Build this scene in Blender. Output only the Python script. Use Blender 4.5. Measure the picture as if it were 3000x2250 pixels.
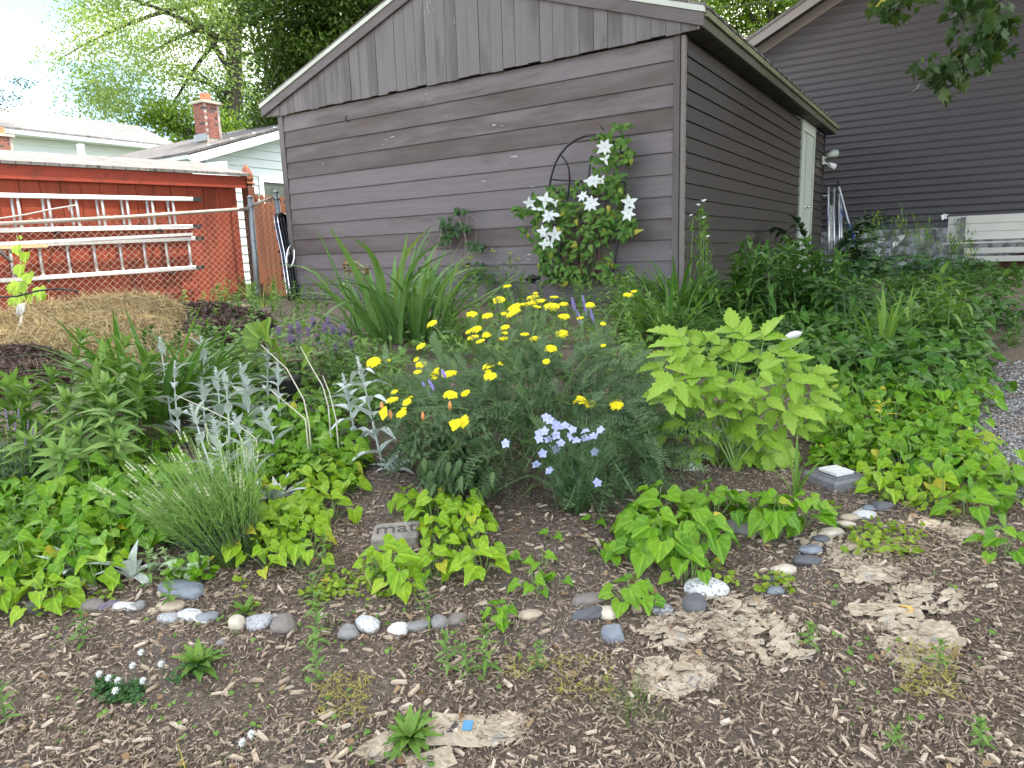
import bpy, math, random
import numpy as np
from mathutils import Vector, Matrix
for o in list(bpy.data.objects): bpy.data.objects.remove(o)
SC = bpy.context.scene
COL = SC.collection
R = math.radians
rng = np.random.default_rng(7)
random.seed(7)

# ------------------------------------------------------------------ camera
U = 0.19                                   # one course of the shed's front boards, metres
CAM = np.array([7.320, -6.194, 0.296])     # world: X along the shed's front, Y into the lot, Z up
RM = np.array([[0.8408967987798107, 0.5401898726901065, -0.03297688955788977],
               [0.07231916297077447, -0.1725459418764607, -0.9823430340818687],
               [-0.5363417869876197, 0.8236642516128836, -0.18415940960460075]])
FPX = 2028.6                               # focal length in pixels of the 3000 px wide photograph
cd = bpy.data.cameras.new('camera')
cd.sensor_width = 36.0; cd.lens = FPX / 3000 * 36.0
cd.clip_start = 0.05; cd.clip_end = 2000
cam = bpy.data.objects.new('camera', cd); COL.objects.link(cam)
mw = Matrix.Identity(4)
for i in range(3):
    mw[i][0] = RM[0][i]; mw[i][1] = -RM[1][i]; mw[i][2] = -RM[2][i]; mw[i][3] = CAM[i]
cam.matrix_world = mw
SC.camera = cam

# ------------------------------------------------------------------ sky, sun, exposure
SUN_EL, SUN_DIR = 67.0, (0.83, 0.56)       # horizontal direction towards the sun
sdir = Vector((SUN_DIR[0], SUN_DIR[1], 0)).normalized()
sv = Vector((sdir.x * math.cos(R(SUN_EL)), sdir.y * math.cos(R(SUN_EL)), math.sin(R(SUN_EL))))
world = bpy.data.worlds.new('World'); SC.world = world; world.use_nodes = True
nt = world.node_tree; nt.nodes.clear()
wo = nt.nodes.new('ShaderNodeOutputWorld'); bg = nt.nodes.new('ShaderNodeBackground')
sky = nt.nodes.new('ShaderNodeTexSky'); sky.sky_type = 'NISHITA'; sky.sun_disc = False
sky.sun_elevation = R(SUN_EL); sky.sun_rotation = math.atan2(sdir.x, sdir.y)
sky.air_density = 0.9; sky.dust_density = 1.1; sky.ozone_density = 1.2
tc = nt.nodes.new('ShaderNodeTexCoord'); mp = nt.nodes.new('ShaderNodeMapping')
mp.inputs['Scale'].default_value = (1.0, 1.0, 2.6); mp.inputs['Location'].default_value = (0.9, 1.7, 0.75)
nz = nt.nodes.new('ShaderNodeTexNoise'); nz.inputs['Scale'].default_value = 1.7
nz.inputs['Detail'].default_value = 7; nz.inputs['Roughness'].default_value = 0.58
rp = nt.nodes.new('ShaderNodeValToRGB')
rp.color_ramp.elements[0].position = 0.45; rp.color_ramp.elements[0].color = (0, 0, 0, 1)
rp.color_ramp.elements[1].position = 0.62; rp.color_ramp.elements[1].color = (1, 1, 1, 1)
mx = nt.nodes.new('ShaderNodeMix'); mx.data_type = 'RGBA'
mx.inputs['B'].default_value = (15.0, 14.1, 12.7, 1)       # sunlit cumulus against the physically bright sky
nt.links.new(tc.outputs['Generated'], mp.inputs['Vector']); nt.links.new(mp.outputs['Vector'], nz.inputs['Vector'])
nt.links.new(nz.outputs['Fac'], rp.inputs['Fac']); nt.links.new(rp.outputs['Color'], mx.inputs['Factor'])
nt.links.new(sky.outputs['Color'], mx.inputs['A'])
nt.links.new(mx.outputs['Result'], bg.inputs['Color']); bg.inputs['Strength'].default_value = 0.15
nt.links.new(bg.outputs['Background'], wo.inputs['Surface'])
sd = bpy.data.lights.new('sun', 'SUN'); sd.energy = 2.6; sd.angle = R(0.53); sd.color = (1.0, 0.95, 0.87)
sun = bpy.data.objects.new('sun', sd); COL.objects.link(sun)
sun.rotation_euler = sv.to_track_quat('Z', 'Y').to_euler(); sun.location = (12, -2, 20)
SC.view_settings.view_transform = 'Standard'; SC.view_settings.look = 'None'
SC.view_settings.gamma = 1.0; SC.view_settings.use_curve_mapping = False
SC.view_settings.exposure = 1.9
SC.render.engine = 'CYCLES'
cy = SC.cycles
cy.use_denoising = True
try: cy.denoiser = 'OPENIMAGEDENOISE'
except Exception: pass
cy.use_adaptive_sampling = True; cy.adaptive_threshold = 0.02
cy.max_bounces = 8; cy.diffuse_bounces = 3; cy.glossy_bounces = 2; cy.transmission_bounces = 5
cy.transparent_max_bounces = 6; cy.caustics_reflective = False; cy.caustics_refractive = False

# ------------------------------------------------------------------ photo geometry
def ray(px, py): return RM.T @ np.array([(px - 1500) / FPX, (py - 1125) / FPX, 1.0])
def at(px, py, Z): return CAM + ray(px, py) * Z
def on_x(px, py, X):
    d = ray(px, py); return CAM + d * (X - CAM[0]) / d[0]
def on_y(px, py, Y):
    d = ray(px, py); return CAM + d * (Y - CAM[1]) / d[1]
FH = np.array([-0.54567, 0.83800]); RH = np.array([0.83800, 0.54567])   # horizontal forward and right of the view

def _hash(ix, iy, s):
    h = np.sin(ix * 127.1 + iy * 311.7 + s * 74.7) * 43758.5453
    return h - np.floor(h)
def vnoise(x, y, s=0):
    x = np.asarray(x, float); y = np.asarray(y, float)
    ix = np.floor(x); iy = np.floor(y); fx = x - ix; fy = y - iy
    fx = fx * fx * (3 - 2 * fx); fy = fy * fy * (3 - 2 * fy)
    a = _hash(ix, iy, s); b = _hash(ix + 1, iy, s); c = _hash(ix, iy + 1, s); d = _hash(ix + 1, iy + 1, s)
    return (a * (1 - fx) + b * fx) * (1 - fy) + (c * (1 - fx) + d * fx) * fy
def fbm(x, y, s=0, oct=4):
    v = 0; a = 0.5
    for i in range(oct):
        v = v + a * vnoise(x, y, s + i); x = np.asarray(x) * 2.03; y = np.asarray(y) * 2.03; a *= 0.5
    return v
def smooth(a, b, x):
    t = np.clip((np.asarray(x, float) - a) / (b - a), 0, 1); return t * t * (3 - 2 * t)
_PD = np.array([-60, -4.0, 0.6, 1.2, 2.0, 3.0, 4.0, 5.0, 5.8, 7.0, 40.0])
_PZ = np.array([-1.2, -0.80, -0.70, -0.66, -0.575, -0.465, -0.355, -0.265, -0.215, -0.20, -0.20])
def gz(x, y):
    """height of the lot: falls gently from the shed towards the camera"""
    dx = np.asarray(x, float) - CAM[0]; dy = np.asarray(y, float) - CAM[1]
    d = dx * FH[0] + dy * FH[1]
    return np.interp(d, _PD, _PZ)
def G(px, py):
    """the ground point under a photo pixel"""
    d = ray(px, py); a, b = 0.5, 60.0
    f = lambda t: (CAM + d * t)[2] - float(gz(*(CAM + d * t)[:2]))
    for _ in range(50):
        m = 0.5 * (a + b)
        if f(m) > 0: a = m
        else: b = m
    return CAM + d * a
def Gv(px, py):
    px = np.asarray(px, float); py = np.asarray(py, float)
    d = np.stack([(px - 1500) / FPX, (py - 1125) / FPX, np.ones_like(px)], -1) @ RM
    a = np.full(len(px), 0.5); b = np.full(len(px), 60.0)
    for _ in range(40):
        m = 0.5 * (a + b); P = CAM + d * m[:, None]; up = P[:, 2] > gz(P[:, 0], P[:, 1]); a = np.where(up, m, a); b = np.where(up, b, m)
    return CAM + d * a[:, None]
def depth(P): return float((RM @ (np.asarray(P) - CAM))[2])
def ground(p): return np.array([p[0], p[1], float(gz(p[0], p[1]))])

# ------------------------------------------------------------------ scene helpers
def tag(o, label=None, cat=None, group=None, kind=None):
    if label: o['label'] = label
    if cat: o['category'] = cat
    if group: o['group'] = group
    if kind: o['kind'] = kind
    return o
def empty(name, loc, label=None, cat=None, group=None):
    o = bpy.data.objects.new(name, None); COL.objects.link(o)
    o.location = tuple(float(v) for v in loc); o.empty_display_size = 0.1
    return tag(o, label, cat, group)
def link(name, me, parent=None, M=None):
    o = bpy.data.objects.new(name, me); COL.objects.link(o)
    if parent is not None: o.parent = parent
    if M is not None: o.matrix_basis = M
    return o
def mesh_np(name, V, F, mat, uv=None, var=None, smooth_sh=False):
    """V (n,3); F list of (m,k) index arrays; uv (n,2) and var (n,) per vertex"""
    V = np.asarray(V, np.float32)
    if not isinstance(F, list): F = [F]
    F = [np.asarray(f, np.int32) for f in F if len(f)]
    me = bpy.data.meshes.new(name)
    me.vertices.add(len(V)); me.vertices.foreach_set('co', V.ravel())
    idx = np.concatenate([f.ravel() for f in F])
    tot = np.concatenate([np.full(len(f), f.shape[1], np.int32) for f in F])
    st = np.concatenate([[0], np.cumsum(tot)[:-1]]).astype(np.int32)
    me.loops.add(len(idx)); me.loops.foreach_set('vertex_index', idx)
    me.polygons.add(len(tot)); me.polygons.foreach_set('loop_start', st)
    me.polygons.foreach_set('use_smooth', np.full(len(tot), bool(smooth_sh)))
    if uv is not None:
        l = me.uv_layers.new(name='UVMap')
        l.data.foreach_set('uv', np.asarray(uv, np.float32)[idx].ravel())
    if var is not None:
        a = me.attributes.new('var', 'FLOAT', 'POINT'); a.data.foreach_set('value', np.asarray(var, np.float32))
    me.update(calc_edges=True)
    if mat is not None: me.materials.append(mat)
    return me

class MB:
    """collects shapes for ONE mesh (one part)"""
    def __init__(s, org=(0, 0, 0)):
        s.V = []; s.F = []; s.org = np.array(org, float)
    def add(s, V, F):
        n = len(s.V); s.V += [tuple(np.asarray(v, float) - s.org) for v in V]
        s.F += [tuple(i + n for i in f) for f in F]; return s
    def box(s, a, b):
        x0, y0, z0 = a; x1, y1, z1 = b
        return s.add([(x0, y0, z0), (x1, y0, z0), (x1, y1, z0), (x0, y1, z0), (x0, y0, z1), (x1, y0, z1), (x1, y1, z1), (x0, y1, z1)],
                     [(0, 3, 2, 1), (4, 5, 6, 7), (0, 1, 5, 4), (1, 2, 6, 5), (2, 3, 7, 6), (3, 0, 4, 7)])
    def hexa(s, P):
        """8 corners: bottom loop then top loop"""
        return s.add(P, [(0, 3, 2, 1), (4, 5, 6, 7), (0, 1, 5, 4), (1, 2, 6, 5), (2, 3, 7, 6), (3, 0, 4, 7)])
    def bar(s, p, q, w, h, up=(0, 0, 1)):
        p = np.asarray(p, float); q = np.asarray(q, float); d = q - p; d /= np.linalg.norm(d)
        u = np.asarray(up, float); sx = np.cross(d, u); sx /= np.linalg.norm(sx); uz = np.cross(sx, d)
        c = [sx * i * w / 2 + uz * j * h / 2 for i, j in ((-1, -1), (1, -1), (1, 1), (-1, 1))]
        return s.add([p + k for k in c] + [q + k for k in c], [(0, 1, 2, 3), (7, 6, 5, 4), (0, 4, 5, 1), (1, 5, 6, 2), (2, 6, 7, 3), (3, 7, 4, 0)])
    def tube(s, pts, r, n=6, cap=True):
        V, F = tube_vf(pts, r, n, cap); return s.add(V, F)
    def prism(s, poly, ax, a, b):
        """extrude a 2-D polygon along axis ax from a to b"""
        def mk(p, t): q = list(p); q.insert(ax, t); return tuple(q)
        n = len(poly)
        return s.add([mk(p, a) for p in poly] + [mk(p, b) for p in poly],
                     [tuple(range(n))[::-1], tuple(range(n, 2 * n))] + [(i, (i + 1) % n, (i + 1) % n + n, i + n) for i in range(n)])
    def build(s, name, mat, parent=None, sm=False, bevel=0):
        me = bpy.data.meshes.new(name)
        o = s.org if parent is None else s.org
        me.from_pydata(s.V, [], s.F)
        if sm: me.polygons.foreach_set('use_smooth', [True] * len(me.polygons))
        me.update(); me.validate()
        if mat: me.materials.append(mat)
        ob = link(name, me, parent)
        off = s.org - (np.array(parent_loc(parent)) if parent is not None else 0)
        ob.location = tuple(off)
        if bevel:
            m = ob.modifiers.new('bevel', 'BEVEL'); m.width = bevel; m.segments = 1; m.limit_method = 'ANGLE'
        return ob
def parent_loc(p):
    l = np.array(p.location)
    while p.parent is not None:
        p = p.parent; l = l + np.array(p.location)
    return l
def tube_vf(pts, r, n=6, cap=True):
    P = np.asarray(pts, float); k = len(P)
    r = np.full(k, r) if np.isscalar(r) else np.interp(np.linspace(0, 1, k), np.linspace(0, 1, len(r)), r)
    T = np.gradient(P, axis=0); T /= np.linalg.norm(T, axis=1)[:, None] + 1e-12
    ref = np.array([0.31, 0.17, 0.93]) if abs(T[0][2]) < 0.9 else np.array([1.0, 0.1, 0])
    V = []
    for i in range(k):
        a = np.cross(T[i], ref); a /= np.linalg.norm(a) + 1e-12; b = np.cross(T[i], a)
        for j in range(n):
            t = 2 * math.pi * j / n; V.append(P[i] + r[i] * (math.cos(t) * a + math.sin(t) * b))
    F = [(i * n + j, i * n + (j + 1) % n, (i + 1) * n + (j + 1) % n, (i + 1) * n + j) for i in range(k - 1) for j in range(n)]
    if cap: F += [tuple(range(n))[::-1], tuple(range((k - 1) * n, k * n))]
    return V, F

# ------------------------------------------------------------------ materials
def nodes(name):
    m = bpy.data.materials.new(name); m.use_nodes = True
    t = m.node_tree; b = t.nodes['Principled BSDF']; return m, t, b
def N(t, kind, **kw):
    n = t.nodes.new(kind)
    for k, v in kw.items():
        if k in n.inputs: n.inputs[k].default_value = v
        else: setattr(n, k, v)
    return n
def ramp(t, fac, stops):
    r = t.nodes.new('ShaderNodeValToRGB'); e = r.color_ramp.elements
    while len(e) < len(stops): e.new(0.5)
    for i, (p, c) in enumerate(stops):
        e[i].position = p; e[i].color = (*c, 1) if len(c) == 3 else c
    t.links.new(fac, r.inputs['Fac']); return r.outputs['Color']
def mixc(t, fac, a, b, mode='MIX'):
    m = t.nodes.new('ShaderNodeMix'); m.data_type = 'RGBA'; m.blend_type = mode
    for k, v in (('Factor', fac), ('A', a), ('B', b)):
        if hasattr(v, 'is_linked') or hasattr(v, 'links'): t.links.new(v, m.inputs[k])
        else: m.inputs[k].default_value = v if k == 'Factor' else (*v, 1)
    return m.outputs['Result']
def math_(t, op, a, b=None, c=None):
    m = t.nodes.new('ShaderNodeMath'); m.operation = op
    for i, v in enumerate((a, b, c)):
        if v is None: continue
        if hasattr(v, 'links'): t.links.new(v, m.inputs[i])
        else: m.inputs[i].default_value = v
    return m.outputs[0]
def coords(t, scale=(1, 1, 1), src='Object', loc=(0, 0, 0), rnd=False):
    c = t.nodes.new('ShaderNodeTexCoord'); m = t.nodes.new('ShaderNodeMapping')
    m.inputs['Scale'].default_value = scale; m.inputs['Location'].default_value = loc
    v = c.outputs[src]
    if rnd:                                     # shift the grain from piece to piece
        oi = t.nodes.new('ShaderNodeObjectInfo'); cb = t.nodes.new('ShaderNodeVectorMath'); cb.operation = 'ADD'
        s = math_(t, 'MULTIPLY', oi.outputs['Random'], 57.0)
        t.links.new(v, cb.inputs[0]); t.links.new(s, cb.inputs[1]); v = cb.outputs[0]
    t.links.new(v, m.inputs['Vector']); return m.outputs['Vector']
def noise(t, vec, scale, detail=5, rough=0.6):
    n = N(t, 'ShaderNodeTexNoise', Scale=scale, Detail=detail, Roughness=rough); t.links.new(vec, n.inputs['Vector']); return n.outputs['Fac']
def bump(t, b, h, strength=0.3, dist=0.01):
    n = N(t, 'ShaderNodeBump', Strength=strength, Distance=dist); t.links.new(h, n.inputs['Height']); t.links.new(n.outputs['Normal'], b.inputs['Normal'])
def plain(name, col, rough=0.6, metal=0.0, var=0.25, scale=12, bmp=0.15, spec=0.4, dirt=None):
    m, t, b = nodes(name); v = coords(t, rnd=True)
    n1 = noise(t, v, scale, 6); n2 = noise(t, v, scale * 0.17, 3)
    k = math_(t, 'ADD', math_(t, 'MULTIPLY', n1, 0.6), math_(t, 'MULTIPLY', n2, 0.4))
    lo = tuple(c * (1 - var) for c in col); hi = tuple(min(1, c * (1 + var)) for c in col)
    c = ramp(t, k, [(0.3, lo), (0.7, hi)])
    if dirt: c = mixc(t, ramp(t, n2, [(0.5, (0, 0, 0)), (0.75, (0.8,) * 3)]), c, dirt)
    t.links.new(c, b.inputs['Base Color']); b.inputs['Roughness'].default_value = rough; b.inputs['Metallic'].default_value = metal
    b.inputs['Specular IOR Level'].default_value = spec
    if bmp: bump(t, b, n1, bmp, 0.004)
    return m
def painted_wood(name, col, worn, axis, chips=(0.62, 0.60, 0.57), amount=0.5, rough=0.62):
    """old paint on boards whose grain runs along `axis`"""
    m, t, b = nodes(name)
    sc = [55, 55, 55]; sc[axis] = 1.6
    g = noise(t, coords(t, tuple(sc), rnd=True), 1.0, 6, 0.65)            # grain
    sc2 = [5, 5, 5]; sc2[axis] = 0.9
    w = noise(t, coords(t, tuple(sc2), rnd=True), 1.0, 5, 0.6)            # worn areas
    oi = t.nodes.new('ShaderNodeObjectInfo')
    w2 = math_(t, 'ADD', w, math_(t, 'MULTIPLY', math_(t, 'SUBTRACT', oi.outputs['Random'], 0.5), 0.20))
    base = ramp(t, g, [(0.25, tuple(c * 0.80 for c in col)), (0.75, tuple(c * 1.16 for c in col))])
    wc = ramp(t, g, [(0.3, tuple(c * 0.6 for c in worn)), (0.7, worn)])
    c = mixc(t, ramp(t, math_(t, 'ADD', w2, math_(t, 'MULTIPLY', g, 0.25)), [(0.62 + 0.1 * (0.5 - amount), (0, 0, 0)), (0.78, (0.75,) * 3)]), base, wc)
    sc3 = [85, 85, 85]; sc3[axis] = 11
    p = noise(t, coords(t, tuple(sc3), rnd=True), 1.0, 3, 0.5)
    q = noise(t, coords(t, (3, 3, 3), rnd=True), 1.0, 2, 0.5)
    pk = math_(t, 'MULTIPLY', p, q)
    c = mixc(t, ramp(t, pk, [(0.455, (0, 0, 0)), (0.475, (0.9, 0.9, 0.9))]), c, chips)   # flaked paint
    t.links.new(c, b.inputs['Base Color']); b.inputs['Roughness'].default_value = rough
    b.inputs['Specular IOR Level'].default_value = 0.3
    bump(t, b, math_(t, 'ADD', g, math_(t, 'MULTIPLY', pk, -0.6)), 0.25, 0.004)
    return m
def leafmat(name, c1, c2, trans=0.35, vein=None, rough=0.45, yellow=0.0, tcol=None, fuzz=0.0, spec=0.22, edge=None):
    """leaf: colour varies from leaf to leaf (attribute 'var' + object random); vein: 'heart' | 'mid' | 'strap'"""
    m, t, b = nodes(name)
    at_ = t.nodes.new('ShaderNodeAttribute'); at_.attribute_name = 'var'
    oi = t.nodes.new('ShaderNodeObjectInfo')
    r = math_(t, 'FRACT', math_(t, 'ADD', at_.outputs['Fac'], oi.outputs['Random']))
    st = [(0.0, c1), (0.92 if yellow else 1.0, c2)]
    if yellow: st += [(1 - yellow, c2), (1.0, (0.50, 0.42, 0.05))]
    c = ramp(t, r, st)
    uvn = t.nodes.new('ShaderNodeTexCoord'); uv = uvn.outputs['UV']
    n = noise(t, uv, 5.0, 3)
    c = mixc(t, 0.5, c, ramp(t, n, [(0.3, (0.62, 0.65, 0.6)), (0.7, (1.35, 1.32, 1.3))]), 'MULTIPLY')
    h = n
    if vein:
        sp = t.nodes.new('ShaderNodeSeparateXYZ'); t.links.new(uv, sp.inputs[0])
        u, v = sp.outputs[0], sp.outputs[1]
        au = math_(t, 'ABSOLUTE', math_(t, 'SUBTRACT', u, 0.5))
        if vein == 'heart':        # veins fan out from the stalk
            ang = math_(t, 'ARCTAN2', math_(t, 'SUBTRACT', u, 0.5), math_(t, 'SUBTRACT', v, 0.28))
            w = math_(t, 'SINE', math_(t, 'MULTIPLY', ang, 11.0))
        elif vein == 'strap':
            w = math_(t, 'SINE', math_(t, 'MULTIPLY', u, 60.0))
        else:
            w = math_(t, 'SINE', math_(t, 'ADD', math_(t, 'MULTIPLY', v, 52.0), math_(t, 'MULTIPLY', au, -46.0)))
        vm = math_(t, 'POWER', math_(t, 'ADD', math_(t, 'MULTIPLY', w, 0.5), 0.5), 7.0)
        mid = math_(t, 'LESS_THAN', au, 0.022)
        vv = math_(t, 'MAXIMUM', math_(t, 'MULTIPLY', vm, 0.55), mid)
        c = mixc(t, math_(t, 'MULTIPLY', vv, 0.38), c, tuple(min(1, x * 1.9 + 0.02) for x in c2))
        h = math_(t, 'SUBTRACT', math_(t, 'MULTIPLY', n, 0.4), vv)
        if edge:
            c = mixc(t, ramp(t, au, [(0.36, (0, 0, 0)), (0.47, (1, 1, 1))]), c, edge)
    t.links.new(c, b.inputs['Base Color']); b.inputs['Roughness'].default_value = rough
    b.inputs['Specular IOR Level'].default_value = spec
    if fuzz:
        b.inputs['Sheen Weight'].default_value = fuzz; b.inputs['Sheen Roughness'].default_value = 0.5
    bump(t, b, h, 0.35, 0.002)
    if trans:
        trans *= 0.75
        tr = t.nodes.new('ShaderNodeBsdfTranslucent'); ms = t.nodes.new('ShaderNodeMixShader'); ms.inputs[0].default_value = trans
        tcol = tcol or (1.35, 1.45, 0.55)
        t.links.new(mixc(t, 1.0, c, tcol, 'MULTIPLY'), tr.inputs['Color'])
        t.links.new(b.outputs[0], ms.inputs[1]); t.links.new(tr.outputs[0], ms.inputs[2])
        t.links.new(ms.outputs[0], t.nodes['Material Output'].inputs['Surface'])
    return m
def varmat(name, stops, rough=0.85, bmp=0.3, scale=40):
    """loose bits: colour per bit from attribute 'var'"""
    m, t, b = nodes(name)
    a = t.nodes.new('ShaderNodeAttribute'); a.attribute_name = 'var'
    c = ramp(t, a.outputs['Fac'], stops)
    n = noise(t, coords(t), scale, 4)
    c = mixc(t, 0.6, c, ramp(t, n, [(0.3, (0.6, 0.6, 0.6)), (0.7, (1.3, 1.3, 1.3))]), 'MULTIPLY')
    t.links.new(c, b.inputs['Base Color']); b.inputs['Roughness'].default_value = rough; b.inputs['Specular IOR Level'].default_value = 0.2
    bump(t, b, n, bmp, 0.003)
    return m
# ================================================================== ground
def build_ground():
    a = np.concatenate([[-200, -80, -40, -20, -12, -8, -6, -5], np.arange(-4, -2.6, 0.15), np.arange(-2.6, 2.6, 0.026), np.arange(2.6, 6, 0.15), [6.5, 8, 11, 16, 25, 45, 90, 200]])
    d = np.concatenate([[-60, -20, -8, -4, -1.5, 0], np.arange(0.6, 3.6, 0.026), np.arange(3.6, 8, 0.12), [8.5, 9.5, 11, 13, 16, 20, 30, 50, 100, 250, 600]])
    A, D = np.meshgrid(a, d)
    X = CAM[0] + RH[0] * A + FH[0] * D; Y = CAM[1] + RH[1] * A + FH[1] * D
    Z = np.interp(D, _PD, _PZ)
    fade = smooth(12, 6, D) * smooth(6, 3.5, np.abs(A))
    Z = Z + fade * ((fbm(X * 3, Y * 3, 1) - 0.47) * 0.035 + (fbm(X * 14, Y * 14, 5) - 0.47) * 0.016)
    V = np.stack([X, Y, Z], -1).reshape(-1, 3); n, m = len(d), len(a)
    i = np.arange(n * m).reshape(n, m)
    F = np.stack([i[:-1, :-1], i[:-1, 1:], i[1:, 1:], i[1:, :-1]], -1).reshape(-1, 4)
    m_, t, b = nodes('soil and lawn')
    v = coords(t)
    n1 = noise(t, v, 70, 7, 0.7); n2 = noise(t, v, 2.2, 4); n3 = noise(t, v, 320, 4, 0.7)
    soil = ramp(t, n1, [(0.3, (0.080, 0.062, 0.046)), (0.5, (0.175, 0.138, 0.103)), (0.72, (0.31, 0.255, 0.195))])
    dry = ramp(t, n3, [(0.35, (0.13, 0.112, 0.092)), (0.65, (0.29, 0.25, 0.21))])
    c = mixc(t, ramp(t, n2, [(0.48, (0, 0, 0)), (0.62, (0.75,) * 3)]), soil, dry)
    sp = t.nodes.new('ShaderNodeSeparateXYZ'); t.links.new(v, sp.inputs[0])
    # beyond the beds the lot is rough grass
    far = math_(t, 'GREATER_THAN', math_(t, 'ADD', math_(t, 'MULTIPLY', sp.outputs[0], -0.5457), math_(t, 'MULTIPLY', sp.outputs[1], 0.838)), 9.5 + (-0.5457 * 7.32 + 0.838 * -6.194))
    gr = ramp(t, n1, [(0.3, (0.03, 0.055, 0.015)), (0.7, (0.08, 0.13, 0.03))])
    c = mixc(t, far, c, gr)
    t.links.new(c, b.inputs['Base Color']); b.inputs['Roughness'].default_value = 0.95; b.inputs['Specular IOR Level'].default_value = 0.1
    bump(t, b, math_(t, 'ADD', n1, math_(t, 'MULTIPLY', n3, 0.6)), 0.9, 0.012)
    tag(link('ground', mesh_np('ground', V, F, m_, smooth_sh=True)), kind='structure')
build_ground()

# ================================================================== brown shed
M_front = painted_wood('mauve brown paint', (0.158, 0.137, 0.136), (0.095, 0.074, 0.064), 0, amount=0.4)
M_front2 = painted_wood('worn mauve brown paint', (0.140, 0.118, 0.114), (0.085, 0.062, 0.050), 0, amount=1.6)
M_gable = painted_wood('grey brown paint vertical', (0.158, 0.146, 0.142), (0.10, 0.088, 0.08), 2, chips=(0.55, 0.53, 0.5), amount=0.6)
M_trim = painted_wood('brown trim paint', (0.135, 0.118, 0.115), (0.09, 0.075, 0.068), 2, amount=0.5)
M_rake = painted_wood('brown rake paint', (0.125, 0.11, 0.107), (0.09, 0.075, 0.068), 0, amount=0.5)
M_side = plain('brown siding', (0.043, 0.038, 0.032), 0.5, var=0.14, scale=5, bmp=0.05)  # darker than the front boards: the wall's shade is put into the colour
M_dark = plain('dark void', (0.012, 0.011, 0.01), 0.9, bmp=0)
M_drip = plain('pale drip edge', (0.50, 0.53, 0.45), 0.35, var=0.15, scale=3, bmp=0.02, dirt=(0.22, 0.25, 0.15))
M_moss = plain('mossy fascia', (0.075, 0.075, 0.048), 0.6, var=0.3, scale=5, bmp=0.1)
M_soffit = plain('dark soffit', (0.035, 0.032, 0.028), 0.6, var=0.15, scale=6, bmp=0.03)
M_door = plain('pale green door paint', (0.40, 0.45, 0.385), 0.45, var=0.1, scale=4, bmp=0.04)
M_chrome = plain('bright metal', (0.62, 0.63, 0.64), 0.22, metal=1.0, var=0.08, bmp=0.02)
M_white = plain('white paint', (0.72, 0.73, 0.71), 0.45, var=0.06, scale=3, bmp=0.03)
def shingles(name, c1, c2, sx=3.3, sy=7.0):
    m, t, b = nodes(name)
    v = coords(t); br = N(t, 'ShaderNodeTexBrick', Scale=1.0); br.inputs['Mortar Size'].default_value = 0.006
    br.inputs['Brick Width'].default_value = 0.30; br.inputs['Row Height'].default_value = 0.135
    br.inputs['Color1'].default_value = (*c1, 1); br.inputs['Color2'].default_value = (*c2, 1); br.inputs['Mortar'].default_value = (*(x * 0.35 for x in c1), 1)
    t.links.new(v, br.inputs['Vector'])
    n = noise(t, v, 9, 5)
    c = mixc(t, 0.8, br.outputs['Color'], ramp(t, n, [(0.3, (0.55, 0.55, 0.55)), (0.7, (1.35, 1.35, 1.35))]), 'MULTIPLY')
    t.links.new(c, b.inputs['Base Color']); b.inputs['Roughness'].default_value = 0.9
    bump(t, b, br.outputs['Fac'], -0.4, 0.01)
    return m
M_roof = shingles('grey shingles', (0.13, 0.12, 0.11), (0.18, 0.168, 0.156))

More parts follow.
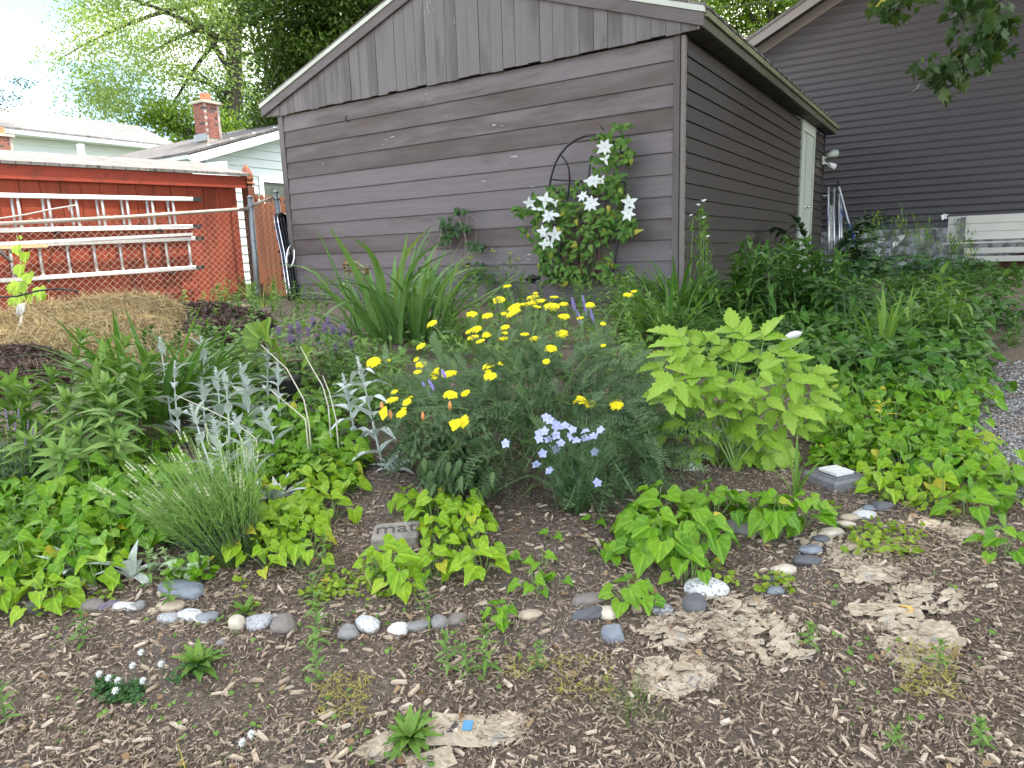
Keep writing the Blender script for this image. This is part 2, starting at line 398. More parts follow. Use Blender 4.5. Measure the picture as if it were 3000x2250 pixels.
def shed():
    S0 = empty('brown_shed', (2.5, 0.0, -0.2), 'weathered mauve brown wooden shed with wide front boards and vertical gable boards', 'shed')
    WX, SX = 26.732 * U, 27.222 * U                # right end of the boards, plane of the side wall
    D = 37.1 * U; top = 11.0 * U
    # backing walls
    MB((2.5, 0.0, -0.2)).box((-0.06, 0.02, -0.30), (SX - 0.012, 0.10, top)).box((SX - 0.10, 0.101, -0.30), (SX - 0.012, D, top)).box((-0.06, 0.101, -0.30), (0.04, D, top)).box((0.041, D - 0.08, -0.3), (SX - 0.101, D, top)).build('wall', M_dark, S0)
    for k in range(1, 14):
        z1 = (11 - k + 1) * U; z0 = (11 - k) * U
        j = random.uniform(-0.0015, 0.0015)
        m = MB((WX / 2, 0, (z0 + z1) / 2))
        # weatherboard: thick at the bottom, thin under the next one
        m.prism([(-0.021 + j, z0 + 0.0015), (0.019, z0 + 0.0015), (0.019, z1), (-0.004 + j, z1)], 0, 0.002, WX - 0.002)
        m.build('plank', M_front2 if k in (2, 4, 9) else M_front, S0)
    MB((0, 0, 1)).box((-0.085, -0.026, -0.30), (-0.001, 0.019, top)).build('corner_board', M_trim, S0)
    MB((WX, 0, 1)).box((WX + 0.001, -0.026, -0.30), (WX + 0.058, 0.019, top)).build('corner_board', M_trim, S0)
    MB((WX, 0, 1)).box((WX + 0.064, -0.012, -0.30), (SX + 0.006, 0.04, top)).build('corner_strip', plain('taupe vinyl', (0.16, 0.145, 0.13), 0.5, var=0.1), S0)
    # gable: vertical boards under the rakes
    xl, xr = -1.49 * U, 27.99 * U; xm = (xl + xr) / 2; zb = 11.04 * U
    sl = 0.338; zr = lambda x: 2.215 + sl * (2.835 - abs(x - xm)) - 0.10          # underside of the rake trim
    x = xl; i = 0
    while x < xr - 0.01:
        w = random.choice((0.135, 0.14, 0.145, 0.138)); x1 = min(x + w, xr)
        dz = random.uniform(-0.010, 0.010); y0 = -0.052 + random.uniform(-0.004, 0.004)
        m = MB(((x + x1) / 2, 0, 2.4))
        pts = [(x + 0.002, zb + dz), (x1 - 0.002, zb + dz), (x1 - 0.002, zr(x1) + 0.03)]
        if x < xm < x1: pts.append((xm, zr(xm) + 0.03))
        pts.append((x + 0.002, zr(x) + 0.03))
        m.prism(pts, 1, y0, -0.024)
        m.build('gable_board', M_gable, S0); x = x1; i += 1
    for s in (-1, 1):
        xe = xm + s * 2.835
        ze = 2.215
        zz = 2.215 + sl * 2.835
        poly = [(xe, ze), (xm, zz), (xm, zz - 0.105), (xe, ze - 0.105)]
        if s > 0: poly = poly[::-1]
        MB((xe, -0.07, ze)).prism(poly, 1, -0.085, -0.057).build('rake_board', M_rake, S0)
        poly = [(xe + s * 0.012, ze + 0.002 - 0.004), (xm, zz + 0.002), (xm, zz + 0.047), (xe + s * 0.012, ze + 0.043)]
        if s > 0: poly = poly[::-1]
        MB((xe, -0.07, ze)).prism(poly, 1, -0.098, -0.06).build('drip_edge', M_drip, S0)
        # roof slab
        m = MB((xm, 3, 3))
        P = [(xe + s * 0.02, -0.095), (xm, -0.095), (xm, D + 0.12), (xe + s * 0.02, D + 0.12)]
        zf = lambda x_: ze + 0.045 + sl * (2.835 - abs(x_ - xm)) + 0.004
        lo = [(a, b_, zf(a)) for a, b_ in P]; hi = [(a, b_, zf(a) + 0.022) for a, b_ in P]
        if s > 0: lo = lo[::-1]; hi = hi[::-1]
        m.hexa(lo + hi).build('roof', M_roof, S0)
    # right eave: fascia, green drip edge, soffit
    xe = xm + 2.835
    MB((xe, 3, 2.15)).box((xe - 0.022, -0.055, 2.105), (xe + 0.0, D + 0.10, 2.20)).build('fascia', M_moss, S0)
    MB((xe, 3, 2.2)).prism([(xe - 0.0, 2.19), (xe + 0.028, 2.185), (xe + 0.03, 2.235), (xe - 0.01, 2.255)], 1, -0.054, D + 0.11).build('drip_edge', plain('mossy drip edge', (0.17, 0.18, 0.10), 0.4, var=0.3, scale=4), S0)
    for k in range(44):
        y = 0.02 + k * (D + 0.06) / 44
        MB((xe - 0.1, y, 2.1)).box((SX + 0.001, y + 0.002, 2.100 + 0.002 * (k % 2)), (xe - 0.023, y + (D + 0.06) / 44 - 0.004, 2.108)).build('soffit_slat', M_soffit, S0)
    MB((xe - 0.1, 3, 2.1)).box((SX - 0.01, 0.02, 2.112), (xe - 0.023, D, 2.118)).build('soffit_backing', M_dark, S0)
    # side siding
    s = 0.69768 * U; dy0, dy1 = 5.06, 6.11
    k = 2
    while True:
        z0 = 10.1644 * U + (k - 2) * -s; z1 = z0 + s
        if z1 < -0.3: break
        zt = min(z1, 2.098)
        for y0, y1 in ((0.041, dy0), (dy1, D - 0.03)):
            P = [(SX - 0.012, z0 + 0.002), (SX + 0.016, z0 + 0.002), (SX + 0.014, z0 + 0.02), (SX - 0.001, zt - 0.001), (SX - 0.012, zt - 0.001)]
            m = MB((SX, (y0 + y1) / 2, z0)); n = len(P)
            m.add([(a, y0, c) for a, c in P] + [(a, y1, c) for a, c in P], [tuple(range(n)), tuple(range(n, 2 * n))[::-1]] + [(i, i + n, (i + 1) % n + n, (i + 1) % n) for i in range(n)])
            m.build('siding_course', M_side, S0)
        k += 1
    # one more course between the first line and the soffit
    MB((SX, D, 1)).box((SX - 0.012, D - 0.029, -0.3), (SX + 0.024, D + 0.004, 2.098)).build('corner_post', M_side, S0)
    # double door with pale casing
    dr = empty('door', (0, 0, 0)); dr.parent = S0; dr.location = (SX - 2.5, 5.58, 0.0)
    O = (SX, 5.58, -0.2)
    zt = 2.095; zb = -0.25
    MB(O).box((SX - 0.011, dy0 + 0.003, zb), (SX + 0.030, dy0 + 0.075, zt)).build('casing', M_door, dr)
    MB(O).box((SX - 0.011, dy1 - 0.088, zb), (SX + 0.030, dy1 - 0.003, zt)).build('casing', M_door, dr)
    MB(O).box((SX - 0.011, dy0 + 0.076, zt - 0.15), (SX + 0.028, dy1 - 0.089, zt - 0.001)).build('casing', M_door, dr)
    MB(O).box((SX - 0.010, dy0 + 0.078, zb), (SX + 0.012, 5.442, zt - 0.155)).build('door_leaf', M_door, dr)
    MB(O).box((SX - 0.010, 5.46, zb), (SX + 0.016, dy1 - 0.092, zt - 0.155)).build('door_leaf', M_door, dr)
    MB(O).box((SX - 0.0115, dy0 + 0.07, zb), (SX - 0.009, dy1 - 0.08, zt - 0.1)).build('door_gap', M_dark, dr)
    kb = MB(O); kb.tube([(SX + 0.016, 5.56, 0.864), (SX + 0.024, 5.56, 0.864), (SX + 0.030, 5.56, 0.864), (SX + 0.045, 5.56, 0.864), (SX + 0.05, 5.56, 0.864), (SX + 0.062, 5.56, 0.864), (SX + 0.075, 5.56, 0.864), (SX + 0.08, 5.56, 0.864)], [0.03, 0.03, 0.012, 0.012, 0.02, 0.03, 0.028, 0.012], 14)
    kb.build('knob', M_chrome, dr, sm=True)
    # flood light with two lamp heads at the far end
    fl = empty('flood_light', (0, 0, 0)); fl.parent = S0; fl.location = (SX - 2.5, 6.88, 1.85)
    o = (SX, 6.88, 1.65)
    MB(o).box((SX + 0.015, 6.80, 1.60), (SX + 0.05, 6.92, 1.74)).build('backplate', M_door, fl, bevel=0.006)
    MB(o).tube([(SX + 0.05, 6.86, 1.70), (SX + 0.10, 6.90, 1.74)], 0.016, 8).tube([(SX + 0.09, 6.86, 1.74), (SX + 0.16, 6.98, 1.78), (SX + 0.20, 7.04, 1.78)], [0.035, 0.06, 0.065], 12).build('lamp_head', M_door, fl, sm=True)
    MB(o).tube([(SX + 0.05, 6.88, 1.64), (SX + 0.10, 6.92, 1.60)], 0.014, 8).tube([(SX + 0.10, 6.92, 1.61), (SX + 0.19, 7.0, 1.56)], [0.04, 0.055], 12).build('lamp_head', M_white, fl, sm=True)
    # knot hole, hook, cable tail
    h = on_y(1207, 790, -0.024)
    MB(tuple(h)).prism([(h[0] - 0.022, h[2] + 0.018), (h[0] - 0.02, h[2] - 0.02), (h[0] - 0.008, h[2] - 0.034), (h[0] + 0.012, h[2] - 0.032), (h[0] + 0.022, h[2] - 0.01), (h[0] + 0.022, h[2] + 0.018)], 1, -0.0235, -0.016).build('vent_hole', M_dark, S0)
    h = on_y(1020, 345, -0.02)
    MB(tuple(h)).tube([(h[0] - 0.02, -0.012, h[2] - 0.04), (h[0] - 0.018, -0.045, h[2] - 0.02), (h[0] + 0.008, -0.06, h[2]), (h[0] + 0.02, -0.055, h[2] + 0.012)], 0.006, 6).build('hook', M_dark, S0, sm=True)
    h = on_y(1768, 372, -0.02)
    MB(tuple(h)).tube([(h[0], -0.01, h[2] - 0.03), (h[0] - 0.01, -0.06, h[2] + 0.0), (h[0] - 0.03, -0.08, h[2] + 0.03)], 0.005, 6).build('hook', plain('rusty iron', (0.10, 0.06, 0.04), 0.8), S0, sm=True)
shed()

# ================================================================== grey house behind
M_hs = plain('plum grey vinyl', (0.074, 0.065, 0.067), 0.42, var=0.06, scale=3, bmp=0.03)
M_hrake = plain('taupe rake', (0.25, 0.22, 0.20), 0.5, var=0.08, scale=3, bmp=0.03)
def grey_house():
    YH = 8.818; zb = 0.517
    a, b_ = np.array([3.642, 3.976]), np.array([5.109, 4.69]); sl = (b_ - a)[1] / (b_ - a)[0]
    xl, xr = 1.2, 18.0; xm = 9.6
    zl = lambda x: a[1] + sl * ((x if x < xm else 2 * xm - x) - a[0])
    H = empty('grey_house', (xm, YH, -0.2), 'large house clad in plum grey horizontal vinyl siding', 'house')
    O = (xm, YH, -0.2)
    MB(O).prism([(xl, -0.3), (xr, -0.3), (xr, zl(xr) - 0.1), (xm, zl(xm) - 0.1), (xl, zl(xl) - 0.1)][::-1], 1, YH + 0.03, YH + 9).build('wall', M_hs, H)
    s = 0.127; k = 0
    while True:
        z0 = zb + k * s; z1 = z0 + s
        if z0 > 6.6: break
        x0 = xl; x1 = xr
        if z0 > zl(xl): x0 = xl + (z0 - zl(xl)) / sl
        if z0 > zl(xr): x1 = xr - (z0 - zl(xr)) / sl
        m = MB(((x0 + x1) / 2, YH, z0))
        P = [(YH + 0.029, z0 + 0.001), (YH - 0.017, z0 + 0.001), (YH - 0.018, z0 + 0.012), (YH - 0.006, z0 + 0.028), (YH + 0.003, z0 + 0.095), (YH - 0.004, z1 - 0.001), (YH + 0.029, z1 - 0.001)]
        m.prism(P[::-1], 0, x0, x1); m.build('siding_course', M_hs, H); k += 1
    # stone foundation painted white, flaking
    m_, t, b = nodes('flaking foundation')
    v = coords(t); n = noise(t, v, 7, 6, 0.65); n2 = noise(t, v, 1.4, 3)
    c = ramp(t, math_(t, 'ADD', math_(t, 'MULTIPLY', n, 0.75), math_(t, 'MULTIPLY', n2, 0.3)), [(0.42, (0.13, 0.12, 0.115)), (0.50, (0.26, 0.25, 0.245)), (0.58, (0.52, 0.52, 0.54))])
    t.links.new(c, b.inputs['Base Color']); b.inputs['Roughness'].default_value = 0.9; bump(t, b, n, 0.8, 0.03)
    MB(O).box((xl, YH + 0.031 - 0.06, -0.35), (xr, YH + 0.0285, zb - 0.004)).build('foundation', m_, H)
    # frieze along the gable, overhanging rake with soffit, roof
    for sgn in (1, -1):
        f = lambda x: x if sgn > 0 else 2 * xm - x
        def strip(name, y0, y1, dz0, dz1, mat):
            P = [(f(xl - 0.3), zl(xl) - 0.3 * sl + dz0), (xm, zl(xm) + dz0), (xm, zl(xm) + dz1), (f(xl - 0.3), zl(xl) - 0.3 * sl + dz1)]
            if sgn < 0: P = P[::-1]
            MB(O).prism(P, 1, y0, y1).build(name, mat, H)
        strip('frieze', YH - 0.03, YH + 0.028, 0.0, 0.20, M_hrake)
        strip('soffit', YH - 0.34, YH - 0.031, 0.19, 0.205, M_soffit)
        strip('rake_board', YH - 0.37, YH - 0.341, 0.13, 0.30, M_hrake)
        strip('roof', YH - 0.39, YH + 9.2, 0.302, 0.36, M_roof)
grey_house()

def bench():
    y0 = 7.95; B = empty('bench', (8.3, 7.95, -0.2), 'white plank bench with slatted back standing against the grey house', 'bench')
    k = 11.3 / 12; q = lambda px, py: at(px, py, 11.35)
    xl = q(2777, 628)[0]; xr = xl + 1.75; Mw = plain('cream bench paint', (0.62, 0.60, 0.52), 0.5, var=0.08, scale=4, bmp=0.05)
    Mp = plain('grey post paint', (0.16, 0.17, 0.16), 0.6, var=0.1)
    O = (8.3, 7.95, -0.2); zt = q(2777, 632)[2]
    for i in range(3):
        z1 = zt - i * 0.136
        MB(O).box((xl, y0 + 0.17, z1 - 0.131), (xr, y0 + 0.195, z1)).build('back_slat', Mw, B, bevel=0.004)
    zs = zt - 3 * 0.136 - 0.03
    for i in range(3):
        MB(O).box((xl - 0.05, y0 - 0.28 + i * 0.15, zs - 0.026), (xr + 0.05, y0 - 0.145 + i * 0.15, zs)).build('seat_slat', Mw, B, bevel=0.004)
    zl = q(2820, 728)[2]
    for i in range(2):
        MB(O).box((xl + 0.26, y0 - 0.285, zl - 0.09 - i * 0.135), (xr - 0.24, y0 - 0.262, zl - i * 0.135)).build('apron_slat', Mw, B, bevel=0.004)
    for x in (xl + 0.18, xr - 0.24):
        MB(O).box((x, y0 - 0.26, -0.26), (x + 0.075, y0 - 0.18, zs - 0.027)).build('leg', Mp, B)
        MB(O).box((x, y0 + 0.09, -0.26), (x + 0.075, y0 + 0.165, zt - 0.02)).build('leg', Mp, B)
bench()
def cellar_door():
    c = plain('dark red paint', (0.10, 0.018, 0.016), 0.5, var=0.15, scale=5)
    D_ = empty('cellar_door', (9.2, 8.55, -0.2), 'dark red sloping cellar hatch half hidden behind the white bench', 'hatch')
    O = (9.2, 8.55, -0.2)
    MB(O).hexa([(7.5, 8.32, -0.24), (10.2, 8.32, -0.24), (10.2, 8.74, -0.24), (7.5, 8.74, -0.24), (7.55, 8.34, -0.16), (10.2, 8.34, 0.50), (10.2, 8.72, 0.50), (7.55, 8.72, -0.16)]).build('hatch_box', c, D_)
    MB(O).bar((7.5, 8.30, -0.14), (10.2, 8.30, 0.53), 0.03, 0.05).build('edge_trim', c, D_)
cellar_door()

# ------------------------------------------------ things leaning by the house corner
def leaning():
    Z = 12.9
    T = empty('folded_metal_gate', at(2440, 800, Z), 'folded chrome wire gate propped between shed and grey house', 'gate')
    O = tuple(at(2440, 800, Z))
    g = plain('galvanised bright', (0.55, 0.57, 0.57), 0.3, metal=0.8, var=0.1)
    for (xt, yt, yb, zz) in ((2428, 552, 800, Z), (2444, 556, 790, Z + 0.1), (2459, 572, 790, Z + 0.05), (2465, 574, 790, Z + 0.2)):
        p = at(xt, yt, zz); q_ = at(xt - 1, yb, zz)
        MB(O).tube([q_, p], 0.020, 8).tube([p, p + [0, 0, 0.012], p + [0, 0, 0.026]], [0.024, 0.022, 0.008], 8).build('upright', g, T, sm=True)
    m = MB(O)
    for i in range(9):
        a = at(2429, 605 + i * 12, Z); b = at(2444, 607 + i * 12, Z + 0.1); m.tube([a, b], 0.004, 4)
    for i in range(1, 4):
        t = i / 4; m.tube([at(2429 + 15 * t, 596, Z + 0.1 * t), at(2429 + 15 * t, 706, Z + 0.1 * t)], 0.004, 4)
    m.build('wire_panel', g, T)
    MB(O).box(tuple(at(2434, 600, Z)), tuple(at(2443, 570, Z + 0.1))).build('latch_plate', plain('green plastic', (0.02, 0.06, 0.045), 0.5), T)
    MB(O).tube([at(2405, 575, Z + 0.05), at(2428, 573, Z)], 0.008, 6).build('crossbar', g, T)
    P = empty('snow_rake_pole', at(2505, 722, Z - 0.1), 'leaning white pole with black grip and blue lower end', 'pole')
    O = tuple(at(2505, 722, Z - 0.1))
    a = at(2454, 531, Z + 0.25); b = at(2505, 722, Z - 0.1); L = lambda t: a + (b - a) * t
    MB(O).tube([L(0), L(0.09)], 0.020, 8).build('grip', plain('black rubber', (0.015, 0.015, 0.016), 0.6), P)
    MB(O).tube([L(0.09), L(0.99)], 0.016, 8).build('shaft', plain('white enamel', (0.7, 0.71, 0.72), 0.35), P)
    MB(O).bar(at(2488, 655, Z - 0.02), at(2508, 725, Z - 0.1), 0.05, 0.03).build('blade', plain('blue plastic', (0.03, 0.09, 0.42), 0.4), P)
    MB(O).bar(at(2459, 607, Z + 0.1), at(2470, 632, Z + 0.1), 0.03, 0.025).build('brace', plain('blue plastic brace', (0.03, 0.09, 0.42), 0.4), P)
leaning()

# ================================================================== red shed with ladders
M_red = painted_wood('barn red paint', (0.29, 0.052, 0.021), (0.20, 0.036, 0.018), 2, chips=(0.3, 0.2, 0.14), amount=0.2)
M_redh = painted_wood('barn red trim', (0.29, 0.047, 0.024), (0.17, 0.045, 0.028), 0, chips=(0.25, 0.18, 0.13), amount=0.45)
RA = at(0, 525, 7.7); RB = at(688, 552, 9.46)
RD = (RB - RA)[:2]; RL = float(np.linalg.norm(RD)); RD = RD / RL; RN = np.array([RD[1], -RD[0]])   # along the wall, out of the wall
zf = float(RA[2] + RB[2]) / 2
def rw(s, out, z): return np.array([RB[0] + RD[0] * s + RN[0] * out, RB[1] + RD[1] * s + RN[1] * out, z])   # s measured from the right end
def red_bar(name, s0, s1, o0, o1, z0, z1, mat, par, org):
    P = [rw(s0, o0, z0), rw(s1, o0, z0), rw(s1, o1, z0), rw(s0, o1, z0), rw(s0, o0, z1), rw(s1, o0, z1), rw(s1, o1, z1), rw(s0, o1, z1)]
    return MB(org).hexa(P).build(name, mat, par)
def red_shed():
    O = tuple(rw(-1.5, -1.0, -0.22)); S = empty('red_shed', O, 'low barn red wooden shed with grey shingle roof behind the chain-link fence', 'shed')
    s = 0.0 - 0.03; i = 0
    while s > -4.6:
        w = 0.203; red_bar('wall_board', s - w + 0.006, s, -0.02, -0.002 + 0.003 * (i % 2), -0.3, zf + 0.03, M_red, S, O); s -= w; i += 1
    red_bar('wall', -4.6, -0.02, -2.0, -0.021, -0.3, zf + 0.02, plain('red backing', (0.05, 0.01, 0.006), 0.8), S, O)
    red_bar('corner_board', -0.085, 0.0, -0.018, 0.02, -0.3, zf + 0.03, M_red, S, O)
    red_bar('fascia', -4.7, 0.12, 0.06, 0.085, zf, zf + 0.155, M_redh, S, O)
    red_bar('soffit', -4.7, 0.10, 0.0, 0.059, zf + 0.02, zf + 0.035, M_red, S, O)
    # low roof rising away from the fence
    P = [rw(-4.8, 0.12, zf + 0.158), rw(0.18, 0.12, zf + 0.158), rw(0.18, -1.6, zf + 0.50), rw(-4.8, -1.6, zf + 0.50)]
    MB(O).hexa([p for p in P] + [p + [0, 0, 0.035] for p in P]).build('roof', shingles('pale worn shingles', (0.14, 0.13, 0.115), (0.20, 0.188, 0.17)), S)
    P = [rw(-4.8, -1.6, zf + 0.50), rw(0.18, -1.6, zf + 0.50), rw(0.18, -3.3, zf + 0.16), rw(-4.8, -3.3, zf + 0.16)]
    MB(O).hexa([p for p in P] + [p + [0, 0, 0.035] for p in P]).build('roof', M_roof, S)
red_shed()
M_alu = plain('weathered aluminium', (0.60, 0.61, 0.60), 0.38, metal=0.55, var=0.1, scale=5, bmp=0.05)
M_cap = plain('black rubber cap', (0.02, 0.02, 0.02), 0.6)
def rpix(px, py, out):
    """photo pixel -> (s, z) on the plane of the red wall, `out` in front of it"""
    d = ray(px, py); o = np.array([*RN, 0.0]); P0 = rw(0, out, 0)
    t = np.dot(P0 - CAM, o) / np.dot(d, o); p = CAM + d * t
    return float(np.dot(p[:2] - RB[:2], RD)), float(p[2])
def ladder(name, label, top, bot, rungs, out, sec=0.0):
    (s0, z0), (s1, z1) = [rpix(*p, out) for p in top]; (t0, y0), (t1, y1) = [rpix(*p, out) for p in bot]
    O = tuple(rw((s0 + s1) / 2, out, min(y0, y1))); L = empty(name, O, label, 'ladder', 'ladders hung on the red shed')
    for (a, za, b, zb_) in ((s0, z0, s1, z1), (t0, y0, t1, y1)):
        MB(O).bar(rw(a, out, za), rw(b, out, zb_), 0.055, 0.05).build('rail', M_alu, L, bevel=0.006)
        d = np.array([b - a, zb_ - za]); d /= np.linalg.norm(d); sg = 1 if b > a else -1
        MB(O).bar(rw(b - d[0] * 0.005, out, zb_ - d[1] * 0.005), rw(b + d[0] * 0.10, out, zb_ + d[1] * 0.10), 0.06, 0.055).build('end_cap', M_cap, L)
    for px in rungs:
        # rungs stand between the rails
        pt = rpix(px, top[0][1] + (top[1][1] - top[0][1]) * (px - top[0][0]) / (top[1][0] - top[0][0]), out)
        fb = (pt[0] - t0) / (t1 - t0); zb_ = y0 + (y1 - y0) * fb
        MB(O).tube([rw(pt[0], out - 0.01, pt[1]), rw(pt[0], out - 0.01, zb_)], 0.017, 8).build('rung', M_alu, L, sm=True)
        if sec: MB(O).tube([rw(pt[0] - 0.05, out - 0.05, pt[1]), rw(pt[0] - 0.05, out - 0.05, zb_)], 0.017, 8).build('rung', M_alu, L, sm=True)
    # wall brackets carry it
    for px in (rungs[1], rungs[-2]):
        pt = rpix(px, bot[0][1], out); fb = (pt[0] - t0) / (t1 - t0); zb_ = y0 + (y1 - y0) * fb
        MB(O).bar(rw(pt[0] + 0.1, 0.0, zb_ - 0.04), rw(pt[0] + 0.1, out + 0.05, zb_ - 0.04), 0.03, 0.02).build('bracket', M_cap, L)
    return L
ladder('extension_ladder', 'upper aluminium extension ladder hung sideways on red shed', ((-60, 571), (565, 584)), ((-60, 676), (565, 664)), [50, 140, 222, 298, 371, 445, 506], 0.14, 1)
ladder('aluminium_ladder', 'lower aluminium ladder tilted on red shed wall behind the mesh', ((-60, 722), (572, 699)), ((-60, 826), (574, 784)), [27, 113, 195, 273, 350, 420, 485, 552], 0.12)
def spare():
    (s0, z0), (s1, z1) = rpix(-60, 717, 0.2), rpix(563, 686, 0.16)
    m = MB(tuple(rw(s1, 0.16, z1))); m.bar(rw(s0, 0.2, z0), rw(s1, 0.16, z1), 0.045, 0.035)
    o = m.build('aluminium_rail', M_alu); tag(o, 'loose aluminium rail lying along the top of the lower ladder', 'rail')
    (s0, z0), (s1, z1) = rpix(-60, 727, 0.24), rpix(140, 720, 0.23)
    m = MB(tuple(rw(s1, 0.2, z1))); m.bar(rw(s0, 0.24, z0), rw(s1, 0.23, z1), 0.04, 0.035)
    o = m.build('wooden_batten', plain('raw pine', (0.55, 0.42, 0.22), 0.7)); tag(o, 'short yellow pine batten beside the lower ladder at left edge', 'batten')
    r0 = rpix(205, 604, 0.2); pts = [rw(*[*(lambda q: (q[0], 0.2))(rpix(x, y, 0.2))], rpix(x, y, 0.2)[1]) for x, y in ((-40, 645), (20, 637), (80, 628), (150, 613), (200, 605), (226, 600))]
    m = MB(tuple(pts[0])); m.tube(pts, 0.009, 6); k = pts[-2]
    m.tube([k, k + [0.01, 0, -0.03], k + [0, 0, -0.06]], 0.006, 5)
    tag(m.build('rope', plain('grey rope', (0.42, 0.40, 0.36), 0.9), sm=True), 'grey rope knotted round a rung of the upper ladder', 'rope')
spare()

# ================================================================== chain-link fence
M_galv = plain('dull galvanised steel', (0.22, 0.245, 0.255), 0.45, metal=0.5, var=0.2, scale=14, bmp=0.05)
M_rail = plain('rusty fence rail', (0.40, 0.36, 0.30), 0.6, metal=0.2, var=0.3, scale=4, dirt=(0.36, 0.20, 0.08))
M_wire = plain('rusted mesh wire', (0.46, 0.35, 0.28), 0.6, metal=0.2, var=0.3, scale=8, bmp=0)
def mesh_panel(A, B, zta, ztb, zba, zbb, par, org):
    """woven diamonds between two ground points"""
    L = float(np.linalg.norm((B - A)[:2])); pw = 0.078; ph = 0.078; r = 0.0026
    def pt(u, h, off):
        t = u / L; p = A + (B - A) * t; z = (zba + (zbb - zba) * t) + h
        nn = np.array([-(B - A)[1], (B - A)[0]]) / L
        return np.array([p[0] + nn[0] * off, p[1] + nn[1] * off, z])
    H = max(zta - zba, ztb - zbb); rows = int(H / (ph / 2)) + 2
    m = MB(org)
    for i in range(int(L / pw) + 1):                     # two strands per diamond, hooked into each other
        u0 = i * pw
        for ca, cb in ((0, 0.5), (1.0, 0.5)):
            pts = []
            for j in range(rows):
                u = u0 + pw * (cb if j % 2 else ca); h = j * ph / 2
                top = (zta - zba) + ((ztb - zbb) - (zta - zba)) * min(1, u / L)
                if h > top + 0.02 or u > L: break
                pts.append(pt(u, h, 0.003 if j % 2 else -0.003))
            if len(pts) > 1: m.tube(pts, r, 4, False)
    ob = m.build('wire_mesh', M_wire, par); ob['kind'] = 'stuff'
def fence():
    A = at(-80, 656, 7.15); B = at(745, 608, 8.9); O = (B[0], B[1], -0.2)
    F_ = empty('chain_link_fence', O, 'rusty chain-link fence with pipe top rail in front of the red shed', 'fence')
    a = at(-80, 660, 7.15); b = at(735, 611, 8.9)
    mid = (a + b) / 2 - [0, 0, 0.012]
    MB(O).tube([a, mid, b], 0.022, 10).build('top_rail', M_rail, F_, sm=True)
    p0 = at(733, 580, 8.9); base = np.array([p0[0], p0[1], -0.25]); lean = at(757, 885, 8.9)
    lean = np.array([lean[0], lean[1], -0.28])
    MB(O).tube([lean, p0], 0.036, 12).tube([p0, p0 + [0, 0, 0.015], p0 + [0, 0, 0.03]], [0.041, 0.040, 0.02], 12).build('post', M_galv, F_, sm=True)
    for t in (0.16, 0.42, 0.62, 0.93):
        c = lean + (p0 - lean) * t
        MB(O).tube([c - [0, 0, 0.012], c + [0, 0, 0.012]], 0.043, 12).box(tuple(c + [-0.07, -0.01, -0.01]), tuple(c + [-0.04, 0.01, 0.01])).build('band', M_galv, F_, sm=False)
    MB(O).bar(lean + [-0.05, -0.02, 0.1], p0 + [-0.05, -0.02, -0.1], 0.012, 0.005).build('tension_bar', M_cap, F_)
    mesh_panel(np.array([a[0], a[1], 0]), np.array([b[0] - 0.04, b[1], 0]), a[2] + 0.03, b[2] + 0.0, -0.2, -0.2, F_, O)
    # short return to the shed's corner
    q0 = at(808, 565, 9.12); qb = at(853, 893, 9.12); qb = np.array([qb[0], qb[1], -0.3]); O2 = (qb[0], qb[1], -0.2)
    G_ = empty('chain_link_gate', O2, 'narrow chain-link panel with grey post beside the brown shed', 'fence')
    MB(O2).tube([qb, q0], 0.036, 12).tube([q0, q0 + [0, 0, 0.015], q0 + [0, 0, 0.03]], [0.041, 0.040, 0.02], 12).build('post', M_galv, G_, sm=True)
    c0 = at(742, 600, 8.92); c1 = at(800, 578, 9.1)
    MB(O2).tube([c0, c1], 0.019, 8).build('top_rail', M_rail, G_, sm=True)
    for t in (0.95, 0.5, 0.25):
        c = qb + (q0 - qb) * t
        MB(O2).tube([c - [0, 0, 0.012], c + [0, 0, 0.012]], 0.043, 12).build('band', M_galv, G_, sm=True)
    mesh_panel(np.array([c0[0], c0[1], 0]), np.array([q0[0], q0[1], 0]), c0[2], c1[2], -0.2, -0.2, G_, O2)
fence()
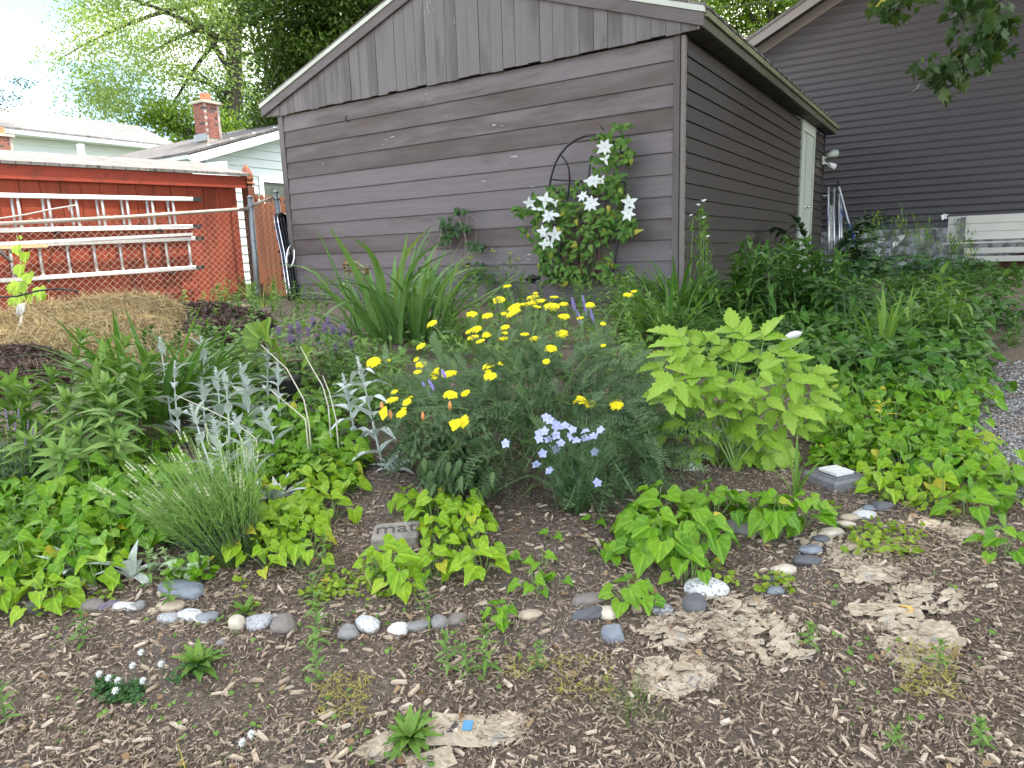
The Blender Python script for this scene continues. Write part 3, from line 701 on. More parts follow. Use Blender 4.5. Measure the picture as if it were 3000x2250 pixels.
def grille():
    Z = 8.95; O = tuple(at(850, 880, Z)); K = empty('car_grille', O, 'black plastic car grille with chrome oval emblem leaning upright by fence post', 'grille')
    bl = plain('gloss black plastic', (0.012, 0.012, 0.013), 0.25, bmp=0); ch = plain('chrome trim', (0.7, 0.7, 0.72), 0.12, metal=1.0, var=0.05, bmp=0)
    L = [(808, 632), (812, 660), (820, 700), (830, 745), (838, 800), (845, 850), (850, 885)]
    Rr = [(838, 632), (846, 660), (854, 700), (862, 745), (868, 800), (874, 850), (878, 885)]
    le = [at(x, y, Z) for x, y in L]; ri = [at(x, y, Z + 0.12) for x, y in Rr]
    MB(O).tube(le, 0.018, 8).build('frame', bl, K, sm=True); MB(O).tube(ri, 0.018, 8).build('frame', bl, K, sm=True)
    MB(O).tube([le[0], at(823, 626, Z + 0.05), ri[0]], 0.024, 8).build('frame', bl, K, sm=True)
    MB(O).tube([p + np.array([-0.012, -0.02, 0.0]) for p in le], 0.007, 6).build('chrome_strip', ch, K, sm=True)
    for t in (0.25, 0.48, 0.72):
        MB(O).tube([a * (1 - t) + b * t + np.array([0.02 * math.sin(t * 3), -0.03, 0]) for a, b in zip(le, ri)], 0.012, 6).build('slat', ch if t < 0.3 else bl, K, sm=True)
    m = MB(O)
    for i in range(len(le) - 1): m.add([le[i], ri[i], ri[i + 1], le[i + 1]], [(0, 1, 2, 3)])
    m.build('backing', bl, K)
    c = at(851, 752, Z - 0.06); m = MB(O); ring = []
    ex = at(862, 752, Z - 0.02) - c; ez = at(854, 720, Z - 0.06) - c
    pts = [c + ex * math.cos(a) + ez * math.sin(a) for a in np.linspace(0, 2 * math.pi, 21)]
    m.tube(pts, 0.012, 6, False); m.tube([c - ex * 0.5, c - ex * 0.45 + ez * 0.6], 0.007, 5); m.build('emblem', ch, K, sm=True)
    for i in range(1, 7):
        p = le[0] + (le[-1] - le[0]) * i / 7.2 + np.array([-0.03, -0.015, 0])
        MB(O).box(tuple(p - [0.014, 0.01, 0.014]), tuple(p + [0.014, 0.01, 0.014])).build('clip', bl if i % 2 else ch, K)
grille()
def picket_fence():
    c = painted_wood('cedar brown stain', (0.27, 0.105, 0.055), (0.20, 0.085, 0.05), 2, chips=(0.3, 0.15, 0.09), amount=0.3)
    A = at(731, 600, 9.75); B = at(870, 600, 10.6); d = (B - A)[:2]; L = np.linalg.norm(d); d /= L; nn = np.array([d[1], -d[0]])
    O = (A[0], A[1], -0.2); K = empty('picket_fence', O, 'brown stained picket fence with scalloped tops and pointed post', 'fence')
    zt = at(718, 548, 9.75)[2]
    w = 0.062
    P = lambda s, o, z: np.array([A[0] + d[0] * s + nn[0] * o, A[1] + d[1] * s + nn[1] * o, z])
    def col(name, s, hw, z0, z1): 
        MB(O).hexa([P(s - hw, -hw, z0), P(s + hw, -hw, z0), P(s + hw, hw, z0), P(s - hw, hw, z0), P(s - hw, -hw, z1), P(s + hw, -hw, z1), P(s + hw, hw, z1), P(s - hw, hw, z1)]).build(name, c, K, bevel=0.004)
    col('post', 0, w, -0.3, zt)
    m = MB(O); prof = [(0.045, 0.0), (0.045, 0.02), (0.07, 0.03), (0.07, 0.05), (0.05, 0.06), (0.062, 0.10), (0.058, 0.16), (0.035, 0.24), (0.004, 0.30)]
    V = []; F = []
    for i, (r, h) in enumerate(prof): V += [P(-r, -r, zt + h), P(r, -r, zt + h), P(r, r, zt + h), P(-r, r, zt + h)]
    for i in range(len(prof) - 1): F += [(4 * i + j, 4 * i + (j + 1) % 4, 4 * i + 4 + (j + 1) % 4, 4 * i + 4 + j) for j in range(4)]
    m.add(V, F).build('finial', c, K)
    zp = zt - 0.10; s = 0.13
    while s < L:
        hw = 0.044
        # gothic picket: shoulders, waist, pointed head
        prof = [(-hw, -0.3 - 0), (hw, -0.3), (hw, zp - 0.13), (hw * 0.42, zp - 0.10), (hw * 0.42, zp - 0.07), (hw * 0.85, zp - 0.045), (hw * 0.4, zp), (-hw * 0.4, zp), (-hw * 0.85, zp - 0.045), (-hw * 0.42, zp - 0.07), (-hw * 0.42, zp - 0.10), (-hw, zp - 0.13)]
        n = len(prof)
        MB(O).add([P(s + a, 0.03, b) for a, b in prof] + [P(s + a, 0.008, b) for a, b in prof], [tuple(range(n)), tuple(range(n, 2 * n))[::-1]] + [(i, i + n, (i + 1) % n + n, (i + 1) % n) for i in range(n)]).build('picket', c, K)
        s += 0.097
    for z in (0.1, 0.85):
        MB(O).hexa([P(0.05, -0.04, z), P(L, -0.04, z), P(L, 0.007, z), P(0.05, 0.007, z), P(0.05, -0.04, z + 0.08), P(L, -0.04, z + 0.08), P(L, 0.007, z + 0.08), P(0.05, 0.007, z + 0.08)]).build('rail', c, K)
picket_fence()

# ================================================================== white houses, chimneys
M_ws = plain('white siding', (0.58, 0.62, 0.60), 0.5, var=0.05, scale=2, bmp=0.03)
M_wh = plain('white trim', (0.78, 0.79, 0.79), 0.45, var=0.04, scale=2, bmp=0.02)
M_brick = plain('red brick', (0.27, 0.105, 0.075), 0.85, var=0.35, scale=20, bmp=0.3)
M_brick2 = plain('dark brick', (0.10, 0.065, 0.06), 0.85, var=0.3, scale=20, bmp=0.3)
M_mortar = plain('mortar', (0.42, 0.36, 0.30), 0.95, var=0.2, scale=30)
def chimney(par, O, x, y, z0, z1, wx, wy, rot=0):
    """a stack of real bricks on a mortar core; returns nothing"""
    C_ = empty('chimney', (0, 0, 0)); C_.parent = par; C_.location = (x - O[0], y - O[1], z0 - O[2])
    o = (x, y, z0)
    MB(o).box((x - wx / 2 + 0.008, y - wy / 2 + 0.008, z0 - 0.6), (x + wx / 2 - 0.008, y + wy / 2 - 0.008, z1)).build('core', M_mortar, C_)
    h = 0.0725; n = int((z1 - z0) / h) + 1; bl = 0.2
    zz = z1 - n * h; i = 0
    bm = {}
    def brick(a, b):
        sz = tuple(round(float(b[j] - a[j]), 4) for j in range(3)); mat = random.choice((M_brick, M_brick, M_brick, M_brick2))
        key = (sz, mat.name)
        if key not in bm:
            me = bpy.data.meshes.new('brick'); hx, hy, hz = (s_ / 2 for s_ in sz)
            me.from_pydata([(-hx, -hy, -hz), (hx, -hy, -hz), (hx, hy, -hz), (-hx, hy, -hz), (-hx, -hy, hz), (hx, -hy, hz), (hx, hy, hz), (-hx, hy, hz)], [], [(0, 3, 2, 1), (4, 5, 6, 7), (0, 1, 5, 4), (1, 2, 6, 5), (2, 3, 7, 6), (3, 0, 4, 7)])
            me.materials.append(mat); me.update(); bm[key] = me
        ob = link('brick', bm[key], C_); ob.location = tuple((np.array(a) + np.array(b)) / 2 - np.array(o))
    for r in range(n):
        z = zz + r * h; off = (r % 2) * bl / 2
        for face in (0, 1):
            L = wx if face == 0 else wy - 0.16
            u = -off
            while u < L - 0.005:
                u0 = max(u, 0); u1 = min(u + bl - 0.010, L)
                if u1 - u0 > 0.03:
                    j = random.uniform(-0.002, 0.004)
                    if face == 0: brick((x - wx / 2 + u0, y - wy / 2 - j, z + 0.005), (x - wx / 2 + u1, y - wy / 2 + 0.07, z + h - 0.005))
                    else: brick((x + wx / 2 - 0.07, y - wy / 2 + 0.08 + u0, z + 0.005), (x + wx / 2 + j, y - wy / 2 + 0.08 + u1, z + h - 0.005))
                u += bl
    MB(o).box((x - wx / 2 - 0.05, y - wy / 2 - 0.05, z1 + 0.001), (x + wx / 2 + 0.05, y + wy / 2 + 0.05, z1 + 0.065)).build('cap', plain('concrete cap', (0.45, 0.40, 0.32), 0.9), C_, bevel=0.01)
    MB(o).tube([(x, y, z1 + 0.06), (x, y, z1 + 0.26), (x, y, z1 + 0.27)], [0.13, 0.125, 0.10], 14).build('flue', plain('terracotta', (0.50, 0.20, 0.10), 0.8), C_)
def white_house():
    XW = -7.121; yl = 3.70; yr = 8.3; e = np.array([-6.821, 3.152, 2.629]); sl = 0.3245; zr = e[2] + sl * (yr - e[1])
    O = (XW, yr, -0.25); H = empty('white_house', O, 'white clapboard house with grey shingle roof and brick chimney behind the sheds', 'house')
    zroof = lambda y: e[2] + sl * ((y if y < yr else 2 * yr - y) - e[1])
    y2 = 2 * yr - yl
    P = [(yl, -0.4), (y2, -0.4), (y2, zroof(yl) - 0.08), (yr, zr - 0.08), (yl, zroof(yl) - 0.08)]
    MB(O).prism(P, 0, XW - 9, XW - 0.02).build('wall', M_ws, H)
    k = 0; s = 0.203
    while True:
        z0 = -0.3 + k * s; z1 = z0 + s
        y0 = yl; yq = y2
        if z0 > zroof(yl) - 0.1:
            y0 = yl + (z0 - zroof(yl) + 0.1) / sl; yq = y2 - (y0 - yl)
        if y0 >= yr: break
        Pp = [(XW - 0.019, z0 + 0.002), (XW + 0.014, z0 + 0.002), (XW - 0.004, z1), (XW - 0.019, z1)]; n = 4
        m = MB((XW, (y0 + yq) / 2, z0)); m.add([(a, y0, c) for a, c in Pp] + [(a, yq, c) for a, c in Pp], [tuple(range(n)), tuple(range(n, 2 * n))[::-1]] + [(i, i + n, (i + 1) % n + n, (i + 1) % n) for i in range(n)])
        m.build('siding_course', M_ws, H); k += 1
    # roof slopes, white rake, boxed eave return, gutter, downspout
    for sg in (1, -1):
        f = lambda y: y if sg > 0 else 2 * yr - y
        A = [(XW + 0.32, f(e[1] - 0.05), e[2] - 0.0), (XW + 0.32, yr, zr + 0.016), (XW - 9.3, yr, zr + 0.016), (XW - 9.3, f(e[1] - 0.05), e[2])]
        lo = [np.array(p) for p in A]; hi = [p + [0, 0, 0.05] for p in lo]
        if sg < 0: lo = lo[::-1]; hi = hi[::-1]
        MB(O).hexa([*lo, *hi]).build('roof', shingles('charcoal grey shingles', (0.075, 0.068, 0.064), (0.15, 0.14, 0.132)), H)
        yy = [f(e[1]), yr]
        A = [(XW + 0.28, yy[0], e[2] - 0.20), (XW + 0.31, yy[0], e[2] - 0.20), (XW + 0.31, yy[1], zr - 0.19), (XW + 0.28, yy[1], zr - 0.19)]
        lo = [np.array(p) for p in A]; hi = [p + [0, 0, 0.188] for p in lo]
        if sg < 0: lo = lo[::-1]; hi = hi[::-1]
        MB(O).hexa([*lo, *hi]).build('rake_board', M_wh, H)
        A = [(XW + 0.0, yy[0], e[2] - 0.13), (XW + 0.279, yy[0], e[2] - 0.13), (XW + 0.279, yy[1], zr - 0.12), (XW + 0.0, yy[1], zr - 0.12)]
        lo = [np.array(p) for p in A]; hi = [p + [0, 0, 0.02] for p in lo]
        if sg < 0: lo = lo[::-1]; hi = hi[::-1]
        MB(O).hexa([*lo, *hi]).build('soffit', M_wh, H)
    MB(O).hexa([(XW + 0.02, e[1] + 0.0, e[2] - 0.42), (XW + 0.309, e[1], e[2] - 0.42), (XW + 0.309, yl + 0.35, e[2] - 0.42), (XW + 0.02, yl + 0.35, e[2] - 0.42), (XW + 0.02, e[1], e[2] - 0.205), (XW + 0.309, e[1], e[2] - 0.205), (XW + 0.309, yl + 0.35, e[2] - 0.06), (XW + 0.02, yl + 0.35, e[2] - 0.06)]).build('eave_return', M_wh, H)
    MB(O).box((XW - 9, e[1] + 0.06, e[2] - 0.24), (XW + 0.018, yl, e[2] - 0.21)).build('soffit', M_wh, H)
    gm = MB(O); gp_ = [(e[1] - 0.09, e[2] - 0.02), (e[1] - 0.08, e[2] - 0.10), (e[1] - 0.03, e[2] - 0.125), (e[1] + 0.05, e[2] - 0.125), (e[1] + 0.05, e[2] - 0.02)]
    gm.prism(gp_[::-1], 0, XW - 9, XW + 0.33).build('gutter', plain('gutter grey', (0.5, 0.52, 0.52), 0.4, metal=0.2, var=0.1), H)
    MB(O).tube([(XW - 0.6, e[1] + 0.0, e[2] - 0.12), (XW - 0.6, e[1] + 0.05, e[2] - 0.25), (XW - 0.45, yl - 0.06, e[2] - 0.5), (XW - 0.3, yl - 0.05, e[2] - 0.7), (XW - 0.3, yl - 0.05, 0.3)], 0.045, 8).build('downspout', M_wh, H, sm=True)
    # window
    wn = empty('window', (0, 0, 0)); wn.parent = H; wn.location = (0, 5.55 - O[1], 1.8 - O[2])
    a = on_x(757, 517, XW + 0.02); zt = a[2]; y0 = a[1]; y1 = y0 + 0.95; o = (XW, 5.55, 1.8)
    MB(o).box((XW + 0.0145, y0, zt - 0.12), (XW + 0.05, y1, zt)).build('frame', M_wh, wn)
    MB(o).box((XW + 0.0145, y0, zt - 1.3), (XW + 0.048, y0 + 0.11, zt - 0.121)).build('frame', M_wh, wn)
    MB(o).box((XW + 0.0145, y1 - 0.11, zt - 1.3), (XW + 0.048, y1, zt - 0.121)).build('frame', M_wh, wn)
    gl, t, b = nodes('window glass'); b.inputs['Base Color'].default_value = (0.10, 0.12, 0.10, 1); b.inputs['Roughness'].default_value = 0.08
    MB(o).box((XW + 0.0145, y0 + 0.111, zt - 1.3), (XW + 0.022, y1 - 0.111, zt - 0.121)).build('pane', gl, wn)
    c0 = at(592, 395, 17.0)
    chimney(H, O, c0[0], c0[1] + 0.2, at(592, 400, 17)[2], at(592, 308, 17)[2], 0.42, 0.44)
    f = at(592, 400, 17)
    MB(O).box((c0[0] - 0.25, c0[1] - 0.07, f[2] - 0.12), (c0[0] + 0.25, c0[1] - 0.035, f[2] + 0.05)).build('flashing', M_galv, H)
white_house()
def far_house():
    # long low house further left, ridge running the same way as the other
    A = np.array([-21.17, 1.2, 5.062]); B = np.array([-20.869, 11.908, 5.062]); d = B - A; L = np.linalg.norm(d[:2]); u = d / L; n = np.array([u[1], -u[0], 0])
    O = (B[0], B[1], -0.3); H = empty('long_white_house', O, 'long white house with pale grey shingle roof at far left', 'house')
    def bar(name, s0, s1, o0, o1, z0, z1, mat, zo=0.0):
        P = [A + u * s + n * o for s, o in ((s0, o0), (s1, o0), (s1, o1), (s0, o1))]
        q = [np.array([p_[0], p_[1], z0]) for p_ in P] + [np.array([p_[0], p_[1], z1]) for p_ in P]; MB(O).hexa(q).build(name, mat, H)
    ze = A[2]
    bar('wall', 0, L - 0.5, -5.5, -0.48, -0.4, ze - 0.03, M_ws)
    for k in range(16):
        z0 = ze - 0.06 - (k + 1) * 0.24
        P = [A + u * s + n * o for s, o in ((0, -0.479), (L - 0.5, -0.479))]
        a0, a1 = P; f_ = n * 0.02
        MB(O).hexa([np.array([*(a0)[:2], z0]), np.array([*(a1)[:2], z0]), np.array([*(a1 + f_)[:2], z0]), np.array([*(a0 + f_)[:2], z0]), np.array([*(a0)[:2], z0 + 0.238]), np.array([*(a1)[:2], z0 + 0.238]), np.array([*(a1 + f_ * 0.2)[:2], z0 + 0.238]), np.array([*(a0 + f_ * 0.2)[:2], z0 + 0.238])]).build('siding_course', M_ws, H)
    bar('soffit', 0, L, -0.47, 0.0, ze - 0.05, ze - 0.03, M_wh)
    bar('gutter', 0, L, 0.0, 0.12, ze - 0.06, ze + 0.09, plain('zinc gutter', (0.42, 0.44, 0.46), 0.4, metal=0.3, var=0.1))
    R0 = A - n * 3.0; R1 = B - n * 3.0; zr = ze + 1.30
    lo = [A + n * 0.1, B + n * 0.1 + u * 0.1, R1 + u * 0.1, R0]; zz = [ze + 0.1, ze + 0.1, zr, zr]
    q = [np.array([p_[0], p_[1], z]) for p_, z in zip(lo, zz)]
    MB(O).hexa(q + [v + [0, 0, 0.06] for v in q]).build('roof', shingles('pale grey shingles', (0.15, 0.142, 0.135), (0.21, 0.20, 0.19)), H)
    lo = [R0, R1 + u * 0.1, B - n * 6.1 + u * 0.1, A - n * 6.1]; zz = [zr, zr, ze + 0.1, ze + 0.1]
    q = [np.array([p_[0], p_[1], z]) for p_, z in zip(lo, zz)]
    MB(O).hexa(q + [v + [0, 0, 0.06] for v in q]).build('roof', M_roof, H)
    c = at(8, 430, 19.0)
    chimney(H, O, c[0] - 0.06, c[1], at(10, 470, 19)[2], at(10, 403, 19)[2], 0.42, 0.42)
far_house()
def vent_pipe():
    a = at(235, 426, 12.0); b = at(241, 476, 12.0); m = MB((b[0], b[1], b[2] - 0.4))
    m.box((a[0] - 0.045, a[1] - 0.04, b[2] - 0.4), (a[0] + 0.045, a[1] + 0.04, a[2])).box((a[0] - 0.05, a[1] - 0.045, a[2] + 0.001), (a[0] + 0.05, a[1] + 0.045, a[2] + 0.02))
    tag(m.build('white_post', M_wh), 'short white vertical post showing above the red shed roof', 'post')
vent_pipe()
# ================================================================== leaf shapes
def strip_tm(n, w, z, fold=0.15, wave=0.0, y=None):
    """blade of n rows: w(t) half width, z(t) height of the midrib, per unit length"""
    V = []; uv = []
    for i in range(n):
        t = i / (n - 1); hw = w(t); yy = y(t) if y else t; zz = z(t)
        wv = wave * math.sin(t * 9.0) * hw
        V += [(-hw, yy, zz + fold * hw + wv), (0, yy, zz), (hw, yy, zz + fold * hw - wv)]
        uv += [(0, t), (0.5, t), (1, t)]
    F = []
    for i in range(n - 1):
        a = 3 * i; F += [(a, a + 1, a + 4, a + 3), (a + 1, a + 2, a + 5, a + 4)]
    return np.array(V), [np.array(F)], np.array(uv)
def heart_tm(cup=0.35, droop=0.25, wave=0.04, ph=0.0, wid=0.98, n=22):
    out = []
    for i in range(n):
        t = 2 * math.pi * i / n; dt = min(t, 2 * math.pi - t)
        x = 0.46 * wid * math.sin(t) * (1 + 0.16 * math.cos(t)); y = 0.40 - 0.47 * math.cos(t)
        y += 0.30 * math.exp(-(dt / 0.34) ** 2) + 0.17 * math.exp(-((t - math.pi) / 0.30) ** 2) - 0.05
        out.append((x, y))
    c = np.array([0, 0.30]); o = np.array(out)
    mid = c + (o - c) * 0.55
    P = np.vstack([[c], mid, o])
    z = cup * P[:, 0] ** 2 + 0.12 * np.abs(P[:, 0]) - droop * P[:, 1] ** 2
    z[n + 1:] += wave * np.sin(np.arange(n) * 2 * math.pi * 5 / n + ph)
    V = np.c_[P, z]
    tri = [(0, 1 + i, 1 + (i + 1) % n) for i in range(n)]
    quad = [(1 + i, 1 + n + i, 1 + n + (i + 1) % n, 1 + (i + 1) % n) for i in range(n)]
    uv = np.c_[0.5 + P[:, 0] * 0.6, 0.28 + P[:, 1] * 0.62]
    tri = [t_[::-1] for t_ in tri]; quad = [q[::-1] for q in quad]
    return V, [np.array(tri), np.array(quad)], uv
def serr_tm(droop, lob=0.10):
    n = 13
    def w(t):
        b = 0.30 * math.sin(math.pi * min(1, t ** 0.72)) ** 0.85 if 0 < t < 1 else 0.0
        return max(0.004, b)
    V = []; uv = []
    for i in range(n):
        t = i / (n - 1); hw = w(t) * (1.18 if i % 2 else 0.86); yt = t + (0.05 if i % 2 and i < n - 1 else 0)
        zz = -droop * t * t
        V += [(-hw, yt, zz + 0.22 * hw), (0, t, zz), (hw, yt, zz + 0.22 * hw)]; uv += [(0, t), (0.5, t), (1, t)]
    F = []
    for i in range(n - 1):
        a = 3 * i; F += [(a, a + 1, a + 4, a + 3), (a + 1, a + 2, a + 5, a + 4)]
    return np.array(V), [np.array(F)], np.array(uv)
def fern_tm(pairs=13, droop=0.25, seed=1):
    r = random.Random(seed); V = []; Q = []; T = []; uv = []
    def quad(a, b, w, nrm=(0, 0, 1)):
        a = np.array(a); b = np.array(b); d = b - a; s = np.cross(d, nrm); s = s / (np.linalg.norm(s) + 1e-9) * w
        i = len(V); V.extend([a - s, a + s, b + s * 0.35, b - s * 0.35]); Q.append((i, i + 1, i + 2, i + 3)); uv.extend([(0.4, 0.2), (0.6, 0.2), (0.6, 0.8), (0.4, 0.8)])
    z = lambda t: -droop * t * t
    for i in range(5): quad((0, i / 5, z(i / 5)), (0, (i + 1) / 5, z((i + 1) / 5)), 0.012)
    for k in range(pairs):
        t = 0.10 + 0.86 * k / (pairs - 1); L = 0.17 * (math.sin(math.pi * (0.12 + 0.85 * t)) ** 0.7) * r.uniform(0.85, 1.1)
        for s in (-1, 1):
            up = r.uniform(0.0, 0.5); p = np.array((0, t, z(t))); d = np.array((s * 0.8, 0.5, up)); d = d / np.linalg.norm(d) * L; q = p + d
            quad(p, q, 0.019)
            for f in (0.45, 0.75):
                m = p + d * f; e = d / L
                for ss in (-1, 1):
                    sd = np.array((-e[1] * ss, e[0] * ss, r.uniform(-0.3, 0.6))); tip = m + (e * 0.7 + sd * 0.75) * L * 0.34
                    i = len(V); V.extend([m - e * 0.02, m + e * 0.02, tip]); T.append((i, i + 1, i + 2)); uv.extend([(0.4, 0.3), (0.6, 0.3), (0.5, 0.9)])
    return np.array(V), [np.array(Q), np.array(T)], np.array(uv)
def poly_tm(pts, z=None, c=(0, 0.4)):
    """flat lobed outline as a fan round c, a little cupped"""
    P = np.array([c] + list(pts), float); n = len(pts)
    zz = -0.25 * (P[:, 1] - c[1]) ** 2 + 0.2 * np.abs(P[:, 0]) if z is None else z(P)
    V = np.c_[P, zz]; T = [(0, 1 + i, 1 + (i + 1) % n)[::-1] for i in range(n)]
    return V, [np.array(T)], np.c_[0.5 + P[:, 0] * 0.5, P[:, 1]]
_h = [(0.0, 0.0), (0.16, 0.06), (0.42, -0.02), (0.36, 0.16), (0.62, 0.30), (0.40, 0.38), (0.34, 0.46), (0.50, 0.72), (0.28, 0.66), (0.12, 0.62), (0.14, 0.82), (0.0, 1.0)]
MAPLE = _h + [(-x, y) for x, y in _h[-2:0:-1]]
lan = lambda wmax, k=0.9: (lambda t: max(0.003, wmax * math.sin(math.pi * min(1, (0.04 + 0.96 * t) ** k))))
TM = {}
TM['lance'] = [strip_tm(8, lan(0.13, 0.8), lambda t, d=d: 0.10 * t - d * t * t, 0.28, 0.08) for d in (0.15, 0.40, 0.70)]
TM['ovate'] = [strip_tm(8, lan(0.24, 0.62), lambda t, d=d: 0.12 * t - d * t * t, 0.30, 0.12) for d in (0.15, 0.40, 0.75)]
TM['small'] = [strip_tm(4, lan(0.22, 0.7), lambda t, d=d: -d * t * t, 0.25) for d in (0.1, 0.35)]
TM['needle'] = [strip_tm(4, lan(0.05, 0.8), lambda t, d=d: -d * t * t, 0.3) for d in (0.05, 0.25)]
TM['lamb'] = [strip_tm(8, lan(0.17, 0.72), lambda t, d=d: 0.25 * t - d * t * t, 0.45, 0.05) for d in (0.25, 0.55, 0.95)]
TM['heart'] = [heart_tm(0.35, 0.20, 0.03, 0), heart_tm(0.70, 0.42, 0.05, 1), heart_tm(0.15, 0.55, 0.06, 2), heart_tm(1.1, 0.25, 0.05, 3)]
TM['round'] = [heart_tm(0.25, 0.25, 0.06, k, 1.1) for k in (0, 2)]
TM['serr'] = [serr_tm(0.12), serr_tm(0.38), serr_tm(0.65)]
TM['fern'] = [fern_tm(13, 0.12, 1), fern_tm(13, 0.40, 2), fern_tm(12, 0.75, 3)]
TM['maple'] = [poly_tm(MAPLE), poly_tm(MAPLE, lambda P: -0.6 * P[:, 1] ** 2 + 0.35 * np.abs(P[:, 0]))]
TM['card'] = [(np.array([(0, 0, 0), (0.30, 0.45, 0.10), (0, 1, -0.06), (-0.30, 0.45, 0.10)]), [np.array([(0, 1, 2), (0, 2, 3)])], np.array([(0.5, 0), (1, 0.45), (0.5, 1), (0, 0.45)]))]
def sword(n, bend, lean): return strip_tm(n, lambda t: max(0.002, 0.027 * (1 - 0.25 * t) * (1 - max(0, (t - 0.72) / 0.28) ** 1.6)), lambda t: -bend * max(0, t - lean) ** 2, 0.55)
TM['sword'] = [sword(9, 0.08, 0.1), sword(9, 0.35, 0.25), sword(10, 1.4, 0.45), sword(10, 2.6, 0.60)]
def strap(d): return strip_tm(12, lambda t: max(0.002, 0.022 * (1 - max(0, (t - 0.55) / 0.45) ** 1.7)), lambda t: -d * t * t, 0.7, 0, lambda t: t * (1 - 0.22 * d * t * t))
TM['strap'] = [strap(0.15), strap(0.55), strap(1.0)]
TM['grass'] = [strip_tm(6, lambda t: max(0.001, 0.012 * (1 - t ** 2)), lambda t, d=d: -d * t * t, 0.5) for d in (0.1, 0.5, 0.9)]
TM['petal'] = [strip_tm(6, lan(0.17, 0.75), lambda t, d=d: 0.1 * t - d * t * t, 0.2) for d in (0.1, 0.35)]
_iv = [(0, 0), (0.22, -0.06), (0.46, 0.12), (0.30, 0.34), (0.36, 0.62), (0.14, 0.62), (0, 1.0)]
TM['ivy'] = [poly_tm(_iv + [(-x, y) for x, y in _iv[-2:0:-1]])]
_gr = [(0, 0), (0.2, -0.12), (0.45, 0.0), (0.42, 0.16), (0.6, 0.28), (0.44, 0.42), (0.50, 0.62), (0.28, 0.66), (0.22, 0.84), (0, 1.0)]
TM['grape'] = [poly_tm(_gr + [(-x, y) for x, y in _gr[-2:0:-1]])]
_cl = [(0, 0), (0.3, 0.25), (0.42, 0.55), (0.25, 0.9), (0.0, 0.82)]
TM['obo'] = [poly_tm(_cl + [(-x, y) for x, y in _cl[-2:0:-1]], c=(0, 0.5))]

def rots(n, fwd=None, up=None, jit=0.0):
    """n random leaf frames (3x3, columns x,y,z); fwd/up (n,3) optional"""
    f = rng.normal(size=(n, 3)) if fwd is None else np.asarray(fwd, float) + rng.normal(size=(n, 3)) * jit
    f /= np.linalg.norm(f, axis=1)[:, None] + 1e-9
    u = rng.normal(size=(n, 3)) * 0.8 + [0, 0, 1.0] if up is None else np.asarray(up, float) + rng.normal(size=(n, 3)) * jit
    x = np.cross(f, u); x /= np.linalg.norm(x, axis=1)[:, None] + 1e-9
    z = np.cross(x, f)
    return np.stack([x, f, z], axis=2)
def mass(name, key, P, Rt, size, mat, parent=None, org=None, kind=None, sm=True, var=None, sx=None):
    """many leaves joined in one mesh; key may have several variants"""
    P = np.asarray(P, float); n = len(P); size = np.broadcast_to(size, (n,))
    if org is None: org = parent_loc(parent) if parent is not None else P.mean(0)
    vs = TM[key]; pick = rng.integers(0, len(vs), n); AV = []; AF = {}; AU = []; AR = []; base = 0
    var = rng.random(n) if var is None else var
    for k, (V, F, uv) in enumerate(vs):
        ii = np.nonzero(pick == k)[0]
        if not len(ii): continue
        Vl = V[None] * size[ii][:, None, None]
        if sx is not None: Vl = Vl * np.array([sx, 1, 1])
        W = np.einsum('nij,nvj->nvi', Rt[ii], Vl) + (P[ii] - org)[:, None, :]
        AV.append(W.reshape(-1, 3)); AU.append(np.tile(uv, (len(ii), 1))); AR.append(np.repeat(var[ii], len(V)))
        offs = base + np.arange(len(ii)) * len(V)
        for f in F: AF.setdefault(f.shape[1], []).append((f[None] + offs[:, None, None]).reshape(-1, f.shape[1]))
        base += len(ii) * len(V)
    me = mesh_np(name, np.vstack(AV), [np.vstack(v) for v in AF.values()], mat, np.vstack(AU), np.concatenate(AR), sm)
    o = link(name, me, parent)
    o.location = tuple(org - (parent_loc(parent) if parent is not None else 0))
    if kind: o['kind'] = kind
    return o

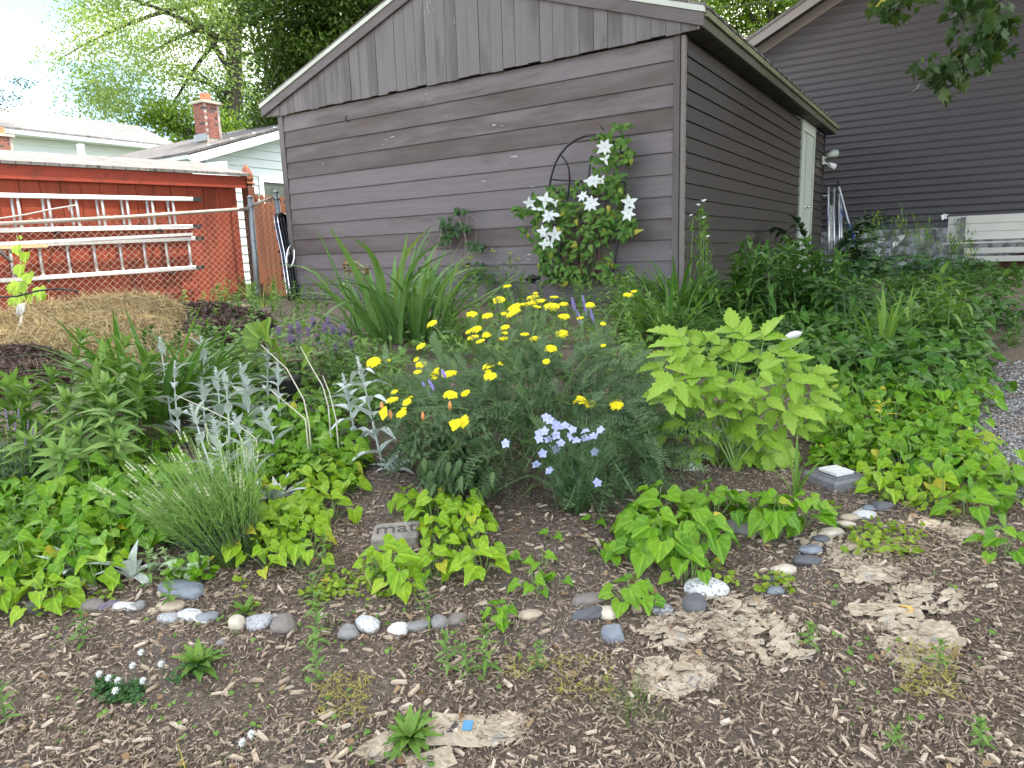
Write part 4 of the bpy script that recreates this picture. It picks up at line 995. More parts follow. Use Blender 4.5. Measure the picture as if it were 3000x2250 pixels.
# ================================================================== trees
M_bark = plain('dark bark', (0.055, 0.045, 0.038), 0.9, var=0.35, scale=14, bmp=0.6)
def px_of(P):
    c = (RM @ (np.asarray(P, float) - CAM).T).T if np.ndim(P) == 1 else (np.asarray(P) - CAM) @ RM.T
    return 1500 + FPX * c[..., 0] / c[..., 2], 1125 + FPX * c[..., 1] / c[..., 2], c[..., 2]
def tree(name, label, base, trunk_top, r0, blobs, nclump, per, csize, lsize, mat, group=None, keep=None, limbs=9, cat='tree', shell=0.45):
    T = empty(name, base, label, cat, group); base = np.array(base, float)
    C_ = []
    for (c, rad, w) in blobs:
        n = max(1, int(nclump * w)); d = rng.normal(size=(n, 3)); d /= np.linalg.norm(d, axis=1)[:, None]
        q = (rng.random(n) ** shell)[:, None]; C_.append(np.array(c) + d * q * np.array(rad))
    C_ = np.vstack(C_)
    if keep is not None: C_ = C_[keep(C_)]
    n = len(C_) * per
    P = np.repeat(C_, per, 0) + rng.normal(size=(n, 3)) * np.array([1, 1, 0.55]) * csize
    if keep is not None: P = P[keep(P)]
    v = np.clip(np.repeat(rng.random(len(C_)), per)[:len(P)] * 0.6 + rng.random(len(P)) * 0.4, 0, 0.999)
    mass('crown', 'card', P, rots(len(P)), lsize * rng.uniform(0.7, 1.25, len(P)), mat, T, var=v)
    m = MB(tuple(base)); tt = np.array(trunk_top, float)
    k = 7; pts = [base + (tt - base) * i / k + (rng.normal(size=3) * [0.12, 0.12, 0] * (0 < i < k)) for i in range(k + 1)]
    m.tube(pts, [r0, r0 * 0.75, r0 * 0.35], 9); m.build('trunk', M_bark, T, sm=True)
    for i in range(limbs):
        e = C_[rng.integers(len(C_))]; t = rng.uniform(0.45, 0.98); s = base + (tt - base) * t
        mid = s + (e - s) * 0.5 + [0, 0, 0.12 * np.linalg.norm(e - s)]
        b = [s * (1 - u) ** 2 + 2 * mid * u * (1 - u) + e * u * u for u in np.linspace(0, 1, 7)]
        MB(tuple(base)).tube(b, [r0 * 0.38, r0 * 0.2, r0 * 0.06], 6).build('limb', M_bark, T, sm=True)
    return T
L_pale = leafmat('pale maple leaves', (0.19, 0.27, 0.10), (0.32, 0.40, 0.16), 0.5, rough=0.5)
L_dark = leafmat('dark maple leaves', (0.022, 0.055, 0.012), (0.10, 0.16, 0.02), 0.30, rough=0.45)
L_lime = leafmat('lime tree leaves', (0.09, 0.17, 0.022), (0.20, 0.28, 0.035), 0.42, rough=0.5)
L_over = leafmat('shaded maple leaves', (0.030, 0.065, 0.018), (0.055, 0.10, 0.022), 0.30, rough=0.5, yellow=0.04)  # dark green: the shade the boughs hang in is part of the colour
b = at(640, 640, 35); tree('silver_maple', 'tall pale green maple with airy crown behind the brick chimney', (b[0], b[1], -0.3), at(715, -150, 35), 0.5,
    [(at(470, 150, 35), (5.2, 4.5, 5.4), 0.9), (at(330, 250, 34), (3.3, 3, 1.9), 0.24), (at(640, 60, 35), (4.4, 4, 5.8), 0.7), (at(500, -150, 35), (7, 5, 4), 0.6), (at(650, 360, 36), (3.8, 3, 2.3), 0.40), (at(275, 15, 35), (2.2, 2, 1.0), 0.10), (at(700, 240, 36), (2.4, 2.4, 2.4), 0.14)], 125, 120, 0.55, 0.165, L_pale, limbs=22)
b = at(900, 640, 19); tree('dark_maple', 'dense dark green maple rising behind the shed gable', (b[0], b[1], -0.3), at(930, -200, 19), 0.38,
    [(at(940, 40, 19), (2.1, 2.2, 2.4), 0.8), (at(860, 250, 19.5), (1.1, 1.3, 1.4), 0.25), (at(1080, -150, 19), (3.0, 3, 3), 0.6), (at(830, 355, 20), (0.9, 1.0, 0.7), 0.12)], 230, 190, 0.36, 0.115, L_dark, limbs=10)
b = at(2230, 640, 30); tree('lime_tree', 'bright yellow green tree beyond the roofs between shed and grey house', (b[0], b[1], -0.3), at(2250, -50, 30), 0.4,
    [(at(2240, 20, 30), (4.4, 3, 3.4), 0.8), (at(2060, -30, 31), (3.5, 3, 2.2), 0.5), (at(2420, -60, 30), (4, 3, 3), 0.4)], 170, 170, 0.42, 0.14, L_lime, limbs=8)
b = at(-330, 640, 24); tree('left_tree', 'leafy branch tip reaching in from the left edge against sky', (b[0], b[1], -0.3), at(-330, 60, 24), 0.3,
    [(at(-330, 150, 24), (2.6, 2.5, 3.2), 0.8), (at(5, 285, 24), (0.75, 0.5, 0.35), 0.08), (at(60, 245, 24), (0.3, 0.3, 0.15), 0.03)], 80, 50, 0.20, 0.10, leafmat('grey green leaves', (0.05, 0.08, 0.035), (0.10, 0.13, 0.06), 0.3), limbs=6)
b = at(560, 500, 34); tree('far_shrub_tree', 'low dark green tree just above the far roof ridge', (b[0], b[1], -0.3), at(600, 330, 34), 0.3,
    [(at(640, 380, 34), (3.4, 2, 1.4), 0.6), (at(490, 365, 34), (1.6, 1.2, 0.9), 0.3)], 60, 80, 0.35, 0.2, L_lime, limbs=4)

# the big maple the photographer stands under: its crown shades the garden, two boughs hang into view
def big_maple():
    base = np.array([13.2, -2.2, -0.75])
    def keep(P):
        x, y, z = px_of(P); vis = (z > 0.2) & (x > -250) & (x < 3250) & (y > -160) & (y < 2500)
        return ~vis
    blobs = [((7.4, -2.0, 7.2), (4.9, 4.0, 1.5), 0.46), ((8.0, 2.4, 7.6), (4.6, 3.4, 1.5), 0.40), ((9.0, 6.2, 8.2), (4.0, 3.2, 1.5), 0.30), ((11.0, -0.5, 8.8), (3.5, 5.5, 1.6), 0.20), ((5.2, 1.0, 7.4), (2.6, 3.0, 1.0), 0.18), ((9.6, -5.6, 7.2), (3.8, 2.6, 1.4), 0.22)]
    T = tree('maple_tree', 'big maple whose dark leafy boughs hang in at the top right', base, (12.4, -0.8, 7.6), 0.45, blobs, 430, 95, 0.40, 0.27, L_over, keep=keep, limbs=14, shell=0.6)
    # hanging boughs
    boughs = [[(3010, -120), (2960, -30), (2900, 40), (2868, 110), (2830, 160), (2770, 205), (2752, 236)], [(3010, -120), (2930, 0), (2925, 70), (2915, 120)], [(3010, -120), (2850, -40), (2800, 20), (2830, 60)],
              [(3010, -120), (2760, -60), (2680, -20), (2640, 15), (2610, 45)], [(2760, -60), (2600, -30), (2570, 0), (2560, 12)]]
    ms = {}
    wd = [60, 34, 40, 34, 24]; cnt = [150, 55, 42, 36, 14]
    tms = []
    for k, (V, F, uv) in enumerate(TM['maple']):
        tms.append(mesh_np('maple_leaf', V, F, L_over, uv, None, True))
    for bi, line in enumerate(boughs):
        pts = np.array([at(x, y, 7.2 + 0.1 * bi) for x, y in line])
        MB(tuple(base)).tube(pts, [0.016, 0.008, 0.003], 5).build('bough', M_bark, T, sm=True)
        for i in range(cnt[bi]):
            t = rng.uniform(0.28, 1.0) * (len(line) - 1); j = min(int(t), len(line) - 2); f = t - j
            x = line[j][0] + (line[j + 1][0] - line[j][0]) * f + rng.normal() * wd[bi] * (0.55 if t > len(line) - 2.2 else 0.8)
            y = line[j][1] + (line[j + 1][1] - line[j][1]) * f + rng.normal() * wd[bi] * 0.42
            p = at(x, y, 7.2 + 0.1 * bi + rng.normal() * 0.16)
            d = Vector((rng.normal() * 0.6, rng.normal() * 0.6, -0.75)).normalized(); u = Vector((rng.normal(), rng.normal() - 0.3, 0.9))
            M = frame(p - base, d, u, rng.uniform(0.095, 0.150)); link('leaf', tms[rng.integers(2)], T, M)
def frame(pos, fwd, up, s, sx=1.0):
    f = Vector(fwd).normalized(); x = f.cross(Vector(up))
    if x.length < 1e-4: x = f.cross(Vector((0.3, 0.8, 0.2)))
    x.normalize(); z = x.cross(f)
    return Matrix(((x.x * s * sx, f.x * s, z.x * s, pos[0]), (x.y * s * sx, f.y * s, z.y * s, pos[1]), (x.z * s * sx, f.z * s, z.z * s, pos[2]), (0, 0, 0, 1)))
big_maple()
def utility():
    p = at(1992, 0, 26); P = empty('utility_pole', (p[0], p[1], -0.3), 'timber utility pole just showing over the shed roof with its wires', 'pole')
    MB((p[0], p[1], -0.3)).tube([(p[0], p[1], -0.3), (p[0], p[1], 9.6)], [0.17, 0.12], 10).build('shaft', plain('weathered timber', (0.20, 0.15, 0.10), 0.9, var=0.3), P, sm=True)
    MB((p[0], p[1], -0.3)).bar((p[0] - 0.9, p[1] - 0.5, 9.1), (p[0] + 0.9, p[1] + 0.5, 9.1), 0.1, 0.12).build('crossarm', M_bark, P)
    for (a, b_) in (((2000, 12), (2350, -40)), ((2060, 28), (2400, -12))):
        A = at(*a, 25); B = at(*b_, 22); d = B - A; A2 = A - d * 0.15; B2 = A + d * 4
        MB((p[0], p[1], -0.3)).tube([A2 + (B2 - A2) * t - np.array([0, 0, 0.0]) for t in np.linspace(0, 1, 6)], 0.012, 5).build('wire', M_cap, P)
utility()
# ================================================================== garden: plant kit
_tmesh = {}
def tmesh(key, mat):
    k = (key, mat.name)
    if k not in _tmesh: _tmesh[k] = [mesh_np(key + '_leaf', V, F, mat, uv, None, True) for V, F, uv in TM[key]]
    return _tmesh[k]
class Plant:
    def __init__(s, name, label, cat, loc, group=None):
        s.loc = np.array(loc, float); s.root = empty(name, loc, label, cat, group); s.L = []; s.st = []
    def stem(s, pts, r, n=5): s.st.append((pts, r, n))
    def leaf(s, key, mat, pos, fwd, up, size, sx=1.0, name='leaf'): s.L.append((key, mat, np.array(pos, float), fwd, up, size, sx, name))
    def done(s, stem_mat, limit=300, stem_name='stem', merge=False, smm=True):
        if s.st:
            m = MB(tuple(s.loc))
            for p, r, n in s.st: m.tube(p, r, n)
            ob = m.build(stem_name, stem_mat, s.root, sm=smm)
            if len(s.st) > 8: ob['kind'] = 'stuff'          # hair-thin stalks
        L = s.L
        if not merge and len(L) > limit:
            L = sorted(L, key=lambda l: -l[5] / max(0.3, depth(l[2])))
        a = [] if merge else L[:limit]; b = L if merge else L[limit:]
        for key, mat, pos, fwd, up, size, sx, name in a:
            ms = tmesh(key, mat); link(name, ms[random.randrange(len(ms))], s.root, frame(pos - s.loc, fwd, up, size, sx))
        by = {}
        for l in b: by.setdefault((l[0], l[1].name), []).append(l)
        for (key, _), ls in by.items():
            P = np.array([l[2] for l in ls]); Rt = rots(len(ls), [tuple(l[3]) for l in ls], [tuple(l[4]) for l in ls])
            o = mass('foliage', key, P, Rt, np.array([l[5] for l in ls]), ls[0][1], s.root, sx=ls[0][6])
            if not merge: o['kind'] = 'stuff'
        return s.root
U3 = np.array([0, 0, 1.0])
def rn(a, b): return random.uniform(a, b)
def unit(v): v = np.asarray(v, float); return v / (np.linalg.norm(v) + 1e-9)
def curve(a, b, sag, n=7):
    a = np.asarray(a, float); b = np.asarray(b, float); c = (a + b) / 2 + np.asarray(sag, float)
    return [a * (1 - u) ** 2 + 2 * c * u * (1 - u) + b * u * u for u in np.linspace(0, 1, n)]
def along(pts, t):
    x = t * (len(pts) - 1); i = min(int(x), len(pts) - 2); f = x - i; return pts[i] * (1 - f) + pts[i + 1] * f, unit(pts[i + 1] - pts[i])
def side(d, ang):
    x = unit(np.cross(d, [0.13, 0.21, 0.97] if abs(d[2]) < 0.95 else [1, 0.2, 0])); y = np.cross(d, x); return x * math.cos(ang) + y * math.sin(ang)
def leafy(P, a, b, sag, n, key, mat, size, el=(10, 55), t0=0.12, r=0.003, opp=False, top=0, droop=0.0, sz=None, sx=1.0):
    """a stem from a to b with n leaves; el = elevation of the leaves at bottom and top"""
    pts = curve(a, b, sag); P.stem(pts, [r, r * 0.8, r * 0.4])
    k = 0; a0 = rn(0, 6)
    while k < n:
        t = t0 + (1 - t0) * (k / max(1, n - 1)) ** 0.9; p, d = along(pts, min(t, 0.999))
        for q in range(2 if opp else 1):
            ang = (a0 + (k // 2) * 1.57 + q * math.pi + rn(-0.25, 0.25)) if opp else a0 + k * 2.4 + rn(-0.3, 0.3)
            e = R(el[0] + (el[1] - el[0]) * t + rn(-12, 12)); o = side(d, ang); f = o * math.cos(e) + d * math.sin(e) - U3 * droop
            s_ = size * (sz(t) if sz else (1.05 - 0.45 * t)) * rn(0.8, 1.15)
            P.leaf(key, mat, p, f, unit(d * math.cos(e) - o * math.sin(e) * 0.6 + U3 * 0.3), s_, sx); k += 1
    p, d = pts[-1], unit(pts[-1] - pts[-2])
    for i in range(top):
        ang = i * 2.4; e = R(40 + 45 * i / max(1, top) + rn(-8, 8)); o = side(d, ang); f = o * math.cos(e) + d * math.sin(e)
        P.leaf(key, mat, p, f, unit(d * math.cos(e) - o * math.sin(e) * 0.6), size * rn(0.35, 0.6) * (1 - 0.3 * i / max(1, top)), sx)
    return pts

# leaf and stem materials
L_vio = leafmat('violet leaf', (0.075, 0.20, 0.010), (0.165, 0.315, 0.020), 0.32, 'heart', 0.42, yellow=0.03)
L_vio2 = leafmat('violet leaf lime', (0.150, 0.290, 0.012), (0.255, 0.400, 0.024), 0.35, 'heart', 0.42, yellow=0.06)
L_viod = leafmat('violet leaf shaded', (0.032, 0.105, 0.014), (0.085, 0.190, 0.020), 0.28, 'heart', 0.42)  # darker copy of the violet leaf, with shade put into its colour
L_lance = leafmat('lance leaf', (0.105, 0.210, 0.042), (0.200, 0.320, 0.078), 0.28, 'mid', 0.42)
L_lanced = leafmat('dark lance leaf', (0.035, 0.100, 0.020), (0.080, 0.165, 0.032), 0.25, 'mid', 0.42)
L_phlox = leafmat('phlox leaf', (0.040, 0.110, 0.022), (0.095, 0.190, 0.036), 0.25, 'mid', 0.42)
L_weed = leafmat('weed leaf', (0.085, 0.190, 0.030), (0.165, 0.285, 0.050), 0.3, 'mid', 0.5)
L_lime2 = leafmat('lime weed leaf', (0.160, 0.270, 0.025), (0.290, 0.400, 0.040), 0.35, None, 0.5, yellow=0.05)
L_gold = leafmat('golden leaflet', (0.185, 0.330, 0.030), (0.290, 0.440, 0.065), 0.35, 'mid', 0.45)
L_lamb = leafmat('silver woolly leaf', (0.430, 0.490, 0.440), (0.540, 0.600, 0.540), 0.15, 'mid', 0.85, tcol=(1, 1.05, 0.9), fuzz=0.6, spec=0.1, edge=(0.60, 0.66, 0.60))
L_lav = leafmat('lavender green', (0.115, 0.235, 0.045), (0.210, 0.345, 0.080), 0.25, None, 0.55)
L_lavg = leafmat('lavender grey green', (0.075, 0.130, 0.070), (0.140, 0.210, 0.115), 0.2, None, 0.6)
L_iris = leafmat('iris blade', (0.080, 0.180, 0.045), (0.165, 0.280, 0.085), 0.25, 'strap', 0.4, yellow=0.015)
L_day = leafmat('daylily blade', (0.055, 0.140, 0.022), (0.110, 0.220, 0.038), 0.25, 'strap', 0.38)
L_fern = leafmat('yarrow leaf', (0.095, 0.165, 0.075), (0.170, 0.255, 0.120), 0.25, None, 0.6)
L_wilt = leafmat('wilted dark leaf', (0.040, 0.085, 0.028), (0.095, 0.150, 0.060), 0.2, 'mid', 0.5)
L_flax = leafmat('flax leaf', (0.070, 0.145, 0.075), (0.130, 0.220, 0.110), 0.25, None, 0.55)
L_clem = leafmat('clematis leaf', (0.045, 0.125, 0.020), (0.120, 0.225, 0.035), 0.3, 'mid', 0.45, yellow=0.05)
L_ivy = leafmat('ivy leaf', (0.018, 0.055, 0.014), (0.045, 0.095, 0.024), 0.15, 'heart', 0.35)
L_sol = leafmat('dark arching leaf', (0.014, 0.045, 0.014), (0.032, 0.080, 0.022), 0.2, 'mid', 0.35)
L_col = leafmat('columbine leaf', (0.030, 0.095, 0.026), (0.070, 0.155, 0.040), 0.25, None, 0.5)
L_blue = leafmat('blue green leaf', (0.060, 0.130, 0.085), (0.105, 0.190, 0.120), 0.2, None, 0.6)
L_dry = leafmat('dry leaf', (0.20, 0.12, 0.06), (0.38, 0.27, 0.15), 0.2, None, 0.8, tcol=(1, 0.9, 0.7))
L_grass = leafmat('grass blade', (0.070, 0.150, 0.025), (0.160, 0.260, 0.045), 0.3, 'strap', 0.45, yellow=0.06)
S_green = plain('green stem', (0.10, 0.19, 0.05), 0.6, var=0.25, scale=20, bmp=0)
S_pale = plain('pale green stem', (0.20, 0.31, 0.09), 0.6, var=0.2, scale=20, bmp=0)
S_lavs = plain('lavender stalk', (0.15, 0.26, 0.055), 0.6, var=0.25, scale=20, bmp=0)
S_lamb = plain('woolly stem', (0.42, 0.47, 0.42), 0.9, var=0.15, scale=30, bmp=0.1)
S_red = plain('reddish stem', (0.14, 0.10, 0.04), 0.6, var=0.25, scale=20, bmp=0)
S_brown = plain('brown stem', (0.16, 0.11, 0.07), 0.8, var=0.3, scale=20, bmp=0.1)
S_straw = plain('straw stalk', (0.62, 0.57, 0.46), 0.7, var=0.15, scale=20, bmp=0.1)
F_yel = plain('yarrow yellow', (0.98, 0.80, 0.014), 0.75, var=0.10, scale=160, bmp=0.4)
F_yel2 = plain('sundrop yellow', (0.88, 0.74, 0.02), 0.5, var=0.08, scale=30, bmp=0.05)
F_blue = leafmat('flax blue petal', (0.42, 0.47, 0.80), (0.52, 0.56, 0.86), 0.3, 'strap', 0.5, tcol=(1, 1, 1.1))
F_white = leafmat('clematis white petal', (0.74, 0.77, 0.76), (0.82, 0.84, 0.82), 0.3, 'strap', 0.5, tcol=(1, 1, 1))
F_purp = plain('purple floret', (0.20, 0.13, 0.27), 0.6, var=0.3, scale=60, bmp=0.1)
F_lila = plain('lilac floret', (0.33, 0.26, 0.62), 0.6, var=0.25, scale=60, bmp=0.1)
F_lavb = plain('lavender bud', (0.36, 0.42, 0.22), 0.8, var=0.25, scale=80, bmp=0.2)
F_or = plain('orange bud', (0.55, 0.24, 0.08), 0.6, var=0.25, scale=40)
F_wh = plain('small white floret', (0.78, 0.79, 0.76), 0.6, var=0.08, scale=40, bmp=0.1)

# ------------------------------------------------------------------ violets
def violet_leaves(P, b, n, rad, h, size, mat):
    for i in range(n):
        q = math.sqrt((i + 0.4) / n); a = i * 2.4 + rn(-0.5, 0.5)
        o = np.array([math.cos(a), math.sin(a), 0])
        p = b + o * rad * q * rn(0.8, 1.15) + U3 * h * (1.05 - 0.62 * q * q) * rn(0.7, 1.1)
        f = o + U3 * (0.10 - 0.55 * q + rn(-0.3, 0.3)) + np.array([rn(-.5, .5), rn(-.5, .5), 0]); u = U3 * rn(0.6, 1.1) + o * 0.35 * q + np.array([rn(-.35, .35) + 0.12, rn(-.35, .35) - 0.30, 0])
        s_ = size * rn(0.55, 1.08); p0 = p - unit(f) * s_ * 0.25
        P.stem(curve(b + o * 0.012, p0, o * 0.01 + U3 * 0.02, 5), 0.0014, 4)
        P.leaf('heart', mat, p0, f, u, s_)
def scatter(box, n, mind, seed):
    """n photo points in a polygon-ish box list [(x0,y0,x1,y1),...] kept apart on the ground"""
    r = random.Random(seed); out = []; tries = 0
    area = [(b[2] - b[0]) * (b[3] - b[1]) for b in box]
    while len(out) < n and tries < n * 60:
        tries += 1; b = r.choices(box, area)[0]; x = r.uniform(b[0], b[2]); y = r.uniform(b[1], b[3]); g = G(x, y)
        if all((g[0] - q[2][0]) ** 2 + (g[1] - q[2][1]) ** 2 > mind * mind for q in out): out.append((x, y, g))
    return out
VG = [  # (boxes, count, spacing, leaves, radius, height, size, material, label, merged)
    ([(-60, 1480, 330, 1640), (0, 1600, 240, 1720)], 34, 0.085, 11, 0.085, 0.115, 0.068, L_vio, 'green violet patch below the tall left perennials', False),
    ([(260, 1440, 560, 1600), (360, 1340, 520, 1440)], 14, 0.09, 11, 0.09, 0.13, 0.068, L_vio, 'green violet patch beside the foot of the lavender bush', False),
    ([(-40, 1650, 170, 1790), (160, 1670, 330, 1730)], 10, 0.09, 8, 0.075, 0.085, 0.062, L_vio2, 'lime violet patch at the lower left stone edge', False),
    ([(760, 1270, 1010, 1400)], 14, 0.10, 11, 0.10, 0.13, 0.066, L_vio, 'green violet patch behind the engraved stone', False),
    ([(880, 1370, 1040, 1460), (920, 1440, 1010, 1530), (720, 1480, 960, 1560)], 15, 0.085, 9, 0.08, 0.085, 0.060, L_vio2, 'lime violet patch between lavender and engraved stone', False),
    ([(740, 1560, 900, 1690), (700, 1600, 800, 1660)], 10, 0.085, 9, 0.08, 0.095, 0.058, L_vio2, 'lime violet patch right of the lavender base', False),
    ([(1265, 1530, 1420, 1600), (1270, 1600, 1430, 1700), (1090, 1690, 1290, 1740)], 13, 0.085, 9, 0.078, 0.095, 0.060, L_vio2, 'lime violet patch right of the engraved stone', False),
    ([(1880, 1600, 2120, 1660), (1900, 1530, 2100, 1600)], 9, 0.10, 15, 0.11, 0.12, 0.080, L_vio, 'broad-leaved violet patch left of the half hidden grey boulder', False),
    ([(2200, 1520, 2380, 1580)], 4, 0.09, 11, 0.09, 0.10, 0.074, L_vio, 'broad-leaved violet patch right of the half hidden grey boulder', False),
    ([(1815, 1735, 1900, 1775), (1990, 1700, 2030, 1710)], 4, 0.08, 7, 0.065, 0.075, 0.062, L_vio, 'small violet patch growing over the border stones', False),
    ([(1520, 1730, 1580, 1750), (1450, 1800, 1520, 1830), (1560, 1660, 1610, 1680)], 4, 0.06, 5, 0.05, 0.055, 0.050, L_vio, 'tiny violet sprout by the front border stones', False),
    ([(2440, 1150, 2640, 1320), (2560, 1250, 2820, 1400), (2660, 1120, 2860, 1260)], 42, 0.12, 10, 0.12, 0.10, 0.070, L_vio, 'green violet patch in the carpet right of the golden plant', False),
    ([(2560, 1400, 2760, 1470), (2780, 1330, 2900, 1420)], 12, 0.10, 8, 0.09, 0.08, 0.066, L_vio2, 'lime violet patch spilling to the gravel', False),
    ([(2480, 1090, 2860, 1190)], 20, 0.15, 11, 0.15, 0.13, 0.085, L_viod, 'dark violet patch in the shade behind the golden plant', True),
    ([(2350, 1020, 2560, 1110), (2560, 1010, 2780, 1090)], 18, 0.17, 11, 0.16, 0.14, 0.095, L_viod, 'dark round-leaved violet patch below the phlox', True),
    ([(2830, 1430, 2960, 1560), (2900, 1600, 2960, 1640)], 6, 0.09, 7, 0.08, 0.08, 0.070, L_vio, 'violet patch at the edge of the gravel on the right', False),
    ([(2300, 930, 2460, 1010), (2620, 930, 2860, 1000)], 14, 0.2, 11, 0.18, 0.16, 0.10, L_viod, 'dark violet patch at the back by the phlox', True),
    ([(2060, 1480, 2140, 1500), (1900, 1380, 1960, 1400), (1770, 1635, 1800, 1640)], 4, 0.09, 5, 0.05, 0.05, 0.05, L_vio, 'tiny violet seedling on bare soil under the golden plant', False),
    ([(600, 1220, 780, 1330), (640, 1150, 800, 1230)], 12, 0.12, 9, 0.10, 0.10, 0.062, L_vio, 'green violet patch at the feet of the silver stems', False),
    ([(880, 1150, 1010, 1260)], 6, 0.12, 7, 0.09, 0.07, 0.055, L_vio, 'small violet patch right of the black pot', False),
    ([(1180, 1480, 1330, 1530)], 3, 0.08, 6, 0.06, 0.07, 0.062, L_vio2, 'lime violet patch in front of the wilted plant', False)]
WHERE = {1: [''], 2: [', left half', ', right half'], 3: [', left third', ', middle third', ', right third']}
for gi, (bx_, n, md, nl, rd, hh, sz_, mt, lb, mg) in enumerate(VG):
    pts = sorted(scatter(bx_, n, md, gi + 11)); k = 3 if len(pts) > 26 else 2 if len(pts) > 12 else 1
    for part in range(k):
        sub = pts[part * len(pts) // k:(part + 1) * len(pts) // k]
        P = Plant('violet_patch', lb + WHERE[k][part], 'plant', ground(np.mean([g for _, _, g in sub], 0)), 'heart-leaved violets in the bed')
        for (x, y, g) in sub: violet_leaves(P, g, max(3, int(nl * 1.25 * rn(0.75, 1.25))), rd * rn(0.85, 1.15), hh * rn(0.8, 1.2), sz_, mt)
        P.done(S_pale, merge=mg)
for k, (x, y) in enumerate(((1345, 1545), (1490, 1640), (1528, 1660), (1640, 1720), (1740, 1545), (1615, 1590))):
    b_ = G(x, y); P = Plant('violet_seedling', 'tiny violet seedling with two leaves on the bare mulch' + [' behind the flax', ' near the front stones', ' right of the front stones', ' by the grey boulder', ' under the flax', ' in front of the flax'][k], 'seedling', b_, 'violet seedlings on the mulch')
    for s_ in (-1, 1): P.leaf('heart', L_vio, b_ + [0.012 * s_, 0, 0.025], (s_, -0.4, 0.25), (0, -0.3, 1), 0.034)
    P.stem([b_, b_ + [0, 0, 0.027]], 0.001, 4); P.done(S_pale)

# ------------------------------------------------------------------ lance-leaved perennials at left
def base_top(px, py, tx, ty, dz=0.0):
    """base on the ground under (px,py); tip seen at (tx,ty) at about the same distance"""
    b = G(px, py); return b, at(tx, ty, depth(b) + dz)
def clump(name, label, cat, pairs, n, key, mat, size, stem_mat, limit=300, merge=False, group=None, **kw):
    bt = [base_top(*p) for p in pairs]; c = np.mean([b for b, _ in bt], 0); P = Plant(name, label, cat, ground(c), group)
    for b, t in bt:
        d = t - b; leafy(P, b, t, [d[0] * -0.12, d[1] * -0.12, 0.03], n, key, mat, size, **kw)
    P.done(stem_mat, limit, merge=merge); return P
kw = dict(el=(0, 45), t0=0.15, top=9, r=0.0045, droop=0.1)
gL = 'lance-leaved perennials on the left'
clump('leafy_perennial', 'tallest lance-leaved perennial beside the brown leaf pile', 'plant', [(190, 1330, 235, 1000, 0), (150, 1350, 150, 1110, 0), (230, 1360, 290, 1090, 0.1), (120, 1380, 80, 1150, 0), (180, 1390, 200, 1180, -0.1), (100, 1370, 40, 1120, 0.1)], 26, 'lance', L_lance, 0.165, S_green, group=gL, **kw)
clump('leafy_perennial', 'lance-leaved perennial with pointed tufts left of the daylily', 'plant', [(330, 1340, 365, 1020, 0), (370, 1350, 425, 1060, 0.1), (300, 1380, 310, 1140, -0.05), (340, 1400, 330, 1200, -0.1), (280, 1330, 300, 1040, 0.3), (400, 1370, 410, 1130, 0), (240, 1390, 250, 1160, 0)], 26, 'lance', L_lance, 0.165, S_green, group=gL, **kw)
clump('leafy_perennial', 'low lance-leaved perennial shoots at the left edge', 'plant', [(40, 1380, 20, 1140, 0), (0, 1400, -40, 1180, 0), (80, 1400, 60, 1210, 0), (260, 1430, 230, 1280, -0.1), (170, 1430, 130, 1250, 0), (330, 1430, 340, 1290, -0.1), (210, 1440, 180, 1330, -0.15), (120, 1430, 90, 1300, -0.1)], 22, 'lance', L_lance, 0.145, S_green, group=gL, **kw)
clump('leafy_perennial', 'small lance-leaved shoots at far lower left among violets', 'plant', [(30, 1620, 30, 1480, 0), (70, 1600, 80, 1440, 0), (10, 1700, 20, 1560, 0)], 18, 'lance', L_weed, 0.07, S_green, group=gL, el=(10, 55), t0=0.2, top=8, r=0.0025)
# daylily fountain between them and the silver stems
def blades(name, label, cat, px, py, n, key, mat, lo, hi, spread, el, group=None, limit=300, rad=0.10):
    b = G(px, py); P = Plant(name, label, cat, b, group)
    for i in range(n):
        a = rn(0, 2 * math.pi); o = np.array([math.cos(a), math.sin(a), 0]); e = R(rn(*el)); f = o * math.cos(e) * spread + U3 * math.sin(e)
        P.leaf(key, mat, b + o * rn(0, rad), f, unit(U3 * math.cos(e) - o * math.sin(e) + np.array([rn(-.2, .2), rn(-.2, .2), 0.1])), rn(lo, hi), rn(0.8, 1.15), 'blade')
    P.done(S_green, limit); return P
blades('daylily_clump', 'fountain of dark arching daylily blades behind the silver stems', 'plant', 470, 1230, 70, 'strap', L_day, 0.40, 0.70, 1.0, (35, 82), rad=0.14)
blades('daylily_clump', 'daylily blades leaning left over the hay', 'plant', 380, 1190, 44, 'strap', L_day, 0.35, 0.6, 1.0, (30, 75), rad=0.10)
blades('daylily_clump', 'dark daylily tuft behind the tallest silver stems', 'plant', 600, 1170, 46, 'strap', L_day, 0.32, 0.55, 1.0, (35, 82), rad=0.16)
blades('daylily_clump', 'grass-like daylily tuft near the shed corner at right', 'plant', 1990, 930, 90, 'strap', L_day, 0.35, 0.62, 1.0, (40, 86), rad=0.28)
blades('daylily_clump', 'strap-leaved tuft between yarrow and golden plant', 'plant', 1960, 1010, 34, 'strap', L_day, 0.35, 0.6, 1.0, (45, 85), rad=0.10)

